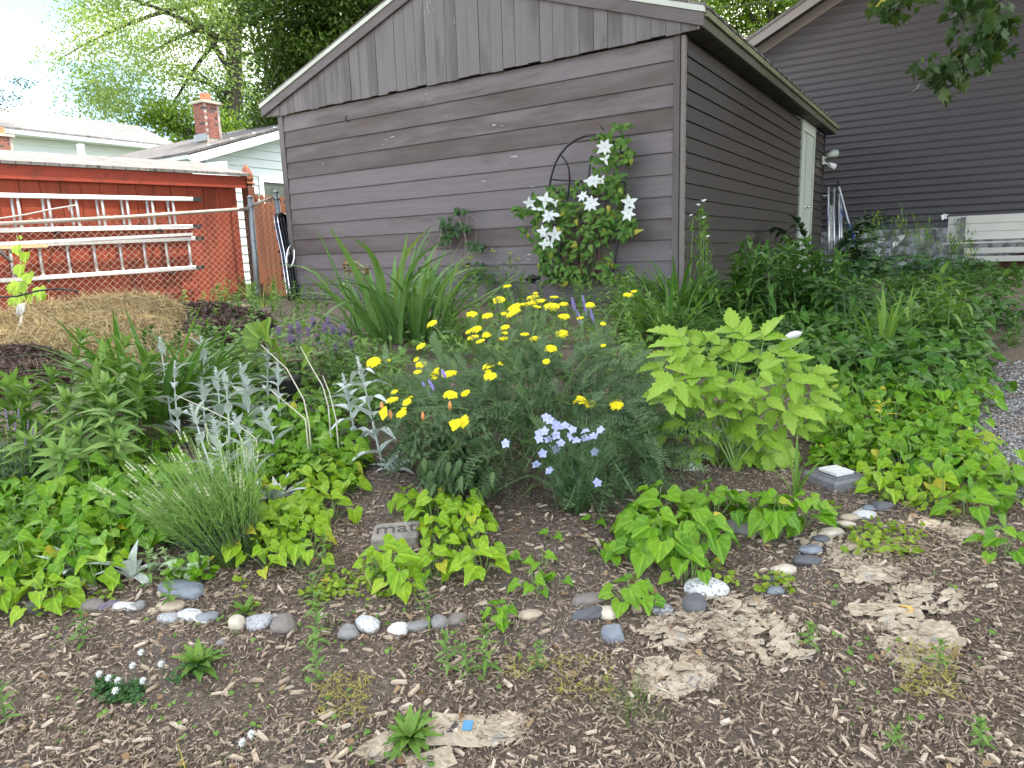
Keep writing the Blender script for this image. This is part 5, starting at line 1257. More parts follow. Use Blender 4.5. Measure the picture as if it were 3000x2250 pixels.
# ------------------------------------------------------------------ lamb's ears
def lambs(label, base, top, n=5, size=0.085, sp=0.075, lean=None):
    P = Plant('lambs_ear_plant', label, 'plant', base, "lamb's ear flower stems"); d = top - base
    pts = leafy(P, base, top, [0.015 * rn(-1, 1), 0.015 * rn(-1, 1), 0], n * 2 - 1, 'lamb', L_lamb, size * 1.65, el=(18, 34), t0=0.16, r=0.0055, opp=True, sz=lambda t: 1.15 - 0.5 * t)
    p, dd = pts[-1], unit(pts[-1] - pts[-2])
    # woolly spike of tiny leaves
    for i in range(26):
        t = i / 26; q = p + dd * (t * sp - sp * 0.25); o = side(dd, i * 2.4); P.leaf('small', L_lamb, q, o * 0.8 + dd * 0.6, dd, 0.030 * (1.15 - 0.65 * t), 1.2, 'bract')
    P.stem([p - dd * 0.02, p + dd * sp * 0.7], [0.008, 0.004], 6); P.done(S_lamb)
LB = [(1200, 560, 1130, 175, 'tall silver stem by the daylily'), (1110, 540, 1045, 20, 'silver stem against the daylily blades'), (1350, 420, 1308, 10, 'highest silver stem behind the group'), (1345, 560, 1310, 285, 'silver stem in the middle of the group'), (1425, 560, 1405, 215, 'silver stem with narrow spike in the middle of the group'), (1500, 640, 1465, 250, 'straight silver stem in the centre'), (1620, 560, 1570, 185, 'silver stem right of centre'), (1640, 560, 1600, 270, 'shorter silver stem right of centre'), (1760, 430, 1735, 70, 'rightmost tall silver stem by the straw stalks'), (1815, 540, 1800, 185, 'silver stem leaning by the black pot'), (1775, 760, 1730, 480, 'short silver stem right of the lavender'), (1640, 1010, 1540, 530, 'stout pale stem rising from the lavender'), (1420, 960, 1265, 470, 'leaning silver stem left over the lavender'), (1505, 930, 1400, 555, 'silver stem behind the lavender'), (1665, 900, 1620, 660, 'small silver stem at the right of the lavender')]
for (bx_, by_, tx, ty, lb) in LB:
    b_ = G(bx_ / 2.212 + rn(-14, 14), 1000 + by_ / 2.212 + rn(20, 60)); t_ = at(tx / 2.212, 1000 + ty / 2.212 + 14, depth(b_) + 0.03); lambs("lamb's ear: " + lb, b_, t_, 4 if ty > 400 else 5, rn(0.075, 0.095))
for (bx_, by_, tx, ty, lb) in [(490, 1380, 352, 740, 'tallest pale silver stem left of the yarrow'), (330, 1290, 255, 850, 'shorter pale silver stem left of the yarrow')]:
    b_ = G(900 + bx_ / 2.212, 750 + by_ / 2.212); t_ = at(900 + tx / 2.212, 750 + ty / 2.212 + 12, depth(b_) + 0.02); lambs("lamb's ear: " + lb, b_, t_, 6, 0.095, 0.10)
def rosette(px, py, n, size, label):
    b_ = G(px, py); P = Plant('lambs_ear_rosette', label, 'plant', b_, "lamb's ear rosettes")
    for i in range(n):
        a = i * 2.4; e = R(25 + 55 * i / n + rn(-8, 8)); o = np.array([math.cos(a), math.sin(a), 0]); P.leaf('lamb', L_lamb, b_ + o * 0.01, o * math.cos(e) + U3 * math.sin(e), U3 * math.cos(e) - o * math.sin(e), size * rn(0.8, 1.1))
    P.done(S_lamb)
rosette(215, 1690, 9, 0.115, "silver lamb's ear rosette at lower left among lime violets"); rosette(385, 1690, 8, 0.11, "silver lamb's ear rosette beside the flat grey stone")
rosette(815, 1475, 11, 0.115, "silver lamb's ear rosette right of the lavender"); rosette(1150, 1385, 9, 0.10, "silver lamb's ear rosette at the foot of the wilted plant"); rosette(670, 1365, 8, 0.10, "silver lamb's ear rosette under the silver stems")

# ------------------------------------------------------------------ lavender
def lavender(label, px, py, n, lean, L0, mat, bud, grey, seed, spread=0.55):
    b_ = G(px, py); r = random.Random(seed); P = Plant('lavender_bush', label, 'plant', b_); ln = np.array(lean)
    for i in range(n):
        a = r.uniform(0, 2 * math.pi); q = math.sqrt(r.random()); o = np.array([math.cos(a), math.sin(a), 0]) * q
        s0 = b_ + o * 0.06; d = unit(o * spread + ln + U3 * r.uniform(0.7, 1.0)); L = L0 * r.uniform(0.55, 1.05); e = s0 + d * L - U3 * 0.08 * q * L
        pts = curve(s0, e, U3 * 0.05 * L); flower = i % 5 == 0
        P.stem(pts, [0.0013, 0.0008], 4)
        for k in range(12):
            t = 0.12 + 0.55 * k / 12; p, dd = along(pts, t); P.leaf('needle', grey if t < 0.35 else mat, p, side(dd, k * 2.4 + i) * 0.8 + dd * 0.9, dd, 0.042 * r.uniform(0.7, 1.2), 1.0)
        if flower:
            p, dd = pts[-1], unit(pts[-1] - pts[-2]); P.b = getattr(P, 'b', []); P.b.append((p, dd))
    P.done(S_lavs, merge=True)
    m = MB(tuple(b_))
    for p, dd in getattr(P, 'b', []):
        for k in range(3): m.tube([p + dd * (k * 0.012 - 0.008), p + dd * (k * 0.012 - 0.003), p + dd * (k * 0.012 + 0.004)], [0.0015, 0.0042 - 0.0008 * k, 0.0015], 5)
    m.build('flower_spike', bud, P.root, sm=True)['kind'] = 'stuff'
lavender('bright green lavender bush with long bud stalks in the left foreground', 680, 1640, 320, (-0.42, -0.10, 0.1), 0.40, L_lav, F_lavb, L_lavg, 3)
lavender('grey green lavender with purple spikes at the left edge', 60, 1440, 150, (-0.1, 0, 0.1), 0.30, L_lavg, F_purp, L_lavg, 4, 0.8)

# ------------------------------------------------------------------ iris
b_ = blades('iris_clump', 'large clump of sword-shaped iris blades in front of the shed', 'plant', 1140, 1000, 66, 'sword', L_iris, 0.50, 0.90, 1.0, (30, 82), rad=0.24)
b2 = blades('iris_clump', 'right half of the iris swords leaning toward the yarrow', 'plant', 1225, 1000, 54, 'sword', L_iris, 0.42, 0.74, 1.0, (40, 86), rad=0.24)
blades('iris_clump', 'small dark iris tuft by the ivy on the wall', 'plant', 1300, 900, 12, 'sword', L_day, 0.45, 0.62, 1.0, (45, 78), rad=0.08)
blades('iris_fan', 'pale green iris fan standing in the shaded violets at right', 'plant', 2585, 1060, 14, 'sword', L_weed, 0.30, 0.52, 1.0, (48, 86), rad=0.04)
blades('iris_fan', 'second iris fan right of the pale one', 'plant', 2640, 1010, 9, 'sword', L_lance, 0.28, 0.42, 1.0, (48, 86), rad=0.04)
blades('iris_fan', 'thin green shoots beside the square paver', 'plant', 2330, 1480, 7, 'strap', L_weed, 0.14, 0.26, 0.6, (60, 88), rad=0.012)
def spent():
    c = ground(at(1150, 900, 5.2)); P = Plant('iris_stalks', 'papery spent iris flowers on stalks above the blades', 'flower stalks', c)
    for (x, y, yb) in ((1015, 775, 930), (1022, 795, 930), (1050, 780, 930), (1072, 785, 930), (1078, 800, 930), (1040, 805, 930), (1060, 825, 930), (1008, 780, 930)):
        t = at(x, y, 5.15 + rn(-.1, .1)); b0 = np.array([t[0] + rn(-.05, .05), t[1], float(gz(t[0], t[1]))]); P.stem(curve(b0, t, [0.02, 0, 0]), [0.005, 0.004], 5)
        for k in range(5): P.leaf('ovate', L_dry, t + [0, 0, rn(-.02, .02)], (rn(-1, 1), rn(-1, 1), rn(-.5, 1)), (rn(-1, 1), rn(-1, 1), 1), 0.055, 1, 'dry_petal')
    P.done(S_green)
spent()
# ------------------------------------------------------------------ yarrow
Z6 = lambda zx, zy: (900 + zx / 2.212, 750 + zy / 2.212)
YH_ = [(1297,194,62),(1245,282,92),(1460,265,95),(1478,240,40),(1340,330,100),(1400,312,90),(1465,300,110),(1320,375,80),(1275,372,45),(1350,350,80),(1492,328,62),(1525,283,45),(1515,295,55),(1602,265,65),(1585,325,120),(1660,310,70),(1665,390,85),(1770,400,55),(1833,316,72),(2078,250,75),(2118,228,48),(1070,375,85),(1168,385,85),(808,435,80),(1095,472,85),(1047,490,50),(1075,525,90),(1165,508,75),(1122,550,70),(1283,460,75),(1283,497,45),(1270,535,85),(1410,506,68),(1480,532,85),(1650,500,100),(1578,597,92),(1550,682,55),(738,582,75),(430,685,112),(520,678,48),(708,668,50),(740,700,85),(715,750,62),(820,762,80),(838,735,45),(825,790,48),(920,760,115),(1172,710,90),(1260,692,55),(1188,775,100),(1172,745,50),(928,897,105),(1025,887,72),(567,878,55),(550,930,95),(645,945,70),(665,918,48),(628,987,42),(610,1020,85),(1768,930,120),(1835,957,82),(2008,960,102),(1920,580,45),(1917,438,45)]
def yarrow():
    c = G(1590, 1330); P = Plant('yarrow_plant', 'big yarrow with flat bright yellow flower heads in the middle of the bed', 'plant', c)
    hm = []                                                     # three flat-topped heads built of little domed florets
    for v in range(4):
        r = random.Random(40 + v); V = []; F = []
        pts = []
        lobes = [(0, 0, 0.24)] + [(0.30 * math.cos(a + v) * r.uniform(0.8, 1.15), 0.30 * math.sin(a + v) * r.uniform(0.8, 1.1), r.uniform(0.15, 0.22)) for a in np.arange(0, 6.28, 1.05)]
        for (lx, ly, lr) in lobes:
            for i in range(16):
                q = math.sqrt((i + 0.5) / 16); a = i * 2.4; x, y = lx + lr * q * math.cos(a), ly + lr * q * math.sin(a)
                pts.append((x, y, 0.07 - 0.16 * (x * x + y * y) - 0.10 * q * q + r.uniform(-0.012, 0.012)))
        for (x, y, z) in pts:
            n = len(V); rr = 0.062
            V.append((x, y, z + 0.03)); V += [(x + rr * math.cos(t), y + rr * math.sin(t), z - 0.012) for t in np.arange(6) * 1.047 + v]
            F += [(n, n + 1 + i, n + 1 + (i + 1) % 6) for i in range(6)]
        # green cup below
        n = len(V); V.append((0, 0, -0.22)); k = 12
        V += [(0.42 * math.cos(i * 6.2832 / k), 0.42 * math.sin(i * 6.2832 / k), 0.0) for i in range(k)]; n2 = len(V)
        F += [(n, n + 1 + (i + 1) % k, n + 1 + i) for i in range(k)]
        hm.append(mesh_np('flower_head', V, np.array(F), F_yel, smooth_sh=False))
    for i, (zx, zy, w) in enumerate(YH_):
        x, y = Z6(zx, zy); Zd = float(np.interp(y, [830, 870, 960, 1050, 1150, 1230, 1330], [3.7, 3.45, 3.0, 2.75, 2.5, 2.35, 2.15])) + rn(-0.06, 0.06)
        if zx > 2000 and zy < 300: Zd = 3.5
        p = at(x, y, Zd); size = w / 2.212 * Zd / FPX
        b0 = ground(c + np.array([rn(-.22, .22), rn(-.2, .2), 0])); d = p - b0
        if np.linalg.norm(d[:2]) > 0.75: b0 = ground(np.array([p[0], p[1], 0]) - np.array([*(d[:2] * 0.55), 0]))
        pts = curve(b0, p - U3 * 0.004, U3 * 0.16 - np.array([*(d[:2] * 0.10), 0]), 8); P.stem(pts, [0.0032, 0.0022, 0.0018], 5)
        tilt = np.array([rn(-.1, .35), rn(-.62, -.15), 1.0]) + np.array([d[0], d[1], 0]) * 0.15
        M = frame(p - c, unit(np.cross(unit(tilt), [1, 0.2, 0])), tilt, size * 0.98); o = link('flower_head', hm[i % 4], P.root, M)
        for k in range(9):
            t = rn(0.18, 0.95); q, dd = along(pts, t); P.leaf('fern', L_fern, q, side(dd, k * 2.4 + i) * 0.8 + dd * 0.5 + U3 * rn(-0.15, 0.3), U3 + dd * 0.3, rn(0.07, 0.12))
        P.leaf
    # mound of feathery leaves
    for i in range(620):
        a = rn(0, 6.28); q = math.sqrt(rn(0, 1)); b0 = ground(c + np.array([math.cos(a) * 0.50 * q, math.sin(a) * 0.46 * q, 0])); o = np.array([math.cos(a), math.sin(a), 0])
        h = rn(0.03, 0.40) * (1.1 - 0.5 * q); P.leaf('fern', L_fern, b0 + U3 * h + o * h * 0.3, o * rn(0.4, 1.0) + np.array([rn(-.5, .5), rn(-.7, .3), rn(-.2, .7)]), U3 + np.array([rn(-.5, .5), rn(-.9, .2), 0]), rn(0.11, 0.20))
    # right-hand skirt down to the soil beside the flax
    for i in range(130):
        x, y = rn(1760, 1900), rn(1180, 1400); b0 = at(x, y, 2.45 + rn(-.1, .25)); z = float(gz(b0[0], b0[1]))
        if b0[2] < z + 0.02: continue
        P.leaf('fern', L_fern, b0, (rn(-.6, .8), rn(-1, 0), rn(-.6, .5)), (rn(-.4, .4), rn(-1, 0), 0.9), rn(0.10, 0.17))
    P.done(S_green, 300)
yarrow()
def parsley(px, py, tops, label):
    c = G(px, py); P = Plant('dill_plant', label, 'plant', c)
    for x, y in tops:
        p = at(x, y, depth(c) + rn(-.1, .1)); pts = leafy(P, ground(c + np.array([rn(-.1, .1), rn(-.1, .1), 0])), p, [0, 0, 0.05], 9, 'fern', L_fern, 0.14, el=(15, 50), t0=0.2, r=0.003)
        m = MB(tuple(c))
        for k in range(14):
            a = k * 2.4; q = 0.028 * math.sqrt(k / 14); e = pts[-1] + [q * math.cos(a), q * math.sin(a), 0.02 - 8 * q * q]; m.tube([pts[-1], e - U3 * 0.004], 0.0007, 3); m.tube([e - U3 * 0.005, e, e + U3 * 0.004], [0.002, 0.006, 0.002], 5)
        m.build('flower_umbel', plain('yellow green umbel', (0.35, 0.38, 0.05), 0.7), P.root, sm=True)['kind'] = 'stuff'
    P.done(S_green)
parsley(1480, 900, [(1445, 740), (1495, 745), (1520, 762), (1495, 772)], 'airy dill-like herb with yellow green umbels before the shed wall')
parsley(1370, 900, [(1312, 790), (1370, 785), (1380, 760), (1345, 800)], 'feathery herb with small umbels under the ivy')

# ------------------------------------------------------------------ flax, sundrops, vetch, betony
def five(name, mat, P, p, nrm, size, n=5, w=1.0, cup=0.25, centre=None):
    fl = bpy.data.objects.new(name, None); COL.objects.link(fl); fl.parent = P.root; fl.location = tuple(p - P.loc); fl.empty_display_size = 0.01
    nrm = unit(nrm); ms = tmesh('petal', mat)
    for k in range(n):
        o = side(nrm, 6.2832 * k / n + rn(-.12, .12)); link('petal', ms[k % 2], fl, frame((0, 0, 0), o + nrm * cup, nrm - o * cup, size * rn(0.9, 1.1), w))
    m = MB(tuple(p)); m.tube([p - nrm * size * 0.05, p + nrm * size * 0.12], [size * 0.10, size * 0.05], 6); m.build('centre', centre or F_yel2, fl)
    return fl
FX = [(1503,1185),(1540,1135),(1505,1148),(1610,1090),(1670,1100),(1645,1215),(1612,1160),(1565,1190),(1612,1255),(1803,1135),(1855,1168),(1803,1180),(1900,1130),(1865,1272),(1485,1352),(1570,1390),(1550,1045),(1570,1065),(1285,1215),(1525,1280),(1718,1125),(1745,1195),(1880,1470),(1600,1120),(1630,1105),(1590,1240),(1700,1170)]
def flax():
    c = G(1685, 1490); P = Plant('flax_plant', 'slender flax with sky blue five-petalled flowers at the front of the bed', 'plant', c); tips = [at(*Z6(x, y), 2.18 + rn(-.06, .06)) for x, y in FX]
    for i in range(120):
        if i < len(tips): p = tips[i]
        else:
            x, y = rn(1570, 1800), rn(1220, 1420); p = at(x, y, 2.2 + rn(-.08, .08))
        b0 = ground(c + np.array([rn(-.05, .05), rn(-.05, .05), 0])); leafy(P, b0, p, U3 * 0.03, 24, 'needle', L_flax, 0.026, el=(25, 55), t0=0.15, r=0.0011)
        if i < len(tips): five('flower', F_blue, P, p, ray(1500, 1125) * -0.8 + U3 * 0.8 + rng.normal(size=3) * 0.35, 0.0165, 5, 2.6, 0.15)
    P.done(S_green, merge=True)
flax()
def sundrop():
    c = G(1340, 1440); P = Plant('sundrop_plant', 'drooping dark sundrop plant with a few yellow cup flowers', 'plant', c)
    for i in range(46):
        x, y = rn(1170, 1450), rn(1190, 1330); p = at(x, y, 2.35 + rn(-.15, .2)); b0 = ground(c + np.array([rn(-.13, .13), rn(-.1, .12), 0]))
        leafy(P, b0, p, U3 * 0.05, 15, 'ovate', L_wilt, 0.052, el=(-35, 30), t0=0.18, r=0.0022, droop=0.55, top=4, sx=0.8)
    for i in range(60):
        x, y = rn(1230, 1450), rn(1340, 1440); p = at(x, y, 2.2 + rn(-.06, .14))
        if p[2] > gz(p[0], p[1]) + 0.03: P.leaf('ovate', L_wilt, p, (rn(-.3, .3), rn(-.5, .1), -1), (rn(-.5, .5), -1, 0.3), rn(0.04, 0.065), 0.75)
    P.done(S_red, 300)
    for (zx, zy, tx, tz) in ((500, 1023, -0.6, 0.3), (965, 1092, -0.3, 0.5), (1017, 1077, 0.1, 0.6)):
        p = at(*Z6(zx, zy), 2.22); five('flower', leafmat('sundrop petal', (0.80, 0.66, 0.01), (0.90, 0.76, 0.02), 0.3, 'strap', 0.5, tcol=(1, 0.95, 0.4)), P, p, (tx * 0.5 + 0.25, -0.8, tz), 0.024, 4, 3.2, 0.3, F_or)
    p = at(*Z6(1090, 1262), 2.12); 
    P2 = None
    for k in range(7): 
        q = at(*Z6(1090 + rn(-55, 55), 1262 + rn(-25, 25)), 2.12)
    for (zx, zy) in ((485, 975), (750, 1040), (925, 970), (540, 1030)):
        p = at(*Z6(zx, zy), 2.25); MB(tuple(p)).tube([p - U3 * 0.014, p, p + U3 * 0.016], [0.003, 0.007, 0.002], 6).build('bud', F_or, P.root, sm=True)
sundrop()
YH2 = [(1090, 1262, 110)]
def spike(name, label, cat, base, tip, L, mat, n=30, r=0.008):
    P = Plant(name, label, cat, base); pts = curve(base, tip, U3 * 0.03); P.stem(pts, [0.002, 0.0012]); d = unit(pts[-1] - pts[-2])
    m = MB(tuple(base))
    for k in range(n):
        t = k / n; q = pts[-1] - d * L * t; o = side(d, k * 2.4); m.tube([q, q + o * r * (0.4 + 0.7 * math.sin(3.0 * t)) - d * 0.004], [0.0028, 0.0008], 4)
    m.build('flower_spike', mat, P.root)['kind'] = 'stuff'
    for k in range(8): p, dd = along(pts, rn(0.1, 0.7)); P.leaf('small', L_weed, p, side(dd, k * 2.4) + dd * 0.3, U3, 0.035)
    P.done(S_green)
for (x, y, L, lb) in ((1238, 1120, 0.062, 'purple vetch spike among the lower left yarrow heads'), (1255, 1112, 0.045, 'small violet spike beside the lower yarrow heads'), (1294, 1083, 0.03, 'tiny blue spike between yarrow heads')):
    t_ = at(x, y, 2.55); spike('vetch_spike', lb, 'flower', ground(t_ + [0.1, 0.1, 0]), t_, L, F_lila)
for (x, y, L, lb) in ((1706, 865, 0.12, 'tall lilac vetch spike at the back of the yarrow'), (1728, 900, 0.09, 'lilac vetch spike right of the back yarrow heads'), (1690, 908, 0.08, 'leaning lilac vetch spike behind the yarrow'), (1675, 872, 0.07, 'slim bluish spike behind the yarrow')):
    t_ = at(x, y, 3.5); spike('vetch_spike', lb, 'flower', ground(t_ + [0.05, 0.1, 0]), t_, L, F_lila, 40, 0.011)
def betony():
    c = G(960, 1030); P = Plant('betony_plant', 'dark leafy betony with purple whorled flower heads left of the iris', 'plant', c); sp = []
    for (zx, zy) in ((620, 1400), (560, 1420), (740, 1365), (860, 1355), (830, 1410), (700, 1440), (775, 1500), (550, 1500), (625, 1470), (900, 1425), (955, 1440), (1045, 1535), (920, 1565), (460, 1435), (985, 1415), (580, 1510)):
        p = at(650 + zx / 2.765, 450 + zy / 2.765, 3.9 + rn(-.15, .15)); b0 = ground(p + [rn(-.06, .06), rn(-.02, .1), 0]); pts = leafy(P, b0, p, [0, 0, 0.02], 12, 'ovate', L_lanced, 0.065, el=(5, 40), t0=0.15, r=0.002, opp=True)
        m = MB(tuple(p))
        for k in range(24):
            a = k * 2.4; z = -0.028 + 0.050 * k / 24; e = p + [0.015 * math.cos(a), 0.015 * math.sin(a), z + 0.006]; m.tube([p + [0, 0, z], e], [0.002, 0.0028], 4)
        m.build('flower_head', F_purp, P.root)
    for i in range(16):
        b0 = ground(at(rn(820, 1060), rn(1010, 1060), 3.7)); leafy(P, b0, b0 + [rn(-.05, .05), rn(-.05, .05), rn(.08, .18)], U3 * 0, 10, 'ovate', L_lanced, 0.06, el=(5, 45), r=0.002, opp=True)
    P.done(S_green)
betony()

# ------------------------------------------------------------------ golden compound-leaved plant
def golden():
    c = G(2140, 1365); P = Plant('golden_leaved_plant', 'bright chartreuse plant with toothed compound leaves right of the yarrow', 'plant', c); Zc = depth(c)
    tips = [(1990, 985), (1960, 1040), (2060, 1000), (2110, 1010), (2180, 985), (2160, 1050), (2240, 985), (2285, 1030), (2310, 1060), (2240, 1080), (2330, 1115), (2390, 1145), (2390, 1185), (2320, 1200), (2350, 1250), (2250, 1180), (2180, 1150), (2090, 1100), (2030, 1090), (1970, 1120), (1960, 1170), (1930, 1075), (2030, 1180), (2100, 1200), (2180, 1240), (2080, 1260), (2000, 1230), (1960, 1240), (2250, 1270), (2300, 1320), (2220, 1330), (2150, 1320), (2060, 1310), (2160, 1400), (2250, 1390), (1925, 1250), (2380, 1090), (2000, 1010), (2130, 1130), (2220, 1130)]
    tips += [(x + rn(-45, 45), y + rn(-25, 45)) for x, y in tips[::4]]
    for i, (x, y) in enumerate(tips):
        f = (y - 985) / 400; p = at(x, y, Zc - 0.02 - 0.22 * math.sin(math.pi * min(1, 0.15 + f)) * rn(0.3, 1.2) + 0.12 * (1 - f))
        if p[2] < gz(p[0], p[1]) + 0.04: p[2] = float(gz(p[0], p[1])) + 0.05
        b0 = ground(c + np.array([rn(-.05, .05), rn(-.05, .05), 0])); pts = curve(b0, p, U3 * 0.12, 8); P.stem(pts, [0.004, 0.002, 0.0015])
        d = unit(pts[-1] - pts[-2]); d = unit(np.array([d[0], d[1], d[2] * 0.4]) + np.array([0, -0.25, 0.1])); up = unit(U3 + np.array([rn(-.3, .3), -0.55, 0]))
        sdv = unit(np.cross(d, up)); S = rn(0.062, 0.098)
        P.leaf('serr', L_gold, p, d - U3 * 0.12, up, S * 1.15)
        for s_ in (-1, 1):
            P.leaf('serr', L_gold, p - d * 0.012, d * 0.45 + sdv * s_ * 0.9, up, S * 0.95)
            P.leaf('serr', L_gold, p - d * 0.075, d * 0.25 + sdv * s_ + U3 * rn(-.15, .1), up, S * 0.9)
            if i % 2: P.leaf('serr', L_gold, p - d * 0.13, d * 0.1 + sdv * s_ + U3 * rn(-.2, .1), up, S * 0.7)
    P.done(S_pale, 300)
golden()
clump('yellow_leaf_sprig', 'sprig with two pale yellow leaves above the violets at right', 'plant', [(2580, 1290, 2578, 1180, 0.0)], 5, 'serr', leafmat('yellowing leaf', (0.55, 0.50, 0.06), (0.66, 0.58, 0.10), 0.35, 'mid', 0.5), 0.075, S_pale, el=(20, 50), t0=0.5, r=0.002)

# ------------------------------------------------------------------ shaded perennials at right
pp = []
for i in range(34):
    x = rn(2080, 2500); q = abs(x - 2300) / 220; pp.append((x, rn(930, 975), x + rn(-50, 40), 690 + 100 * q * q + rn(0, 100), rn(-0.2, 0.2)))
clump('phlox_clump', 'broad dark green leafy clump beside the shed door', 'plant', pp[:12], 20, 'ovate', L_phlox, 0.17, S_green, el=(-5, 35), t0=0.2, r=0.006, opp=True, top=4, droop=0.15, sx=0.75)
clump('phlox_clump', 'dark green leafy clump in front of the shed side wall', 'plant', pp[12:23], 20, 'ovate', L_phlox, 0.17, S_green, el=(-5, 35), t0=0.2, r=0.006, opp=True, top=4, droop=0.15, sx=0.75)
clump('phlox_clump', 'dark green leafy clump nearest the violets at right', 'plant', pp[23:], 20, 'ovate', L_phlox, 0.16, S_green, el=(-5, 35), t0=0.2, r=0.006, opp=True, top=4, droop=0.15, sx=0.75)
clump('leafy_weed', 'tall drooping leafy stems at the right of the violet carpet', 'plant', [(2740, 1010, 2700, 820, 0), (2770, 1020, 2790, 840, 0), (2800, 1010, 2830, 860, 0), (2720, 1020, 2650, 880, 0), (2760, 1010, 2760, 800, 0.2)], 16, 'ovate', L_lance, 0.15, S_green, el=(-10, 25), t0=0.2, r=0.005, droop=0.3, sx=0.6)
clump('blue_green_sprig', 'feathery blue green sprig standing in the shaded violets', 'plant', [(2480, 1000, 2470, 850, 0), (2500, 1000, 2510, 900, 0), (2450, 1000, 2450, 890, 0), (2520, 1010, 2535, 930, 0), (2490, 1000, 2490, 870, 0)], 50, 'needle', L_blue, 0.055, S_green, el=(20, 50), t0=0.1, r=0.003, merge=True)
clump('leafy_weed', 'fresh green leafy shoots left of the phlox clump', 'plant', [(2170, 985, 2165, 870, 0), (2120, 985, 2100, 860, 0), (2060, 985, 2040, 880, 0), (2200, 1000, 2215, 920, 0)], 16, 'lance', L_lance, 0.12, S_green, el=(5, 45), t0=0.15, r=0.004, top=5)
def solomon():
    c = G(2400, 800); P = Plant('solomons_seal', "arching dark solomon's seal in front of the shed door", 'plant', c); Zc = 8.2
    c = ground(at(2420, 800, Zc))
    for (x0, x1, y1, am) in ((2400, 2262, 665, 0.25), (2410, 2570, 622, 0.35), (2420, 2530, 650, 0.3), (2430, 2560, 700, 0.3), (2420, 2600, 640, 0.35), (2420, 2500, 730, 0.2), (2430, 2590, 760, 0.2), (2400, 2330, 640, 0.2), (2440, 2540, 740, 0.2)):
        a = ground(at(x0, 790, Zc)); b0 = at(x1, y1, Zc + rn(-.2, .2)); pts = curve(a, b0, U3 * am, 9); P.stem(pts, [0.007, 0.003])
        for k in range(20):
            t = 0.35 + 0.65 * k / 20; p, d = along(pts, min(t, 0.99)); sd_ = unit(np.cross(d, U3)) * (1 if k % 2 else -1); P.leaf('ovate', L_sol, p, sd_ * 0.9 + d * 0.6 + U3 * rn(-.3, .15), U3 + sd_ * 0.2, rn(0.15, 0.20), 0.9)
    P.done(S_green)
solomon()
def columbine():
    c = ground(at(2640, 800, 8.6)); P = Plant('columbine_clump', 'tall columbine with seed heads and white bells before the foundation', 'plant', c)
    for i in range(60):
        x = rn(2480, 2860); q = abs(x - 2640) / 200; t_ = at(x, 600 + 60 * q + rn(0, 90), 8.6 + rn(-.6, .4)); b0 = ground(t_ + [rn(-.1, .1), rn(-.1, .1), 0]); pts = curve(b0, t_, [rn(-.05, .05), 0, 0.05]); P.stem(pts, [0.004, 0.0018], 4)
        for k in range(5):
            p, d = along(pts, rn(0.62, 1.0)); o = side(d, k * 2.4); e = p + o * 0.05 + d * 0.06; P.stem([p, p + o * 0.04 + d * 0.02, e], 0.0014, 3)
            P.leaf('small', L_lime2 if i % 3 else L_col, e, d + o * 0.2, o, 0.045, 0.8, 'seed_pod')
        for k in range(4): p, d = along(pts, rn(0.1, 0.5)); P.leaf('round', L_col, p, side(d, rn(0, 6)) + d * 0.2, U3, 0.09)
    for i in range(190):
        x = rn(2440, 2900); q = abs(x - 2640) / 230; p = at(x, rn(745, 830) + 20 * q, 8.3 + rn(-1.0, 0.5)); z = float(gz(p[0], p[1]))
        if p[2] < z: p[2] = z + 0.05
        P.leaf('round', L_col, p, (rn(-1, 1), rn(-1, .3), rn(-.2, .2)), (rn(-.3, .3), rn(-.6, 0), 1), rn(0.08, 0.13))
    P.done(S_green, 250)
    for (x, y) in ((2523, 661), (2580, 703), (2576, 735), (2643, 695), (2624, 716), (2649, 775), (2572, 752), (2765, 634)):
        p = at(x, y, 8.3); five('flower', F_white, P, p, (rn(-.4, .4), -0.8, rn(-.4, .3)), 0.05, 5, 1.8, 0.7)
columbine()
def aster():
    c = ground(at(2030, 860, 5.4)); P = Plant('fleabane_plant', 'tall white fleabane leaning by the shed corner', 'plant', c)
    for (bx_, by_, tx, ty) in ((2010, 865, 2030, 640), (2040, 870, 2058, 600), (2050, 875, 2062, 640), (2055, 870, 2072, 690), (2060, 870, 2066, 620), (2050, 870, 2048, 610)):
        t_ = at(tx, ty, 5.4 + rn(-.06, .06)); b0 = ground(at(bx_, by_, 5.4)); pts = leafy(P, b0, t_, [0.02, 0, 0], 30, 'lance', L_weed, 0.10, el=(-25, 30), t0=0.12, r=0.004, droop=0.45)
        for k in range(10): p, d = along(pts, rn(0.85, 1.0)); P.leaf('small', L_weed, p, side(d, k * 2.4) + d, U3, 0.04)
    for (x, y) in ((2060, 588), (2065, 586), (2046, 599), (2025, 630), (2062, 637), (2074, 692)):
        p = at(x, y, 5.33); five('flower', F_white, P, p, (rn(-.3, .3), -0.5, 0.9), 0.020, 9, 0.9, 0.1)
    P.done(S_pale)
aster()

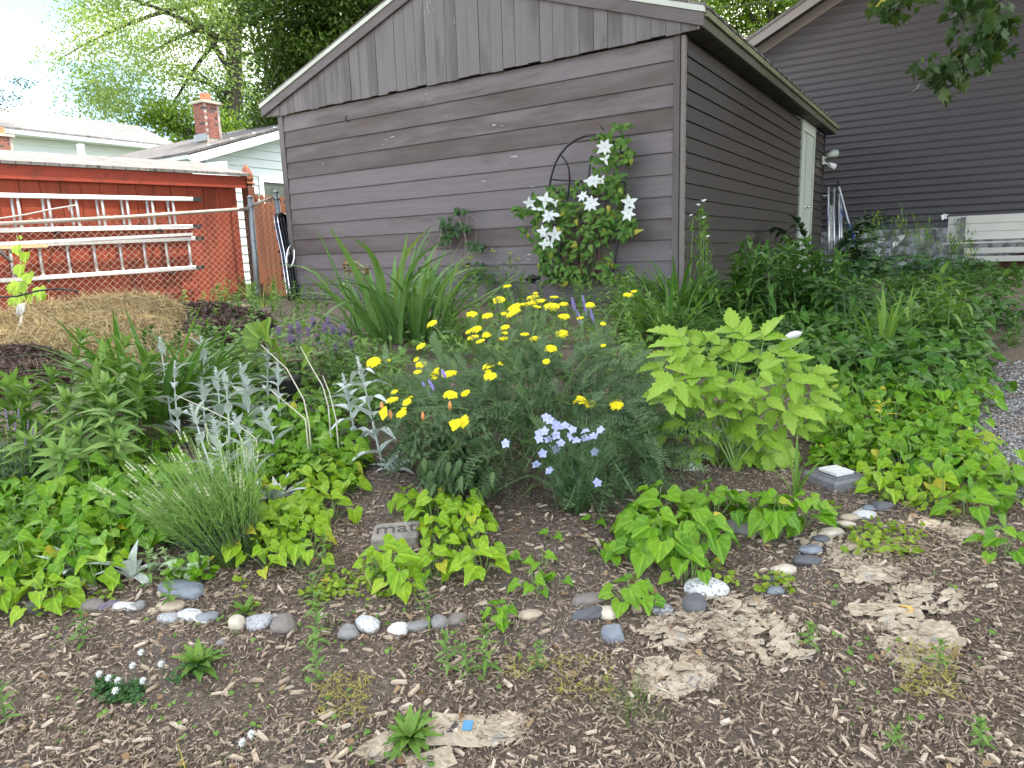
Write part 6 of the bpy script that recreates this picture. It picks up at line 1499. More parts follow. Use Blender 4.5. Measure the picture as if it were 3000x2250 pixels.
# ------------------------------------------------------------------ trellis, clematis, ivy
TY = -0.16
def tp(px, py, y=TY): return on_y(px, py, y)
def zc(x, y): return (1450 + x / 3.318, 350 + y / 3.318)
M_iron = plain('black painted iron', (0.012, 0.012, 0.013), 0.35, var=0.2, bmp=0.02)
def trellis():
    b0 = tp(*zc(600, 1560)); T = empty('arched_trellis', (b0[0], TY, -0.2), 'black arched metal trellis standing against the shed wall', 'trellis'); O = (b0[0], TY, -0.2)
    arc = [(430, 1560), (470, 1100), (520, 700), (545, 560), (580, 440), (630, 345), (700, 260), (790, 195), (880, 160), (960, 150), (1060, 165), (1150, 215), (1220, 290), (1270, 400), (1285, 500), (1275, 640), (1230, 900), (1190, 1200), (1150, 1480), (1140, 1580)]
    MB(O).tube([tp(*zc(*p)) for p in arc], 0.0115, 8).build('arch', M_iron, T, sm=True)
    for k, line in enumerate([[(640, 345), (690, 410), (720, 480), (728, 590)], [(1225, 400), (1180, 470), (1160, 540), (1150, 600)], [(935, 375), (915, 520), (890, 760), (850, 1100), (800, 1560)], [(728, 590), (690, 900), (640, 1300), (600, 1580)], [(1100, 600), (1060, 900), (1000, 1250), (980, 1580)]]):
        MB(O).tube([tp(*zc(*p), TY - 0.012) for p in line], 0.009, 6).build('upright', M_iron, T, sm=True)
    for line in [[(540, 585), (800, 598), (1280, 610)], [(500, 700), (800, 725), (1260, 760)], [(450, 1375), (800, 1410), (1160, 1440)], [(430, 1490), (1140, 1550)]]:
        MB(O).tube([tp(*zc(*p), TY + 0.012) for p in line], 0.007, 6).build('crossbar', M_iron, T, sm=True)
trellis()
def clematis():
    b0 = tp(*zc(800, 1650)); c = ground([b0[0], TY, 0]); P = Plant('clematis_vine', 'white-flowered clematis climbing the black trellis', 'vine', c)
    blobs = [(1080, 480, 130, 200, 34), (1200, 300, 110, 120, 26), (1300, 360, 60, 50, 8), (1040, 180, 60, 50, 7), (1200, 80, 55, 35, 6), (1100, 640, 150, 90, 26), (1200, 740, 90, 70, 16), (520, 830, 170, 100, 32), (280, 900, 70, 40, 10), (560, 1000, 170, 130, 34), (500, 1200, 110, 110, 24), (900, 920, 220, 130, 46), (1150, 1000, 140, 130, 28), (1300, 1060, 70, 80, 12), (700, 680, 170, 60, 22), (740, 1130, 150, 110, 26), (1000, 1120, 120, 90, 14), (560, 1330, 130, 90, 20), (740, 1420, 120, 90, 18), (1250, 1110, 60, 40, 6), (300, 1090, 60, 40, 5), (500, 1440, 90, 60, 9), (820, 1260, 140, 70, 12), (1120, 1480, 60, 90, 8), (700, 1500, 200, 90, 20), (980, 1400, 150, 120, 14)]
    for (x, y, sx_, sy_, n) in blobs:
        for k in range(int(n * 2.0)):
            q = tp(*zc(x + rn(-1, 1) * sx_ * 1.05, y + rn(-1, 1) * sy_), TY - rn(-0.06, 0.14)); P.leaf('ovate', L_clem, q, (rn(-1, 1), rn(-.6, 0), rn(-1, .35)), (rn(-.2, .8), -1, rn(0, .7)), rn(0.055, 0.09), 1.15)
    for k in range(22):
        x0 = rn(600, 1050); pts = [tp(*zc(x0 + rn(-40, 40), 1620), TY - 0.02)]; x = x0
        for y in (1450, 1300, 1150, 1000, 850): x += rn(-70, 70) + (-15 if x > 900 else 10); pts.append(tp(*zc(x, y), TY - rn(0, 0.07)))
        P.stem(pts, [0.004, 0.002], 4)
    for k in range(26):   # dry tangle low on the right
        pts = []; x, y = rn(880, 1090), rn(1150, 1330)
        for i in range(5): pts.append(tp(*zc(x, y), TY - rn(0, 0.1))); x += rn(-45, 45); y += rn(20, 75)
        P.stem(pts, 0.0014, 3)
    P.done(S_brown, 300)
    for (x, y, s_, n) in ((1065, 270, 0.085, 7), (1070, 390, 0.06, 3), (960, 600, 0.075, 6), (905, 600, 0.06, 3), (1040, 580, 0.05, 3), (855, 745, 0.065, 6), (935, 815, 0.088, 8), (335, 810, 0.07, 5), (490, 780, 0.09, 4), (410, 870, 0.07, 2), (525, 940, 0.08, 7), (630, 935, 0.08, 1), (470, 1090, 0.075, 5), (585, 1120, 0.08, 5), (480, 1210, 0.07, 4), (1305, 805, 0.08, 5), (1295, 915, 0.08, 6), (545, 1200, 0.06, 3), (585, 810, 0.05, 3), (500, 1130, 0.06, 3)):
        p = tp(*zc(x, y), TY - 0.17); five('flower', F_white, P, p, (rn(-.35, .35) + 0.25, -1, rn(-.1, .45)), s_ * 0.95, n, 1.45, 0.12, plain('cream stamens', (0.5, 0.42, 0.28), 0.8) if s_ == 0.085 else F_lavb)
clematis()
def ivy():
    Zi = lambda x, y: (1150 + x / 2.702, 560 + y / 2.702); yy = -0.10
    c = ground([*tp(*Zi(560, 700), yy)[:2], 0]); P = Plant('ivy_plant', 'small ivy on bent woody stems against the shed wall', 'vine', c)
    for line in ([(335, 620), (335, 500), (380, 350), (420, 250), (470, 190), (500, 185), (540, 250), (570, 340), (600, 480), (605, 600)], [(450, 620), (480, 520), (560, 370), (575, 340)], [(380, 620), (375, 440), (400, 330), (440, 280), (510, 270)], [(590, 180), (585, 260), (560, 620)], [(590, 180), (640, 205), (672, 235), (655, 400), (640, 600)], [(460, 600), (465, 350), (485, 200)]):
        P.stem([tp(*Zi(*q), yy - rn(0, .04)) for q in line], [0.006, 0.005, 0.004] if len(line) > 5 else 0.002, 5)
    for (x, y, sx_, sy_, n) in ((545, 155, 50, 22, 18), (430, 250, 45, 50, 34), (470, 310, 70, 50, 44), (420, 390, 45, 30, 20), (580, 290, 35, 40, 16), (640, 430, 45, 35, 20), (710, 455, 35, 25, 14), (650, 640, 90, 70, 40), (280, 650, 60, 40, 26), (60, 720, 70, 30, 26), (760, 690, 40, 40, 12)):
        for k in range(n): P.leaf('ivy', L_ivy, tp(*Zi(x + rn(-1, 1) * sx_, y + rn(-1, 1) * sy_), yy - rn(-.03, .08)), (rn(-1, 1), -0.2, rn(-1, .2)), (rn(.1, .8), -1, 0.5), rn(0.038, 0.065))
    P.done(plain('woody ivy stem', (0.34, 0.27, 0.20), 0.85, var=0.2), 290)
    for (x, y) in ((548, 505), (592, 165)):
        p = tp(*Zi(x, y), yy - 0.05); MB(tuple(p)).tube([p - U3 * 0.025, p, p + U3 * 0.02], [0.004, 0.018, 0.006], 6).build('seed_head', L_dry, P.root)
    q = tp(*Zi(1105, 690), -0.35); m = MB(tuple(q)); ptz = [(-60, 0), (-40, 12), (-25, -18), (0, -30), (22, -22), (48, 0), (30, 18), (10, 38), (-10, 25), (-30, 22)]
    pl = [tp(*Zi(1105 + a, 690 + b), -0.35) for a, b in ptz]; n = len(pl)
    m.add([p - np.array([0, 0.03, 0]) * (0.4 + 0.6 * (i % 2)) for i, p in enumerate(pl)] + [q - np.array([0, 0.06, 0])] + [p + np.array([0, 0.02, 0]) for p in pl] + [q + np.array([0, 0.03, 0])], [(i, (i + 1) % n, n) for i in range(n)] + [((i + 1) % n + n + 1, i + n + 1, 2 * n + 1) for i in range(n)] + [(i, i + n + 1, (i + 1) % n + n + 1, (i + 1) % n) for i in range(n)])
    m.tube([q + [0, 0.02, 0], q + [0.05, 0.06, -0.15], ground(q + [0.08, 0.1, 0])], 0.004, 5)
    tag(m.build('black_garden_stake', M_iron), 'black star-shaped metal garden stake near the trellis foot', 'ornament')
ivy()

# ------------------------------------------------------------------ stalks, big leaves, pot
for (line, lb) in ([((765, 1010), (840, 1080), (890, 1170), (905, 1240)), 'long bleached stalk curving down beside the black pot'], [((880, 1015), (915, 1080), (945, 1130), (962, 1190)), 'bleached stalk bent over at right of the silver stems'], [((510, 1155), (620, 1205), (690, 1240), (750, 1285)), 'bleached stalk lying across the silver stems'], [((945, 1100), (965, 1150), (985, 1230)), 'short bleached stalk near the tall pale silver stem'], [((790, 1140), (850, 1190), (895, 1228)), 'thin bleached stalk crossing toward the violets']):
    pts = [at(x, y, 2.62 + 0.02 * i) for i, (x, y) in enumerate(line)]; g = ground(pts[-1]); m = MB(tuple(g)); pp_ = [np.array(p) for p in pts]; m.tube(pp_ + [g], [0.0012, 0.0026, 0.003], 6)
    tag(m.build('dry_stalk', S_straw, sm=True), lb, 'stalk', 'bleached dry stalks')
def bigleaf():
    c = G(800, 1080); P = Plant('rhubarb_plant', 'three large crinkled round leaves behind the black pot', 'plant', c); mt = leafmat('rhubarb leaf', (0.11, 0.20, 0.030), (0.19, 0.29, 0.045), 0.4, 'heart', 0.5)
    for (x, y, s_, f) in ((790, 1010, 0.16, (0.3, -0.4, 0.6)), (835, 1050, 0.14, (0.1, -0.5, 0.5)), (890, 1055, 0.13, (0.6, -0.4, 0.4)), (770, 1000, 0.14, (-0.6, -0.2, 0.5))):
        p = at(x, y, 3.3); P.stem(curve(c, p, [0, 0, 0.03]), 0.006); P.leaf('round', mt, p, f, (rn(-.3, .3), -1, 0.5), s_)
    P.done(S_red)
    q = G(835, 1175); m = MB(tuple(q)); 
    m.tube([q, q + U3 * 0.10, q + U3 * 0.115, q + U3 * 0.125, q + U3 * 0.125], [0.062, 0.08, 0.088, 0.088, 0.078], 20, False)
    pot = empty('nursery_pot', q, 'black plastic nursery pot half hidden by silver stems', 'pot'); ob = m.build('pot_wall', M_cap, pot, sm=True)
    MB(tuple(q)).tube([q + U3 * 0.09, q + U3 * 0.10], [0.076, 0.074], 20).build('potting_soil', plain('wet soil', (0.03, 0.024, 0.018), 0.9, var=0.4, scale=90, bmp=0.8), pot)
bigleaf()
def grape():
    c = ground(at(70, 900, 7.0)); P = Plant('grape_vine', 'young grape vine with lit lime leaves on the chain-link fence', 'vine', c); mt = leafmat('grape leaf', (0.20, 0.34, 0.035), (0.33, 0.45, 0.06), 0.45, 'heart', 0.45)
    P.stem([at(x, y, 7.05) for x, y in ((100, 905), (85, 870), (62, 800), (60, 730), (48, 690))], [0.006, 0.003])
    for (x, y, s_) in ((50, 728, 0.095), (75, 748, 0.10), (60, 785, 0.12), (82, 808, 0.11), (52, 835, 0.13), (70, 835, 0.10), (35, 845, 0.09), (55, 868, 0.12), (85, 872, 0.11), (115, 850, 0.12), (132, 870, 0.07), (62, 700, 0.035), (115, 880, 0.06), (40, 880, 0.10)):
        P.leaf('grape', mt, at(x, y - 8, 7.0 - rn(0, .1)), (rn(-.5, .7), -0.3, -1), (rn(.3, .8), -1, 0.7), s_ * 1.15)
    P.done(S_pale)
    pts = [at(x, y, 6.7) for x, y in ((-20, 872), (50, 868), (110, 852), (170, 846), (230, 852), (222, 870), (200, 885))]; m = MB(tuple(pts[0])); m.tube(pts, 0.010, 6)
    tag(m.build('black_hose', M_cap, sm=True), 'thin black hose trailing along the hay at the fence', 'hose')
    pts = [at(x, y, 6.9) for x, y in ((-30, 725), (5, 742), (33, 768))]; m = MB(tuple(pts[0])); m.tube(pts, [0.03, 0.022, 0.012], 7); tag(m.build('dead_branch', M_bark, sm=True), 'short dead branch poking in at the left edge by the fence', 'branch')
grape()
# weeds along the fence and the shed foot
r_ = random.Random(5)
for (x0, x1, y0, y1, n, h, sz_, lb) in ((540, 660, 880, 960, 14, 0.22, 0.07, 'mixed green weeds before the bark mulch at the fence'), (660, 800, 860, 960, 22, 0.30, 0.08, 'tall green weeds around the fence posts'), (800, 960, 870, 960, 22, 0.28, 0.08, 'bushy green weeds below the car grille'), (560, 760, 960, 1060, 18, 0.16, 0.07, 'low weeds left of the purple betony'), (900, 1080, 1050, 1150, 14, 0.12, 0.05, 'low weeds between betony and yarrow'), (1000, 1180, 1110, 1250, 14, 0.20, 0.06, 'grassy weeds left of the yarrow'), (1380, 1560, 880, 930, 20, 0.30, 0.08, 'green herbs filling the strip under the clematis left'), (1560, 1760, 860, 920, 22, 0.28, 0.08, 'green herbs filling the strip under the clematis'), (1760, 1930, 900, 990, 24, 0.34, 0.10, 'tall leafy weeds between trellis and shed corner'), (1830, 2010, 960, 1060, 18, 0.28, 0.10, 'leafy weeds behind the golden plant'), (1290, 1480, 960, 1040, 20, 0.28, 0.08, 'green herbs behind the yarrow heads'), (1340, 1560, 835, 880, 26, 0.24, 0.08, 'green herbs close under the shed wall left of the trellis'), (1780, 1960, 840, 890, 22, 0.26, 0.09, 'green weeds close under the shed wall right of the trellis'), (960, 1100, 840, 900, 16, 0.16, 0.07, 'dark weeds at the shed foot behind the iris'), (1100, 1300, 840, 890, 20, 0.14, 0.07, 'dark low leaves along the shed foot right of the iris'), (420, 640, 1010, 1110, 20, 0.16, 0.08, 'green weeds between hay and silver stems'), (700, 900, 1060, 1160, 12, 0.10, 0.06, 'low weeds around the black pot'), (2080, 2330, 990, 1080, 20, 0.16, 0.09, 'low leafy cover behind the golden plant'), (600, 900, 1180, 1300, 12, 0.10, 0.05, 'small weeds at the feet of the silver stems'), (2860, 3000, 800, 860, 26, 0.16, 0.10, 'low leafy plants below the bench'), (2650, 2860, 830, 920, 30, 0.20, 0.11, 'dark leafy plants in front of the columbine'), (2880, 3000, 900, 1060, 16, 0.10, 0.08, 'sparse green weeds at the right edge'), (2500, 2700, 900, 960, 20, 0.22, 0.11, 'dark leafy plants left of the drooping stems')):
    P = None; b0s = [G(r_.uniform(x0, x1), r_.uniform(y0, y1)) for _ in range(n)]; P = Plant('weed_patch', lb, 'plant', ground(np.mean(b0s, 0))); kk = r_.choice(['lance', 'ovate', 'small'])
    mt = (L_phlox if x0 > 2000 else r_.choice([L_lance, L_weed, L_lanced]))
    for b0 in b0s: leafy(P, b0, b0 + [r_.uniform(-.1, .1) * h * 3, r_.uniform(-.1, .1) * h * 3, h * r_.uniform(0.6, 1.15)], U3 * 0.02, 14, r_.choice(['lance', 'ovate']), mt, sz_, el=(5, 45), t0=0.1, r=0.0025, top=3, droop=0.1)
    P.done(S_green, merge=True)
for (x, y, n, lo, hi, lb) in ((1080, 1180, 46, 0.15, 0.34, 'green grass tuft left of the yarrow'), (1150, 1060, 40, 0.15, 0.32, 'thin grass blades below the iris'), (1850, 900, 60, 0.2, 0.42, 'grass blades at the foot of the shed near the trellis'), (1930, 890, 70, 0.2, 0.42, 'grass tuft against the shed corner board'), (770, 900, 40, 0.25, 0.5, 'tall grass growing through the chain-link gate'), (1850, 2085, 70, 0.03, 0.075, 'bright green grass tuft on the mulch in the right foreground'), (1780, 820, 30, 0.15, 0.35, 'few grass blades under the clematis'), (2960, 1010, 50, 0.05, 0.12, 'short grass at the right edge by the gravel'), (560, 2300, 20, 0.04, 0.08, 'grass blades at the bottom edge')):
    blades('grass_tuft', lb, 'grass', x, y, n, 'grass', L_grass, lo, hi, 1.0, (40, 88), rad=0.06 if hi < 0.2 else 0.14)
# ================================================================== border stones
def _ico():
    t = (1 + 5 ** 0.5) / 2
    V = [(-1, t, 0), (1, t, 0), (-1, -t, 0), (1, -t, 0), (0, -1, t), (0, 1, t), (0, -1, -t), (0, 1, -t), (t, 0, -1), (t, 0, 1), (-t, 0, -1), (-t, 0, 1)]
    F = [(0, 11, 5), (0, 5, 1), (0, 1, 7), (0, 7, 10), (0, 10, 11), (1, 5, 9), (5, 11, 4), (11, 10, 2), (10, 7, 6), (7, 1, 8), (3, 9, 4), (3, 4, 2), (3, 2, 6), (3, 6, 8), (3, 8, 9), (4, 9, 5), (2, 4, 11), (6, 2, 10), (8, 6, 7), (9, 8, 1)]
    V = [np.array(v) / np.linalg.norm(v) for v in V]
    for _ in range(3):
        c = {}; G_ = []
        def mid(a, b):
            k = (min(a, b), max(a, b))
            if k not in c: m = V[a] + V[b]; V.append(m / np.linalg.norm(m)); c[k] = len(V) - 1
            return c[k]
        for a, b, d in F:
            x, y, z = mid(a, b), mid(b, d), mid(d, a); G_ += [(a, x, z), (b, y, x), (d, z, y), (x, y, z)]
        F = G_
    return np.array(V), np.array(F)
ICO_V, ICO_F = _ico()
def stonemat(name, col, speck=None, band=None, rough=0.75):
    m, t, b = nodes(name); v = coords(t); n = noise(t, v, 28, 6, 0.65); n2 = noise(t, v, 150, 3); n3 = noise(t, v, 7, 2)
    c = ramp(t, math_(t, 'ADD', math_(t, 'MULTIPLY', n, 0.7), math_(t, 'MULTIPLY', n3, 0.3)), [(0.3, tuple(x * 0.66 for x in col)), (0.7, tuple(min(1, x * 1.25) for x in col))])
    if speck: c = mixc(t, ramp(t, n2, [(0.52, (0, 0, 0)), (0.60, (0.9,) * 3)]), c, speck)
    if band:
        sp = t.nodes.new('ShaderNodeSeparateXYZ'); t.links.new(v, sp.inputs[0]); w = math_(t, 'ABSOLUTE', math_(t, 'ADD', math_(t, 'ADD', sp.outputs[2], math_(t, 'MULTIPLY', sp.outputs[0], 0.3)), math_(t, 'MULTIPLY', math_(t, 'SUBTRACT', n, 0.5), 0.012)))
        c = mixc(t, math_(t, 'LESS_THAN', w, 0.003), c, band)
    t.links.new(c, b.inputs['Base Color']); b.inputs['Roughness'].default_value = rough; bump(t, b, math_(t, 'ADD', n, math_(t, 'MULTIPLY', n2, 0.4)), 0.5, 0.004); return m
SM = dict(grey=stonemat('grey stone', (0.23, 0.225, 0.215)), dark=stonemat('dark slate stone', (0.105, 0.107, 0.112)), tan=stonemat('tan stone', (0.42, 0.35, 0.25)), cream=stonemat('cream stone', (0.56, 0.50, 0.39)), white=stonemat('white stone', (0.58, 0.59, 0.57), (0.34, 0.35, 0.34)), blue=stonemat('blue grey stone', (0.20, 0.225, 0.25)), purp=stonemat('purple stone', (0.155, 0.125, 0.165)), brown=stonemat('brown grey stone', (0.20, 0.175, 0.15)), gran=stonemat('speckled granite', (0.30, 0.30, 0.30), (0.08, 0.08, 0.085)), porous=stonemat('porous white stone', (0.62, 0.63, 0.61), (0.20, 0.20, 0.20), None, 0.9), band=stonemat('banded stone', (0.24, 0.255, 0.26), None, (0.62, 0.60, 0.55)), wband=stonemat('white stone with brown vein', (0.62, 0.62, 0.60), None, (0.22, 0.14, 0.09)), pale=stonemat('pale grey stone', (0.40, 0.405, 0.40), (0.25, 0.25, 0.25)))
A_ = lambda x, y: (x / 2.458, 1600 + y / 2.458); B_ = lambda x, y: (900 + x / 2.212, 1450 + y / 2.212); C_z = lambda x, y: (1800 + x / 1.7467, 1300 + y / 1.7467)
ST = [(A_(265, 420), 120, 110, 2.458, 'dark', 'dark stone half under leaves at lower left'), (A_(660, 405), 170, 95, 2.458, 'brown', 'flat brown grey stone left of the purple one'), (A_(800, 415), 135, 80, 2.458, 'purp', 'purple tinted stone in the left border'), (A_(910, 430), 160, 80, 2.458, 'white', 'whitish mottled stone beside the purple one'), (A_(1012, 425), 70, 60, 2.458, 'grey', 'small grey stone wedged behind the weed sprout'), (A_(1105, 465), 80, 60, 2.458, 'tan', 'small tan stone left of the beige cobble'), (A_(1228, 415), 180, 115, 2.458, 'tan', 'long beige cobble under the grey slab'), (A_(1300, 290), 300, 150, 2.458, 'blue', 'large flat blue grey slab below the lavender'), (A_(1215, 500), 140, 95, 2.458, 'pale', 'pale grey wedge stone in the left border'), (A_(1360, 487), 150, 90, 2.458, 'white', 'pale mottled stone in the left border row'), (A_(1490, 497), 135, 80, 2.458, 'band', 'grey stone with a white band'), (A_(1708, 540), 115, 115, 2.458, 'cream', 'round cream pebble stone at the middle border'), (A_(1900, 520), 210, 115, 2.458, 'pale', 'broad pale grey stone right of the cream one'), (A_(2045, 545), 150, 140, 2.458, 'brown', 'blocky brown grey stone'), (A_(1590, 690), 60, 50, 2.458, 'grey', 'small loose grey stone before the border'),
      (B_(270, 875), 110, 100, 2.212, 'grey', 'rounded grey stone with moss'), (B_(405, 825), 125, 110, 2.212, 'white', 'speckled white grey stone'), (B_(593, 867), 105, 95, 2.212, 'wband', 'white stone with a brown vein'), (B_(710, 837), 130, 95, 2.212, 'grey', 'smooth grey stone beside the veined white one'), (B_(850, 815), 100, 90, 2.212, 'grey', 'upright grey stone behind a weed stem'), (B_(975, 795), 115, 75, 2.212, 'brown', 'grey brown stone with brown leaf bits'), (B_(1450, 760), 140, 70, 2.212, 'tan', 'tan oval stone standing alone in the border'), (B_(1295, 770), 85, 40, 2.212, 'brown', 'mostly buried brown stone'), (B_(1815, 755), 170, 120, 2.212, 'dark', 'big dark slate cobble at the bend of the border'), (B_(1965, 745), 125, 95, 2.212, 'cream', 'cream cobble right of the dark slate one'), (B_(1990, 885), 125, 150, 2.212, 'blue', 'egg-shaped blue grey stone before the border'), (B_(2135, 735), 60, 55, 2.212, 'tan', 'small tan stone under violet leaves'), (B_(1845, 670), 190, 60, 2.212, 'brown', 'flat buried brown stone behind the slate cobble'),
      (C_z(240, 835), 115, 70, 1.7467, 'gran', 'speckled granite stone at the bend of the border'), (C_z(410, 810), 105, 90, 1.7467, 'dark', 'dark grey cobble beside the porous white stone'), (C_z(460, 715), 175, 120, 1.7467, 'porous', 'porous white stone under violet leaves'), (C_z(660, 405), 170, 120, 1.7467, 'grey', 'large grey boulder half hidden between violet clumps'), (C_z(820, 745), 80, 50, 1.7467, 'blue', 'small grey stone with white lichen'), (C_z(810, 685), 80, 55, 1.7467, 'dark', 'dark stone under lime weeds'), (C_z(862, 637), 110, 65, 1.7467, 'cream', 'smooth pale cream stone in the right border'), (C_z(985, 585), 110, 65, 1.7467, 'dark', 'dark grey stone in the right border'), (C_z(1010, 535), 100, 50, 1.7467, 'blue', 'slim blue grey stone in the right border'), (C_z(1060, 485), 85, 50, 1.7467, 'dark', 'grey rounded stone next to the yellow tan one'), (C_z(1105, 445), 110, 65, 1.7467, 'cream', 'yellow tan stone in the right border'), (C_z(1185, 405), 90, 45, 1.7467, 'cream', 'low cream stone behind the yellow tan one'), (C_z(1205, 370), 80, 40, 1.7467, 'tan', 'flat beige stone near the white one'), (C_z(1280, 360), 90, 50, 1.7467, 'white', 'bright white stone near the square paver'), (C_z(1355, 305), 90, 75, 1.7467, 'dark', 'round dark grey stone near the square paver'), (C_z(1300, 330), 60, 35, 1.7467, 'blue', 'small dark bluish stone by the round one'), (C_z(1605, 280), 90, 50, 1.7467, 'brown', 'brown stone at the far end of the border'), (C_z(1590, 110), 60, 110, 1.7467, 'blue', 'upright dark blue grey stone in the violets by the gravel'), (C_z(1625, 65), 70, 60, 1.7467, 'pale', 'pale stone behind the violets near the gravel'), ((2030, 1365), 40, 40, 1, 'white', 'small white stone under the golden plant')]
for i, ((cx, cy), w, h, zs, mk, lb) in enumerate(ST):
    b0 = G(cx, cy + 0.30 * h / zs); Zd = depth(b0); W = 1.12 * w / zs * Zd / FPX; H = h / zs * Zd / FPX
    r = np.random.default_rng(i + 90); k = r.normal(size=(5, 3)) * 1.6; ph = r.random(5) * 6.28; d = ICO_V
    f = 1 + sum(0.075 * np.sin(d @ k[j] + ph[j]) for j in range(5)) + sum(0.02 * np.sin(d @ k[j][::-1] * 3.1 + ph[j] * 2) for j in range(5))
    d2 = np.sign(d) * np.abs(d) ** 0.88
    flat = 0.62 if H < 0.75 * W else 0.85
    sc_ = np.array([W * 0.52, min(W * 0.42, max(H * 0.55, W * 0.3)), max(H, W * 0.35) * 0.5 * flat + 0.004])
    a = math.atan2(RH[1], RH[0]) + r.uniform(-0.25, 0.25); Rz = np.array([[math.cos(a), -math.sin(a), 0], [math.sin(a), math.cos(a), 0], [0, 0, 1]])
    V = (d2 * f[:, None] * sc_) @ Rz.T
    o = link('border_stone', mesh_np('border_stone', V, ICO_F, SM[mk], smooth_sh=True)); o.location = tuple(b0 + U3 * sc_[2] * 0.32)
    tag(o, lb, 'stone', 'stones edging the bed')

# ================================================================== engraved stone, paver
def txt(body, size, mat, M, name, parent=None):
    cu = bpy.data.curves.new(name, 'FONT'); cu.body = body; cu.size = size; cu.extrude = 0.0004; cu.align_x = 'CENTER'; cu.align_y = 'CENTER'; cu.materials.append(mat)
    tmp = bpy.data.objects.new('tmp_text', cu); COL.objects.link(tmp); dg = bpy.context.evaluated_depsgraph_get(); me = bpy.data.meshes.new_from_object(tmp.evaluated_get(dg)); bpy.data.objects.remove(tmp)
    if not me.materials: me.materials.append(mat)
    return link(name, me, parent, M)
def slab(P4, th, name, mat, parent, org, bev=0.004):
    """P4: four top corners; th: thickness downwards"""
    P4 = [np.array(p, float) for p in P4]
    return MB(org).hexa([p - U3 * th for p in P4] + P4).build(name, mat, parent, bevel=bev)
def engraved():
    c = G(1160, 1590); Zd = depth(c); O = tuple(c); S = empty('engraved_stone', c, 'grey engraved garden stone with carved letters among lime violets', 'stone')
    m = stonemat('rough cast concrete', (0.30, 0.275, 0.235), (0.2, 0.18, 0.15), None, 0.9)
    q = lambda x, y, z: at(x, y, Zd) if z is None else z
    c2 = [G(1086, 1612), G(1226, 1598), G(1236, 1550), G(1102, 1564)]
    zt = float(c[2]) + 0.030; sl_ = 0.012
    c2 = [np.array([p[0], p[1], zt + (0.012 if i > 1 else 0)]) for i, p in enumerate(c2)]
    # real size: about 0.17 x 0.11 m
    slab(c2, 0.05, 'slab', m, S, O, 0.006)
    ctr = (c2[0] + c2[1] + c2[2] + c2[3]) / 4; ex = unit(c2[1] - c2[0]); nz_ = unit(np.cross(c2[1] - c2[0], c2[3] - c2[0])); ey = np.cross(nz_, ex)
    M = Matrix.Identity(4); pos = ctr - np.array(O) + nz_ * 0.0012 + ey * 0.005
    for i in range(3): M[i][0] = ex[i]; M[i][1] = ey[i]; M[i][2] = nz_[i]; M[i][3] = pos[i]
    txt('mat', 0.085, plain('painted carving shadow', (0.10, 0.09, 0.075), 0.95), M, 'carved_letters', S)  # flat letters on the slab; their dark colour imitates shade inside the carving
    d0 = G(885, 1480); S2 = empty('stepping_stone', d0, 'grey stepping stone showing right of the lavender rosette', 'stone'); e = [G(840, 1490), G(900, 1482), G(905, 1462), G(850, 1465)]
    e = [p + U3 * 0.03 for p in e]; slab(e, 0.05, 'slab', m, S2, tuple(d0))
engraved()
def paver():
    c = G(2425, 1400); O = tuple(c); S = empty('square_paver', c, 'square grey paver block tilted beside the violets', 'paver'); m = stonemat('slate grey concrete', (0.205, 0.205, 0.21))
    T = [G(2350, 1400), G(2465, 1460), G(2540, 1440), G(2440, 1362)]
    T = [np.array([p[0], p[1], float(c[2]) + 0.030]) for p in T]; k = np.mean(T, 0)
    ex = unit(T[1] - T[0]); ey = unit(np.cross(U3, ex)); w, h = 0.078, 0.078
    cor = lambda s: [k + ex * a * w * s + ey * b * h * s for a, b in ((-1, -1), (1, -1), (1, 1), (-1, 1))]
    slab(cor(1.0), 0.06, 'block', m, S, O, 0.008)
    R1 = cor(0.72)
    for i in range(4):
        a, b_ = R1[i], R1[(i + 1) % 4]; MB(O).bar(a + U3 * 0.003, b_ + U3 * 0.003, 0.006, 0.006).build('rim', m, S)
    # cracked white plaster tile lying on it
    t = empty('plaster_tile', k + U3 * 0.006, 'cracked white plaster tile lying on the square paver', 'tile'); mw_ = plain('white plaster', (0.68, 0.69, 0.64), 0.9, var=0.12, scale=60, bmp=0.6)
    g = lambda a, b: k + ex * a * w + ey * b * h + U3 * 0.016
    for poly in ([(-0.55, -0.5), (0.05, -0.55), (-0.05, -0.1), (0.02, 0.15), (-0.1, 0.5), (-0.5, 0.52)], [(0.08, -0.55), (0.58, -0.5), (0.56, 0.5), (-0.06, 0.52), (0.05, 0.15), (-0.02, -0.1)]):
        n = len(poly); tp_ = [g(a + rn(-.02, .02), b + rn(-.02, .02)) for a, b in poly]; MB(tuple(k + U3 * 0.006)).add([p - U3 * 0.012 for p in tp_] + tp_, [tuple(range(n))[::-1], tuple(range(n, 2 * n))] + [(i, (i + 1) % n, (i + 1) % n + n, i + n) for i in range(n)]).build('tile_piece', mw_, t, bevel=0.002)
paver()
def bird():
    p = at(2318, 985, 3.6); g = ground(p); m = MB(tuple(g)); d = unit([0.8, -0.3, 0.35])
    pts = [p - d * 0.055, p - d * 0.03, p, p + d * 0.03, p + d * 0.05, p + d * 0.062]
    B = empty('white_garden_ornament', g, 'small white ornament poking up among the dark violets', 'ornament')
    m.tube(pts, [0.006, 0.014, 0.022, 0.020, 0.012, 0.004], 10).build('body', M_white, B, sm=True); MB(tuple(g)).tube([p, g], 0.004, 5).build('stake', M_white, B)
bird()

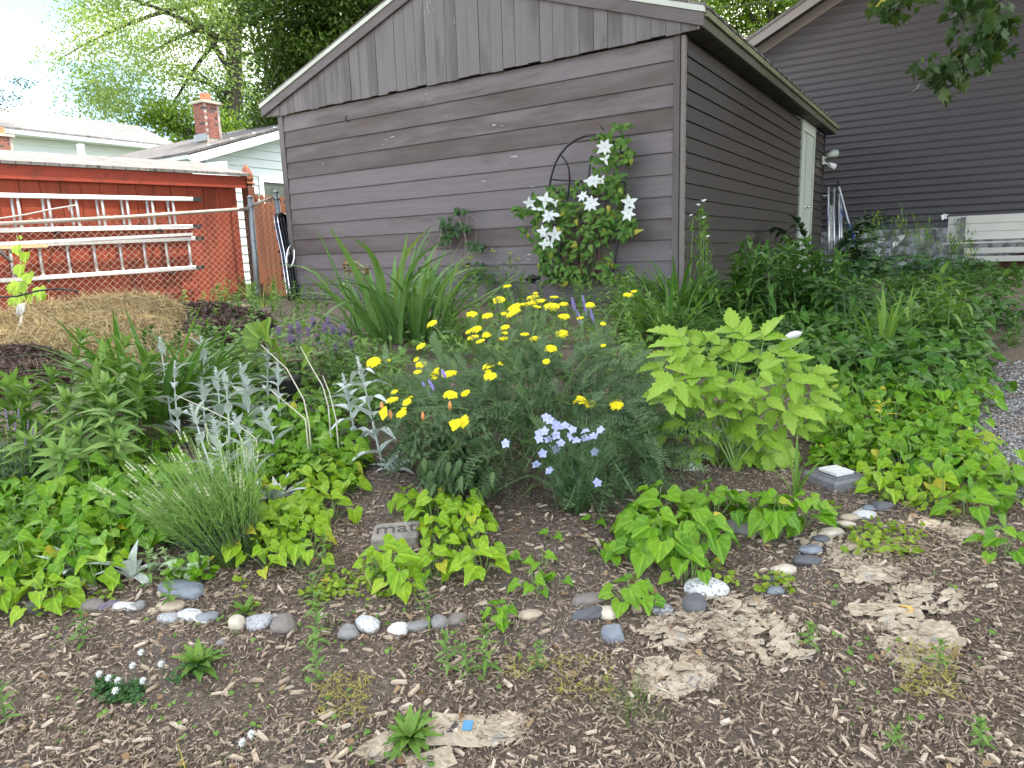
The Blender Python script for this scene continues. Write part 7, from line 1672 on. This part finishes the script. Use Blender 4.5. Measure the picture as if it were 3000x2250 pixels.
# ================================================================== wood chips, gravel, scraps (nobody could count them)
def bits(name, P, L, W, T, yaw, tilt, mat, var, label=None, cat=None):
    """flat irregular chips joined in one object"""
    n = len(P); u = np.array([(-1, -.75), (1, -1), (.8, .9), (-.7, 1)]); V = np.zeros((n, 8, 3))
    for j in range(4):
        V[:, j, 0] = u[j, 0] * L / 2 * rng.uniform(0.7, 1, n); V[:, j, 1] = u[j, 1] * W / 2 * rng.uniform(0.55, 1, n); V[:, j, 2] = -T / 2
        V[:, j + 4, :2] = V[:, j, :2] * rng.uniform(0.85, 1, (n, 1)); V[:, j + 4, 2] = T / 2 * rng.uniform(0.5, 1.3, n)
    cy_, sy_ = np.cos(yaw), np.sin(yaw); ct, st = np.cos(tilt), np.sin(tilt)
    x = V[..., 0] * ct[:, None] - V[..., 2] * st[:, None]; z = V[..., 0] * st[:, None] + V[..., 2] * ct[:, None]; y = V[..., 1]
    X = x * cy_[:, None] - y * sy_[:, None]; Y = x * sy_[:, None] + y * cy_[:, None]
    W_ = np.stack([X, Y, z], -1) + P[:, None, :]
    f = np.array([(4, 5, 6, 7), (0, 1, 5, 4), (1, 2, 6, 5), (2, 3, 7, 6), (3, 0, 4, 7)]); F = (f[None] + (np.arange(n) * 8)[:, None, None]).reshape(-1, 4)
    o0 = P.mean(0); me = mesh_np(name, (W_ - o0).reshape(-1, 3), F, mat, var=np.repeat(var, 8)); o = link(name, me); o.location = tuple(o0)
    tag(o, label, cat, kind='stuff'); return o
def gpoints(n, a0, a1, d0, d1, pw=1.6):
    a = rng.uniform(a0, a1, n); d = d0 + (d1 - d0) * rng.random(n) ** pw; X = CAM[0] + RH[0] * a + FH[0] * d; Y = CAM[1] + RH[1] * a + FH[1] * d
    Z = np.interp(d, _PD, _PZ) + (fbm(X * 3, Y * 3, 1) - 0.47) * 0.035 + (fbm(X * 14, Y * 14, 5) - 0.47) * 0.016
    return np.stack([X, Y, Z], -1)
M_chip = varmat('wood chips', [(0.0, (0.065, 0.048, 0.036)), (0.25, (0.16, 0.120, 0.088)), (0.52, (0.31, 0.240, 0.172)), (0.78, (0.48, 0.385, 0.275)), (1.0, (0.60, 0.52, 0.41))], 0.9, 0.4, 160)
def mulch():
    P = gpoints(88000, -2.6, 2.6, 0.95, 3.3, 1.45); x, y, z = px_of(P)
    bare = np.zeros(len(P))
    for (cx, cy, rx, ry) in ((1560, 1460, 260, 90), (620, 2010, 330, 90), (1130, 2030, 160, 60), (2000, 1440, 260, 60), (1640, 1560, 180, 90), (1250, 2060, 120, 40), (980, 1930, 220, 50)): bare = np.maximum(bare, smooth(1.25, 0.55, np.hypot((x - cx) / rx, (y - cy) / ry)))
    keep = rng.random(len(P)) > bare * 0.72; P = P[keep]; bare = bare[keep]; n = len(P)
    big = rng.random(n) ** 2.6 * (1 - 0.8 * bare); L = 0.006 + 0.024 * big + rng.random(n) * 0.006; W = 0.0016 + 0.0050 * rng.random(n) * (0.35 + big)
    P[:, 2] += 0.001 + 0.007 * rng.random(n)
    v = np.clip(0.12 + 0.50 * rng.random(n) + 0.42 * big * rng.random(n) + 0.10 * (rng.random(n) > 0.9), 0, 0.99)
    bits('wood_chips', P, L, W, 0.002 + 0.002 * rng.random(n), rng.uniform(0, 6.28, n), rng.normal(0, 0.28, n), M_chip, v, 'grey brown wood chip mulch covering the open ground', 'mulch')
    P = gpoints(150000, -2.4, 2.4, 0.95, 3.4, 1.5); n = len(P); P[:, 2] += 0.003 + 0.006 * rng.random(n)
    f = np.c_[rng.normal(size=(n, 2)), rng.normal(size=n) * 0.25]; TM['splinter'] = [(np.array([(-0.10, 0, 0), (0.09, 0.05, 0), (0.06, 1, 0.04), (-0.07, 0.93, 0.0)]), [np.array([(0, 1, 2, 3)])], np.array([(0, 0), (1, 0), (1, 1), (0, 1)]))]
    o = mass('fine_litter', 'splinter', P, rots(n, f, np.tile([0, 0, 1.0], (n, 1)), 0.3), rng.uniform(0.004, 0.014, n), M_chip, None, kind='stuff', sm=False, var=np.clip(rng.random(n) ** 1.2 * 0.95, 0, 0.99)); tag(o, 'fine shredded bark litter between the wood chips', 'mulch')
    P = gpoints(1100, -2.0, 2.2, 1.0, 2.3, 1.1); n = len(P); P[:, 2] += 0.006
    bits('large_wood_chips', P, rng.uniform(0.02, 0.048, n), rng.uniform(0.005, 0.013, n), 0.004 + 0.003 * rng.random(n), rng.uniform(0, 6.28, n), rng.normal(0, 0.22, n), M_chip, rng.uniform(0.55, 0.99, n), 'larger pale splinters lying on the mulch', 'mulch')
    P = gpoints(420, -2.0, 2.2, 1.0, 2.6, 1.1); n = len(P); P[:, 2] += 0.01
    mass('fallen_leaves', 'ovate', P, rots(n, np.c_[rng.normal(size=(n, 2)), np.zeros(n)], np.tile([0, 0, 1.0], (n, 1)), 0.35), rng.uniform(0.014, 0.032, n), L_dry, None, kind='stuff')
mulch()
def gravel():
    bx = [(2820, 1150, 3060, 1300), (2850, 1300, 3060, 1460), (2900, 1060, 3060, 1150)]; n = 7000
    bb = random.choices(bx, [1, 1.2, 0.3], k=n); P = Gv([max(rn(b[0], b[2]), 2820 + rn(0, 70)) for b in bb], [rn(b[1], b[3]) for b in bb]); n = len(P); P[:, 2] += 0.004
    m = varmat('gravel', [(0, (0.055, 0.054, 0.056)), (0.4, (0.17, 0.165, 0.16)), (0.75, (0.34, 0.325, 0.30)), (1, (0.60, 0.58, 0.53))], 0.7, 0.3, 90)
    bits('gravel', P, rng.uniform(0.008, 0.020, n), rng.uniform(0.007, 0.015, n), rng.uniform(0.005, 0.010, n), rng.uniform(0, 6.28, n), rng.normal(0, 0.35, n), m, rng.random(n), 'grey crushed gravel path at the right edge', 'gravel')
gravel()
M_card = None
def scraps():
    m, t, b = nodes('rotting paper'); v = coords(t); n = noise(t, coords(t, (1, 2.6, 1)), 38, 8, 0.78); n2 = noise(t, v, 13, 5, 0.7); oi = t.nodes.new('ShaderNodeObjectInfo')
    c = ramp(t, n, [(0.32, (0.09, 0.07, 0.05)), (0.46, (0.34, 0.275, 0.19)), (0.70, (0.62, 0.55, 0.42))])
    c = mixc(t, ramp(t, n2, [(0.56, (0, 0, 0)), (0.68, (0.8,) * 3)]), c, (0.22, 0.24, 0.26)); c = mixc(t, math_(t, 'MULTIPLY', oi.outputs['Random'], 0.45), c, (0.50, 0.42, 0.29))
    t.links.new(c, b.inputs['Base Color']); b.inputs['Roughness'].default_value = 0.95; bump(t, b, n, 0.6, 0.004)
    D = [(2480, 1610, 190, 90, 'grey white rotting paper sheet right of the border stones'), (2540, 1680, 150, 60, 'flaky paper sheet in front of the grey white one'), (2710, 1545, 230, 60, 'long cream cardboard strip near the gravel'), (2780, 1630, 150, 60, 'crumpled paper layers near the right edge'), (2120, 1790, 200, 100, 'cream torn cardboard before the porous stone'), (2240, 1870, 230, 110, 'tan cardboard patch lying in the mulch'), (2030, 1970, 130, 70, 'white paper flake left of the cardboard patch'), (2000, 1850, 190, 80, 'bluish grey paper remains by the egg-shaped stone'), (2590, 1800, 140, 70, 'pale paper flake below the yellow label'), (2720, 1750, 170, 70, 'layered cream paper right of the yellow label'), (2730, 1860, 110, 60, 'brown curled paper at right'), (2680, 1910, 150, 80, 'dark grey paper remains at right'), (1940, 1990, 130, 80, 'torn grey paper near the grass tuft'), (2830, 1570, 120, 50, 'blue marked paper at the right'), (1470, 2140, 90, 50, 'small pale paper scrap at bottom centre'), (1110, 2195, 60, 36, 'cream paper scrap left of the dandelion')]
    for i, (x, y, w, h, lb) in enumerate(D):
        c0 = G(x, y); K = Plant('paper_scrap', lb, 'paper', c0, 'rotting paper in the mulch'); Zd = depth(c0); r = random.Random(i)
        wm = w * Zd / FPX * 0.68; hm = h * Zd / FPX * 1.6 * 0.66
        ang = 0.5 + r.uniform(-.4, .4); V = []; F = []
        for lay in range(r.randint(60, 85)):              # thin torn flakes lying over one another
            q = math.sqrt(r.random()); ph = r.uniform(0, 6.28); cc = np.array([wm * q * math.cos(ph), hm * q * math.sin(ph)]); a = ang + r.gauss(0, 0.35)
            fl = r.uniform(0.010, 0.034) * (1.2 - 0.5 * q); fw = fl * r.uniform(0.22, 0.6); n_ = 9; z0 = 0.004 + 0.008 * (1 - q) * r.random(); ti = r.gauss(0, 0.10); tj = r.gauss(0, 0.16); i0 = len(V)
            for k in range(n_):
                t_ = 6.2832 * k / n_; rr = 1 + r.uniform(-.35, .3); u_, v_ = fl * rr * math.cos(t_), fw * rr * math.sin(t_); x_ = cc[0] + u_ * math.cos(a) - v_ * math.sin(a); y_ = cc[1] + u_ * math.sin(a) + v_ * math.cos(a)
                p = c0 + np.array([*(RH * x_ + FH * y_), 0]); p[2] = float(gz(p[0], p[1])) + z0 + u_ * ti + v_ * tj + r.uniform(-.001, .001); V.append(p)
            V += [v__ - U3 * 0.0012 for v__ in V[i0:i0 + n_]]
            F += [tuple(range(i0, i0 + n_)), tuple(range(i0 + n_, i0 + 2 * n_))[::-1]] + [(i0 + k, i0 + n_ + k, i0 + n_ + (k + 1) % n_, i0 + (k + 1) % n_) for k in range(n_)]
        ob = MB(tuple(c0)).add(V, F).build('paper_flakes', m, K.root); ob['kind'] = 'stuff'
    # printed pieces
    def card(px, py, ang, w, h, mat, name, label, parts):
        c0 = G(px, py) + U3 * 0.003; K = empty(name, c0, label, 'paper'); n = 6; V = []; F = []; a = R(ang); ex = np.array([*(RH * math.cos(a) + FH * math.sin(a)), 0.0]); ey = np.array([*(-RH * math.sin(a) + FH * math.cos(a)), 0.11]); ex /= np.linalg.norm(ex); ey /= np.linalg.norm(ey)
        for i in range(n):
            for j in range(n): V.append(c0 + ex * w * (i / (n - 1) - .5) * (1 + rn(-.06, .06)) + ey * h * (j / (n - 1) - .5) * (1 + rn(-.06, .06)) + U3 * rn(-.0008, .0008))
        F = [(i * n + j, (i + 1) * n + j, (i + 1) * n + j + 1, i * n + j + 1) for i in range(n - 1) for j in range(n - 1)]
        ob = MB(tuple(c0)).add(V, F).build('sheet', mat, K); ob.modifiers.new('thick', 'SOLIDIFY').thickness = 0.001
        nzv = unit(np.cross(ex, ey))
        for (kind, u, v_, s1, s2, col, tx, rot) in parts:
            pos = ex * w * u + ey * h * v_ + nzv * 0.0022
            if kind == 'box':
                q = [c0 + pos + ex * a_ * s1 / 2 + ey * b_ * s2 / 2 for a_, b_ in ((-1, -1), (1, -1), (1, 1), (-1, 1))]; MB(tuple(c0)).hexa([p - nzv * 0.0006 for p in q] + q).build('print_block', plain('ink ' + label[:9], col, 0.8), K)
            else:
                rr = R(rot); X_ = ex * math.cos(rr) + ey * math.sin(rr); Y_ = -ex * math.sin(rr) + ey * math.cos(rr); M = Matrix.Identity(4)
                for i in range(3): M[i][0] = X_[i]; M[i][1] = Y_[i]; M[i][2] = nzv[i]; M[i][3] = pos[i]
                txt(tx, s1, plain('print ink', col, 0.9), M, 'printed_letters', K)
    card(1335, 2140, -8, 0.115, 0.085, m, 'newspaper_scrap', 'cream newspaper scrap with blue square and letters at bottom centre', [('box', 0.20, 0.12, 0.020, 0.026, (0.10, 0.30, 0.50), '', 0), ('txt', -0.06, 0.05, 0.026, 0, (0.03, 0.03, 0.04), 'ver', 68)])
    card(1262, 2232, 20, 0.09, 0.05, m, 'newspaper_scrap', 'cream newspaper scrap at the bottom edge below the dandelion', [('txt', 0.0, 0.0, 0.02, 0, (0.05, 0.05, 0.05), '10', 70)])
    my = plain('yellow label', (0.60, 0.38, 0.09), 0.8, var=0.3, scale=60)
    card(2625, 1783, -28, 0.075, 0.036, my, 'yellow_label', 'torn yellow printed label lying on rotting paper', [('box', -0.3, 0.1, 0.013, 0.016, (0.25, 0.22, 0.06), '', 0), ('box', 0.05, -0.2, 0.03, 0.003, (0.20, 0.08, 0.04), '', 0), ('box', 0.2, 0.15, 0.02, 0.003, (0.22, 0.12, 0.05), '', 0)])
scraps()

# ================================================================== piles at left
def pile(name, label, cat, blobs, zc_, core, key, mat, n, size, jit, wide=None):
    """heap = shaped core + a thatch of loose stalks; blobs: (px,py,Z,rx,rz) tops"""
    c = ground(np.mean([at(b[0], b[1], b[2]) for b in blobs], 0)); K = empty(name, c, label, cat)
    cs = []
    for (px, py, Z, rx, ry) in blobs:
        t_ = at(px, py, Z); g = ground(t_); cs.append((t_[0], t_[1], max(0.05, t_[2] - g[2]), rx, ry))
    x0 = min(q[0] - q[3] * 1.2 for q in cs); x1 = max(q[0] + q[3] * 1.2 for q in cs); y0 = min(q[1] - q[4] * 1.2 for q in cs); y1 = max(q[1] + q[4] * 1.2 for q in cs)
    def hgt(X, Y):
        h = np.zeros_like(X)
        for (cx, cy, hh, rx, ry) in cs: h = np.maximum(h, hh * np.clip(1 - ((X - cx) / rx) ** 2 - ((Y - cy) / ry) ** 2, 0, None) ** 0.6)
        return h * (0.85 + 0.3 * fbm(X * 5, Y * 5, 9)) + gz(X, Y) - 0.015
    nx = ny = 60; X, Y = np.meshgrid(np.linspace(x0, x1, nx), np.linspace(y0, y1, ny)); Z = hgt(X, Y); V = np.stack([X, Y, Z], -1).reshape(-1, 3) - c; i = np.arange(nx * ny).reshape(ny, nx)
    F = np.stack([i[:-1, :-1], i[:-1, 1:], i[1:, 1:], i[1:, :-1]], -1).reshape(-1, 4); o = link('heap', mesh_np('heap', V, F, core, smooth_sh=True), K)
    xs = rng.uniform(x0, x1, n * 3); ys = rng.uniform(y0, y1, n * 3); z = hgt(xs, ys); k = (z - gz(xs, ys)) > 0.01; xs, ys, z = xs[k][:n], ys[k][:n], z[k][:n]; P = np.c_[xs, ys, z + 0.004]; m_ = len(P)
    f = np.c_[rng.normal(size=(m_, 2)), rng.normal(size=m_) * jit]
    mass('loose_stalks' if key == 'grass' else 'loose_leaves', key, P, rots(m_, f, np.tile([0, -0.3, 1.0], (m_, 1)), 0.3), size * rng.uniform(0.6, 1.3, m_), mat, K, kind='stuff', sm=False, sx=wide)
M_hay = leafmat('hay', (0.30, 0.22, 0.10), (0.52, 0.41, 0.21), 0.15, None, 0.8, tcol=(1, 0.95, 0.7)); M_haycore = plain('hay core', (0.27, 0.20, 0.10), 0.95, var=0.4, scale=60, bmp=0.9)
M_mul = leafmat('brown leaf litter', (0.055, 0.035, 0.026), (0.15, 0.105, 0.08), 0.1, None, 0.8, tcol=(1, 0.8, 0.7)); M_mulcore = plain('litter core', (0.05, 0.034, 0.026), 0.95, var=0.5, scale=40, bmp=0.9)
pile('hay_pile', 'heap of dry tan hay in front of the chain-link fence', 'hay', [(140, 885, 5.6, 0.55, 0.5), (300, 868, 5.7, 0.55, 0.45), (400, 862, 5.6, 0.42, 0.42), (230, 930, 5.1, 0.75, 0.5), (400, 930, 5.1, 0.45, 0.4), (40, 920, 5.3, 0.5, 0.45), (460, 985, 4.7, 0.35, 0.3), (60, 960, 4.9, 0.5, 0.4)], 0, M_haycore, 'grass', M_hay, 20000, 0.10, 0.45, 2.6)
pile('hay_tuft', 'small flattened hay patch beside the dark leaf litter', 'hay', [(110, 1085, 4.0, 0.16, 0.14)], 0, M_haycore, 'grass', M_hay, 1800, 0.08, 0.4, 2.2)
pile('leaf_litter_pile', 'dark brown shredded leaf pile right of the hay', 'mulch', [(520, 888, 5.9, 0.4, 0.35), (600, 888, 5.9, 0.5, 0.35), (680, 905, 5.7, 0.4, 0.3), (560, 935, 5.3, 0.5, 0.4), (640, 945, 5.2, 0.4, 0.35)], 0, M_mulcore, 'small', M_mul, 9000, 0.045, 0.5)
pile('leaf_litter_pile', 'dark brown shredded leaf pile at the left edge', 'mulch', [(20, 1020, 4.3, 0.4, 0.35), (60, 1060, 4.0, 0.3, 0.25), (-20, 1080, 3.9, 0.4, 0.3)], 0, M_mulcore, 'small', M_mul, 7000, 0.04, 0.5)
def glove():
    c = at(75, 905, 5.0); m = MB(tuple(ground(c))); K = empty('root_clump', ground(c), 'pale washed root clump hanging on the hay at left', 'roots')
    for k in range(12): a = k * 0.52; m.tube([c + [0.0, 0, 0.04], c + [0.055 * math.cos(a) * rn(.6, 1), -0.03, 0.03 * math.sin(a)], c + [0.05 * math.cos(a), -0.05, -0.05 * rn(.5, 1)]], [0.006, 0.008, 0.003], 5)
    m.build('root_ball', plain('pale root', (0.55, 0.53, 0.46), 0.9, var=0.2, scale=40), K, sm=True); m = MB(tuple(ground(c)))
    for k in range(9): m.tube([c + [rn(-.02, .02), -0.03, -0.04], c + [rn(-.03, .03), -0.05, -0.12], c + [rn(-.06, .06), -0.08, rn(-.26, -.2)]], 0.003, 4)
    m.build('rootlet', S_straw, K)['kind'] = 'stuff'
    blades('cut_grass_bundle', 'cut green blades lying on top of the hay', 'grass', 250, 905, 2, 'strap', L_day, 0.3, 0.4, 1, (5, 20))
glove()

# ================================================================== low cover and seedlings
def cover(name, label, boxes, n, key, mat, size, h):
    bb = random.choices(boxes, [(q[2] - q[0]) * (q[3] - q[1]) for q in boxes], k=n); P = Gv([rn(b[0], b[2]) for b in bb], [rn(b[1], b[3]) for b in bb]); dn = fbm(P[:, 0] * 5, P[:, 1] * 5, 21); P = P[dn > 0.42]; m_ = len(P); P[:, 2] += rng.uniform(0.2, 1.0, m_) * h
    f = np.c_[rng.normal(size=(m_, 2)), rng.uniform(-.2, .5, m_)]; o = mass(name, key, P, rots(m_, f, np.tile([0, -0.2, 1.0], (m_, 1)), 0.35), size * rng.uniform(0.6, 1.3, m_), mat, None, kind='stuff'); tag(o, label, 'ground cover')
cover('ground_cover', 'low mixed green ground cover under the back of the bed', [(540, 960, 2100, 1120), (1380, 900, 2100, 980), (600, 1100, 1200, 1250)], 7500, 'small', L_lance, 0.055, 0.11)
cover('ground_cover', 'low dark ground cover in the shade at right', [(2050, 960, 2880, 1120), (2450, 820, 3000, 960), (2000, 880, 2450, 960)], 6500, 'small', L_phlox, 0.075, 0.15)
cover('ground_cover', 'low green cover under the violet carpet at right', [(2380, 1100, 2860, 1380)], 3200, 'obo', L_vio, 0.035, 0.06)
cover('ground_cover', 'low green cover under the violets at left', [(-60, 1380, 620, 1720), (640, 1280, 1050, 1460)], 4200, 'obo', L_vio, 0.035, 0.07)
cover('creeping_weed', 'lime creeping weed among the right border stones', [(2280, 1480, 2700, 1640), (2080, 1600, 2320, 1740), (2560, 1400, 2800, 1520)], 1500, 'obo', L_lime2, 0.020, 0.03)
cover('creeping_weed', 'lime creeping weed along the left stones', [(700, 1640, 1000, 1780), (60, 1690, 330, 1800), (860, 1690, 1250, 1760)], 900, 'obo', L_lime2, 0.018, 0.025)
cover('clover_patch', 'dark clover leaves around the dandelion on the mulch', [(330, 1950, 520, 2010), (280, 2000, 430, 2070), (460, 1930, 600, 1990)], 1100, 'obo', L_col, 0.012, 0.022)
cover('stonecrop', 'yellowish dry stonecrop sprigs scattered on the mulch', [(940, 1990, 1080, 2120), (1240, 2010, 1420, 2110), (1480, 1940, 1800, 2060), (1300, 1640, 1480, 1760), (2640, 1900, 2800, 2060)], 1500, 'needle', leafmat('stonecrop', (0.26, 0.25, 0.05), (0.42, 0.36, 0.09), 0.25, None, 0.6), 0.020, 0.03)
cover('dry_grass_thatch', 'dry straw coloured stems between the lime violets', [(1080, 1640, 1520, 1760), (900, 1580, 1000, 1720), (2560, 1480, 2900, 1640)], 700, 'grass', M_hay, 0.075, 0.02)
cover('tiny_seedlings', 'tiny green seedlings dotted over the mulch', [(150, 1800, 1000, 2200), (1000, 1780, 1600, 2250), (2300, 1650, 2900, 2200)], 420, 'obo', L_weed, 0.014, 0.012)
for k, (x, y, h, lb) in enumerate(((245, 1890, 0.075, 'narrow-leaved seedling on the mulch at far left'), (925, 1800, 0.10, 'narrow-leaved seedling behind the grey brown stones'), (930, 1880, 0.09, 'narrow-leaved seedling in front of the grey stones'), (1255, 1825, 0.11, 'tall narrow-leaved seedling among the border stones'), (1315, 1965, 0.085, 'narrow-leaved seedling left of a pair on the mulch'), (1375, 1975, 0.065, 'small narrow-leaved seedling between two taller ones'), (1425, 1965, 0.105, 'tall narrow-leaved seedling of the pair on the mulch'), (1568, 1965, 0.06, 'short bushy seedling right of the pair'), (930, 2000, 0.10, 'narrow-leaved seedling low on the mulch near centre left'), (500, 1780, 0.075, 'seedling sprouting among the left border stones'), (440, 1720, 0.13, 'leafy weed standing before the flat slab'), (1110, 1730, 0.09, 'leafy seedling under the lime violets'), (960, 1690, 0.12, 'slim seedling beside lime violets'), (2880, 2200, 0.06, 'broad seedling in the bottom right corner'), (2610, 2200, 0.04, 'small seedling at the bottom right'), (20, 2120, 0.09, 'leafy weed at the left edge of the mulch'), (2750, 1960, 0.06, 'thin seedling at the right edge of the mulch'), (2370, 1890, 0.05, 'thin seedling between paper scraps'))):
    b_ = G(x, y); P = Plant('weed_seedling', lb, 'seedling', b_, 'seedlings on the mulch'); leafy(P, b_, b_ + [rn(-.01, .01), rn(-.01, .01), h], U3 * 0, 16, 'lance', L_lance if k % 3 else L_weed, 0.042 if h > 0.07 else 0.034, el=(0, 50), t0=0.1, r=0.0016, top=7, sx=1.1); P.done(S_green)
def dandelion(px, py, n, size, lb):
    b_ = G(px, py); P = Plant('dandelion_plant', lb, 'plant', b_); TM.setdefault('dand', [serr_tm(0.15), serr_tm(0.45)])
    for i in range(n):
        a = i * 2.4; e = R(12 + 58 * i / n); o = np.array([math.cos(a), math.sin(a), 0]); P.leaf('dand', L_weed, b_ + U3 * 0.004, o * math.cos(e) + U3 * math.sin(e), U3 * math.cos(e) - o * math.sin(e), size * rn(0.7, 1.1), 0.55)
    P.done(S_green)
dandelion(585, 1955, 24, 0.068, 'dandelion rosette standing in the clover on the mulch'); dandelion(1200, 2170, 20, 0.062, 'dandelion rosette beside the newspaper scrap'); dandelion(720, 1800, 8, 0.06, 'small dandelion rosette behind the cream stone'); dandelion(310, 1700, 8, 0.09, 'dandelion leaves rising among the left violets')
for k, (x, y, lb) in enumerate(((395, 1985, 'left of the dandelion'), (325, 2022, 'at the left end of the clover'), (352, 2030, 'second from the left in the clover'), (345, 2060, 'lowest in the clover patch'), (420, 1945, 'highest in the clover patch'), (425, 2030, 'below the dandelion leaves'), (478, 1980, 'touching the dandelion leaves'), (298, 2010, 'at the outer left of the clover'), (742, 2190, 'near the bottom edge'), (715, 2215, 'pinkish at the bottom edge'))):
    b_ = G(x, y); P = Plant('clover_flower', 'white clover flower head ' + lb, 'flower', b_, 'clover flowers'); t_ = b_ + U3 * 0.03; P.stem([b_, t_], 0.0009, 4)
    for j in range(26): a = j * 2.4; z = -0.8 + 1.7 * j / 26; q = math.sqrt(max(0, 1 - z * z)); o = np.array([q * math.cos(a), q * math.sin(a), z]); P.leaf('small', F_white, t_, o, side(unit(o), 1.0), 0.0095, 1, 'floret')
    P.done(S_green)
# lamium with pale leaves at the foot of the lavender, small white flowers
clump('lamium_plant', 'pale mint-leaved lamium at the foot of the lavender', 'plant', [(500, 1690, 480, 1610, 0), (540, 1690, 550, 1620, 0), (590, 1690, 600, 1640, -0.02), (460, 1680, 440, 1620, 0), (560, 1700, 570, 1660, -0.05), (520, 1700, 510, 1650, -0.04)], 10, 'heart', leafmat('pale mint leaf', (0.28, 0.40, 0.20), (0.42, 0.52, 0.32), 0.3, 'heart', 0.5), 0.030, S_pale, el=(-5, 30), t0=0.2, r=0.0014)
clump('white_flower_herb', 'small herb with tiny white flowers among the left violets', 'plant', [(195, 1640, 190, 1580, 0), (250, 1600, 258, 1540, 0), (260, 1650, 265, 1600, 0)], 12, 'small', leafmat('white tiny petal', (0.6, 0.64, 0.6), (0.75, 0.76, 0.72), 0.3, None, 0.5, tcol=(1, 1, 1)), 0.016, S_pale, el=(10, 50), t0=0.6, r=0.001)
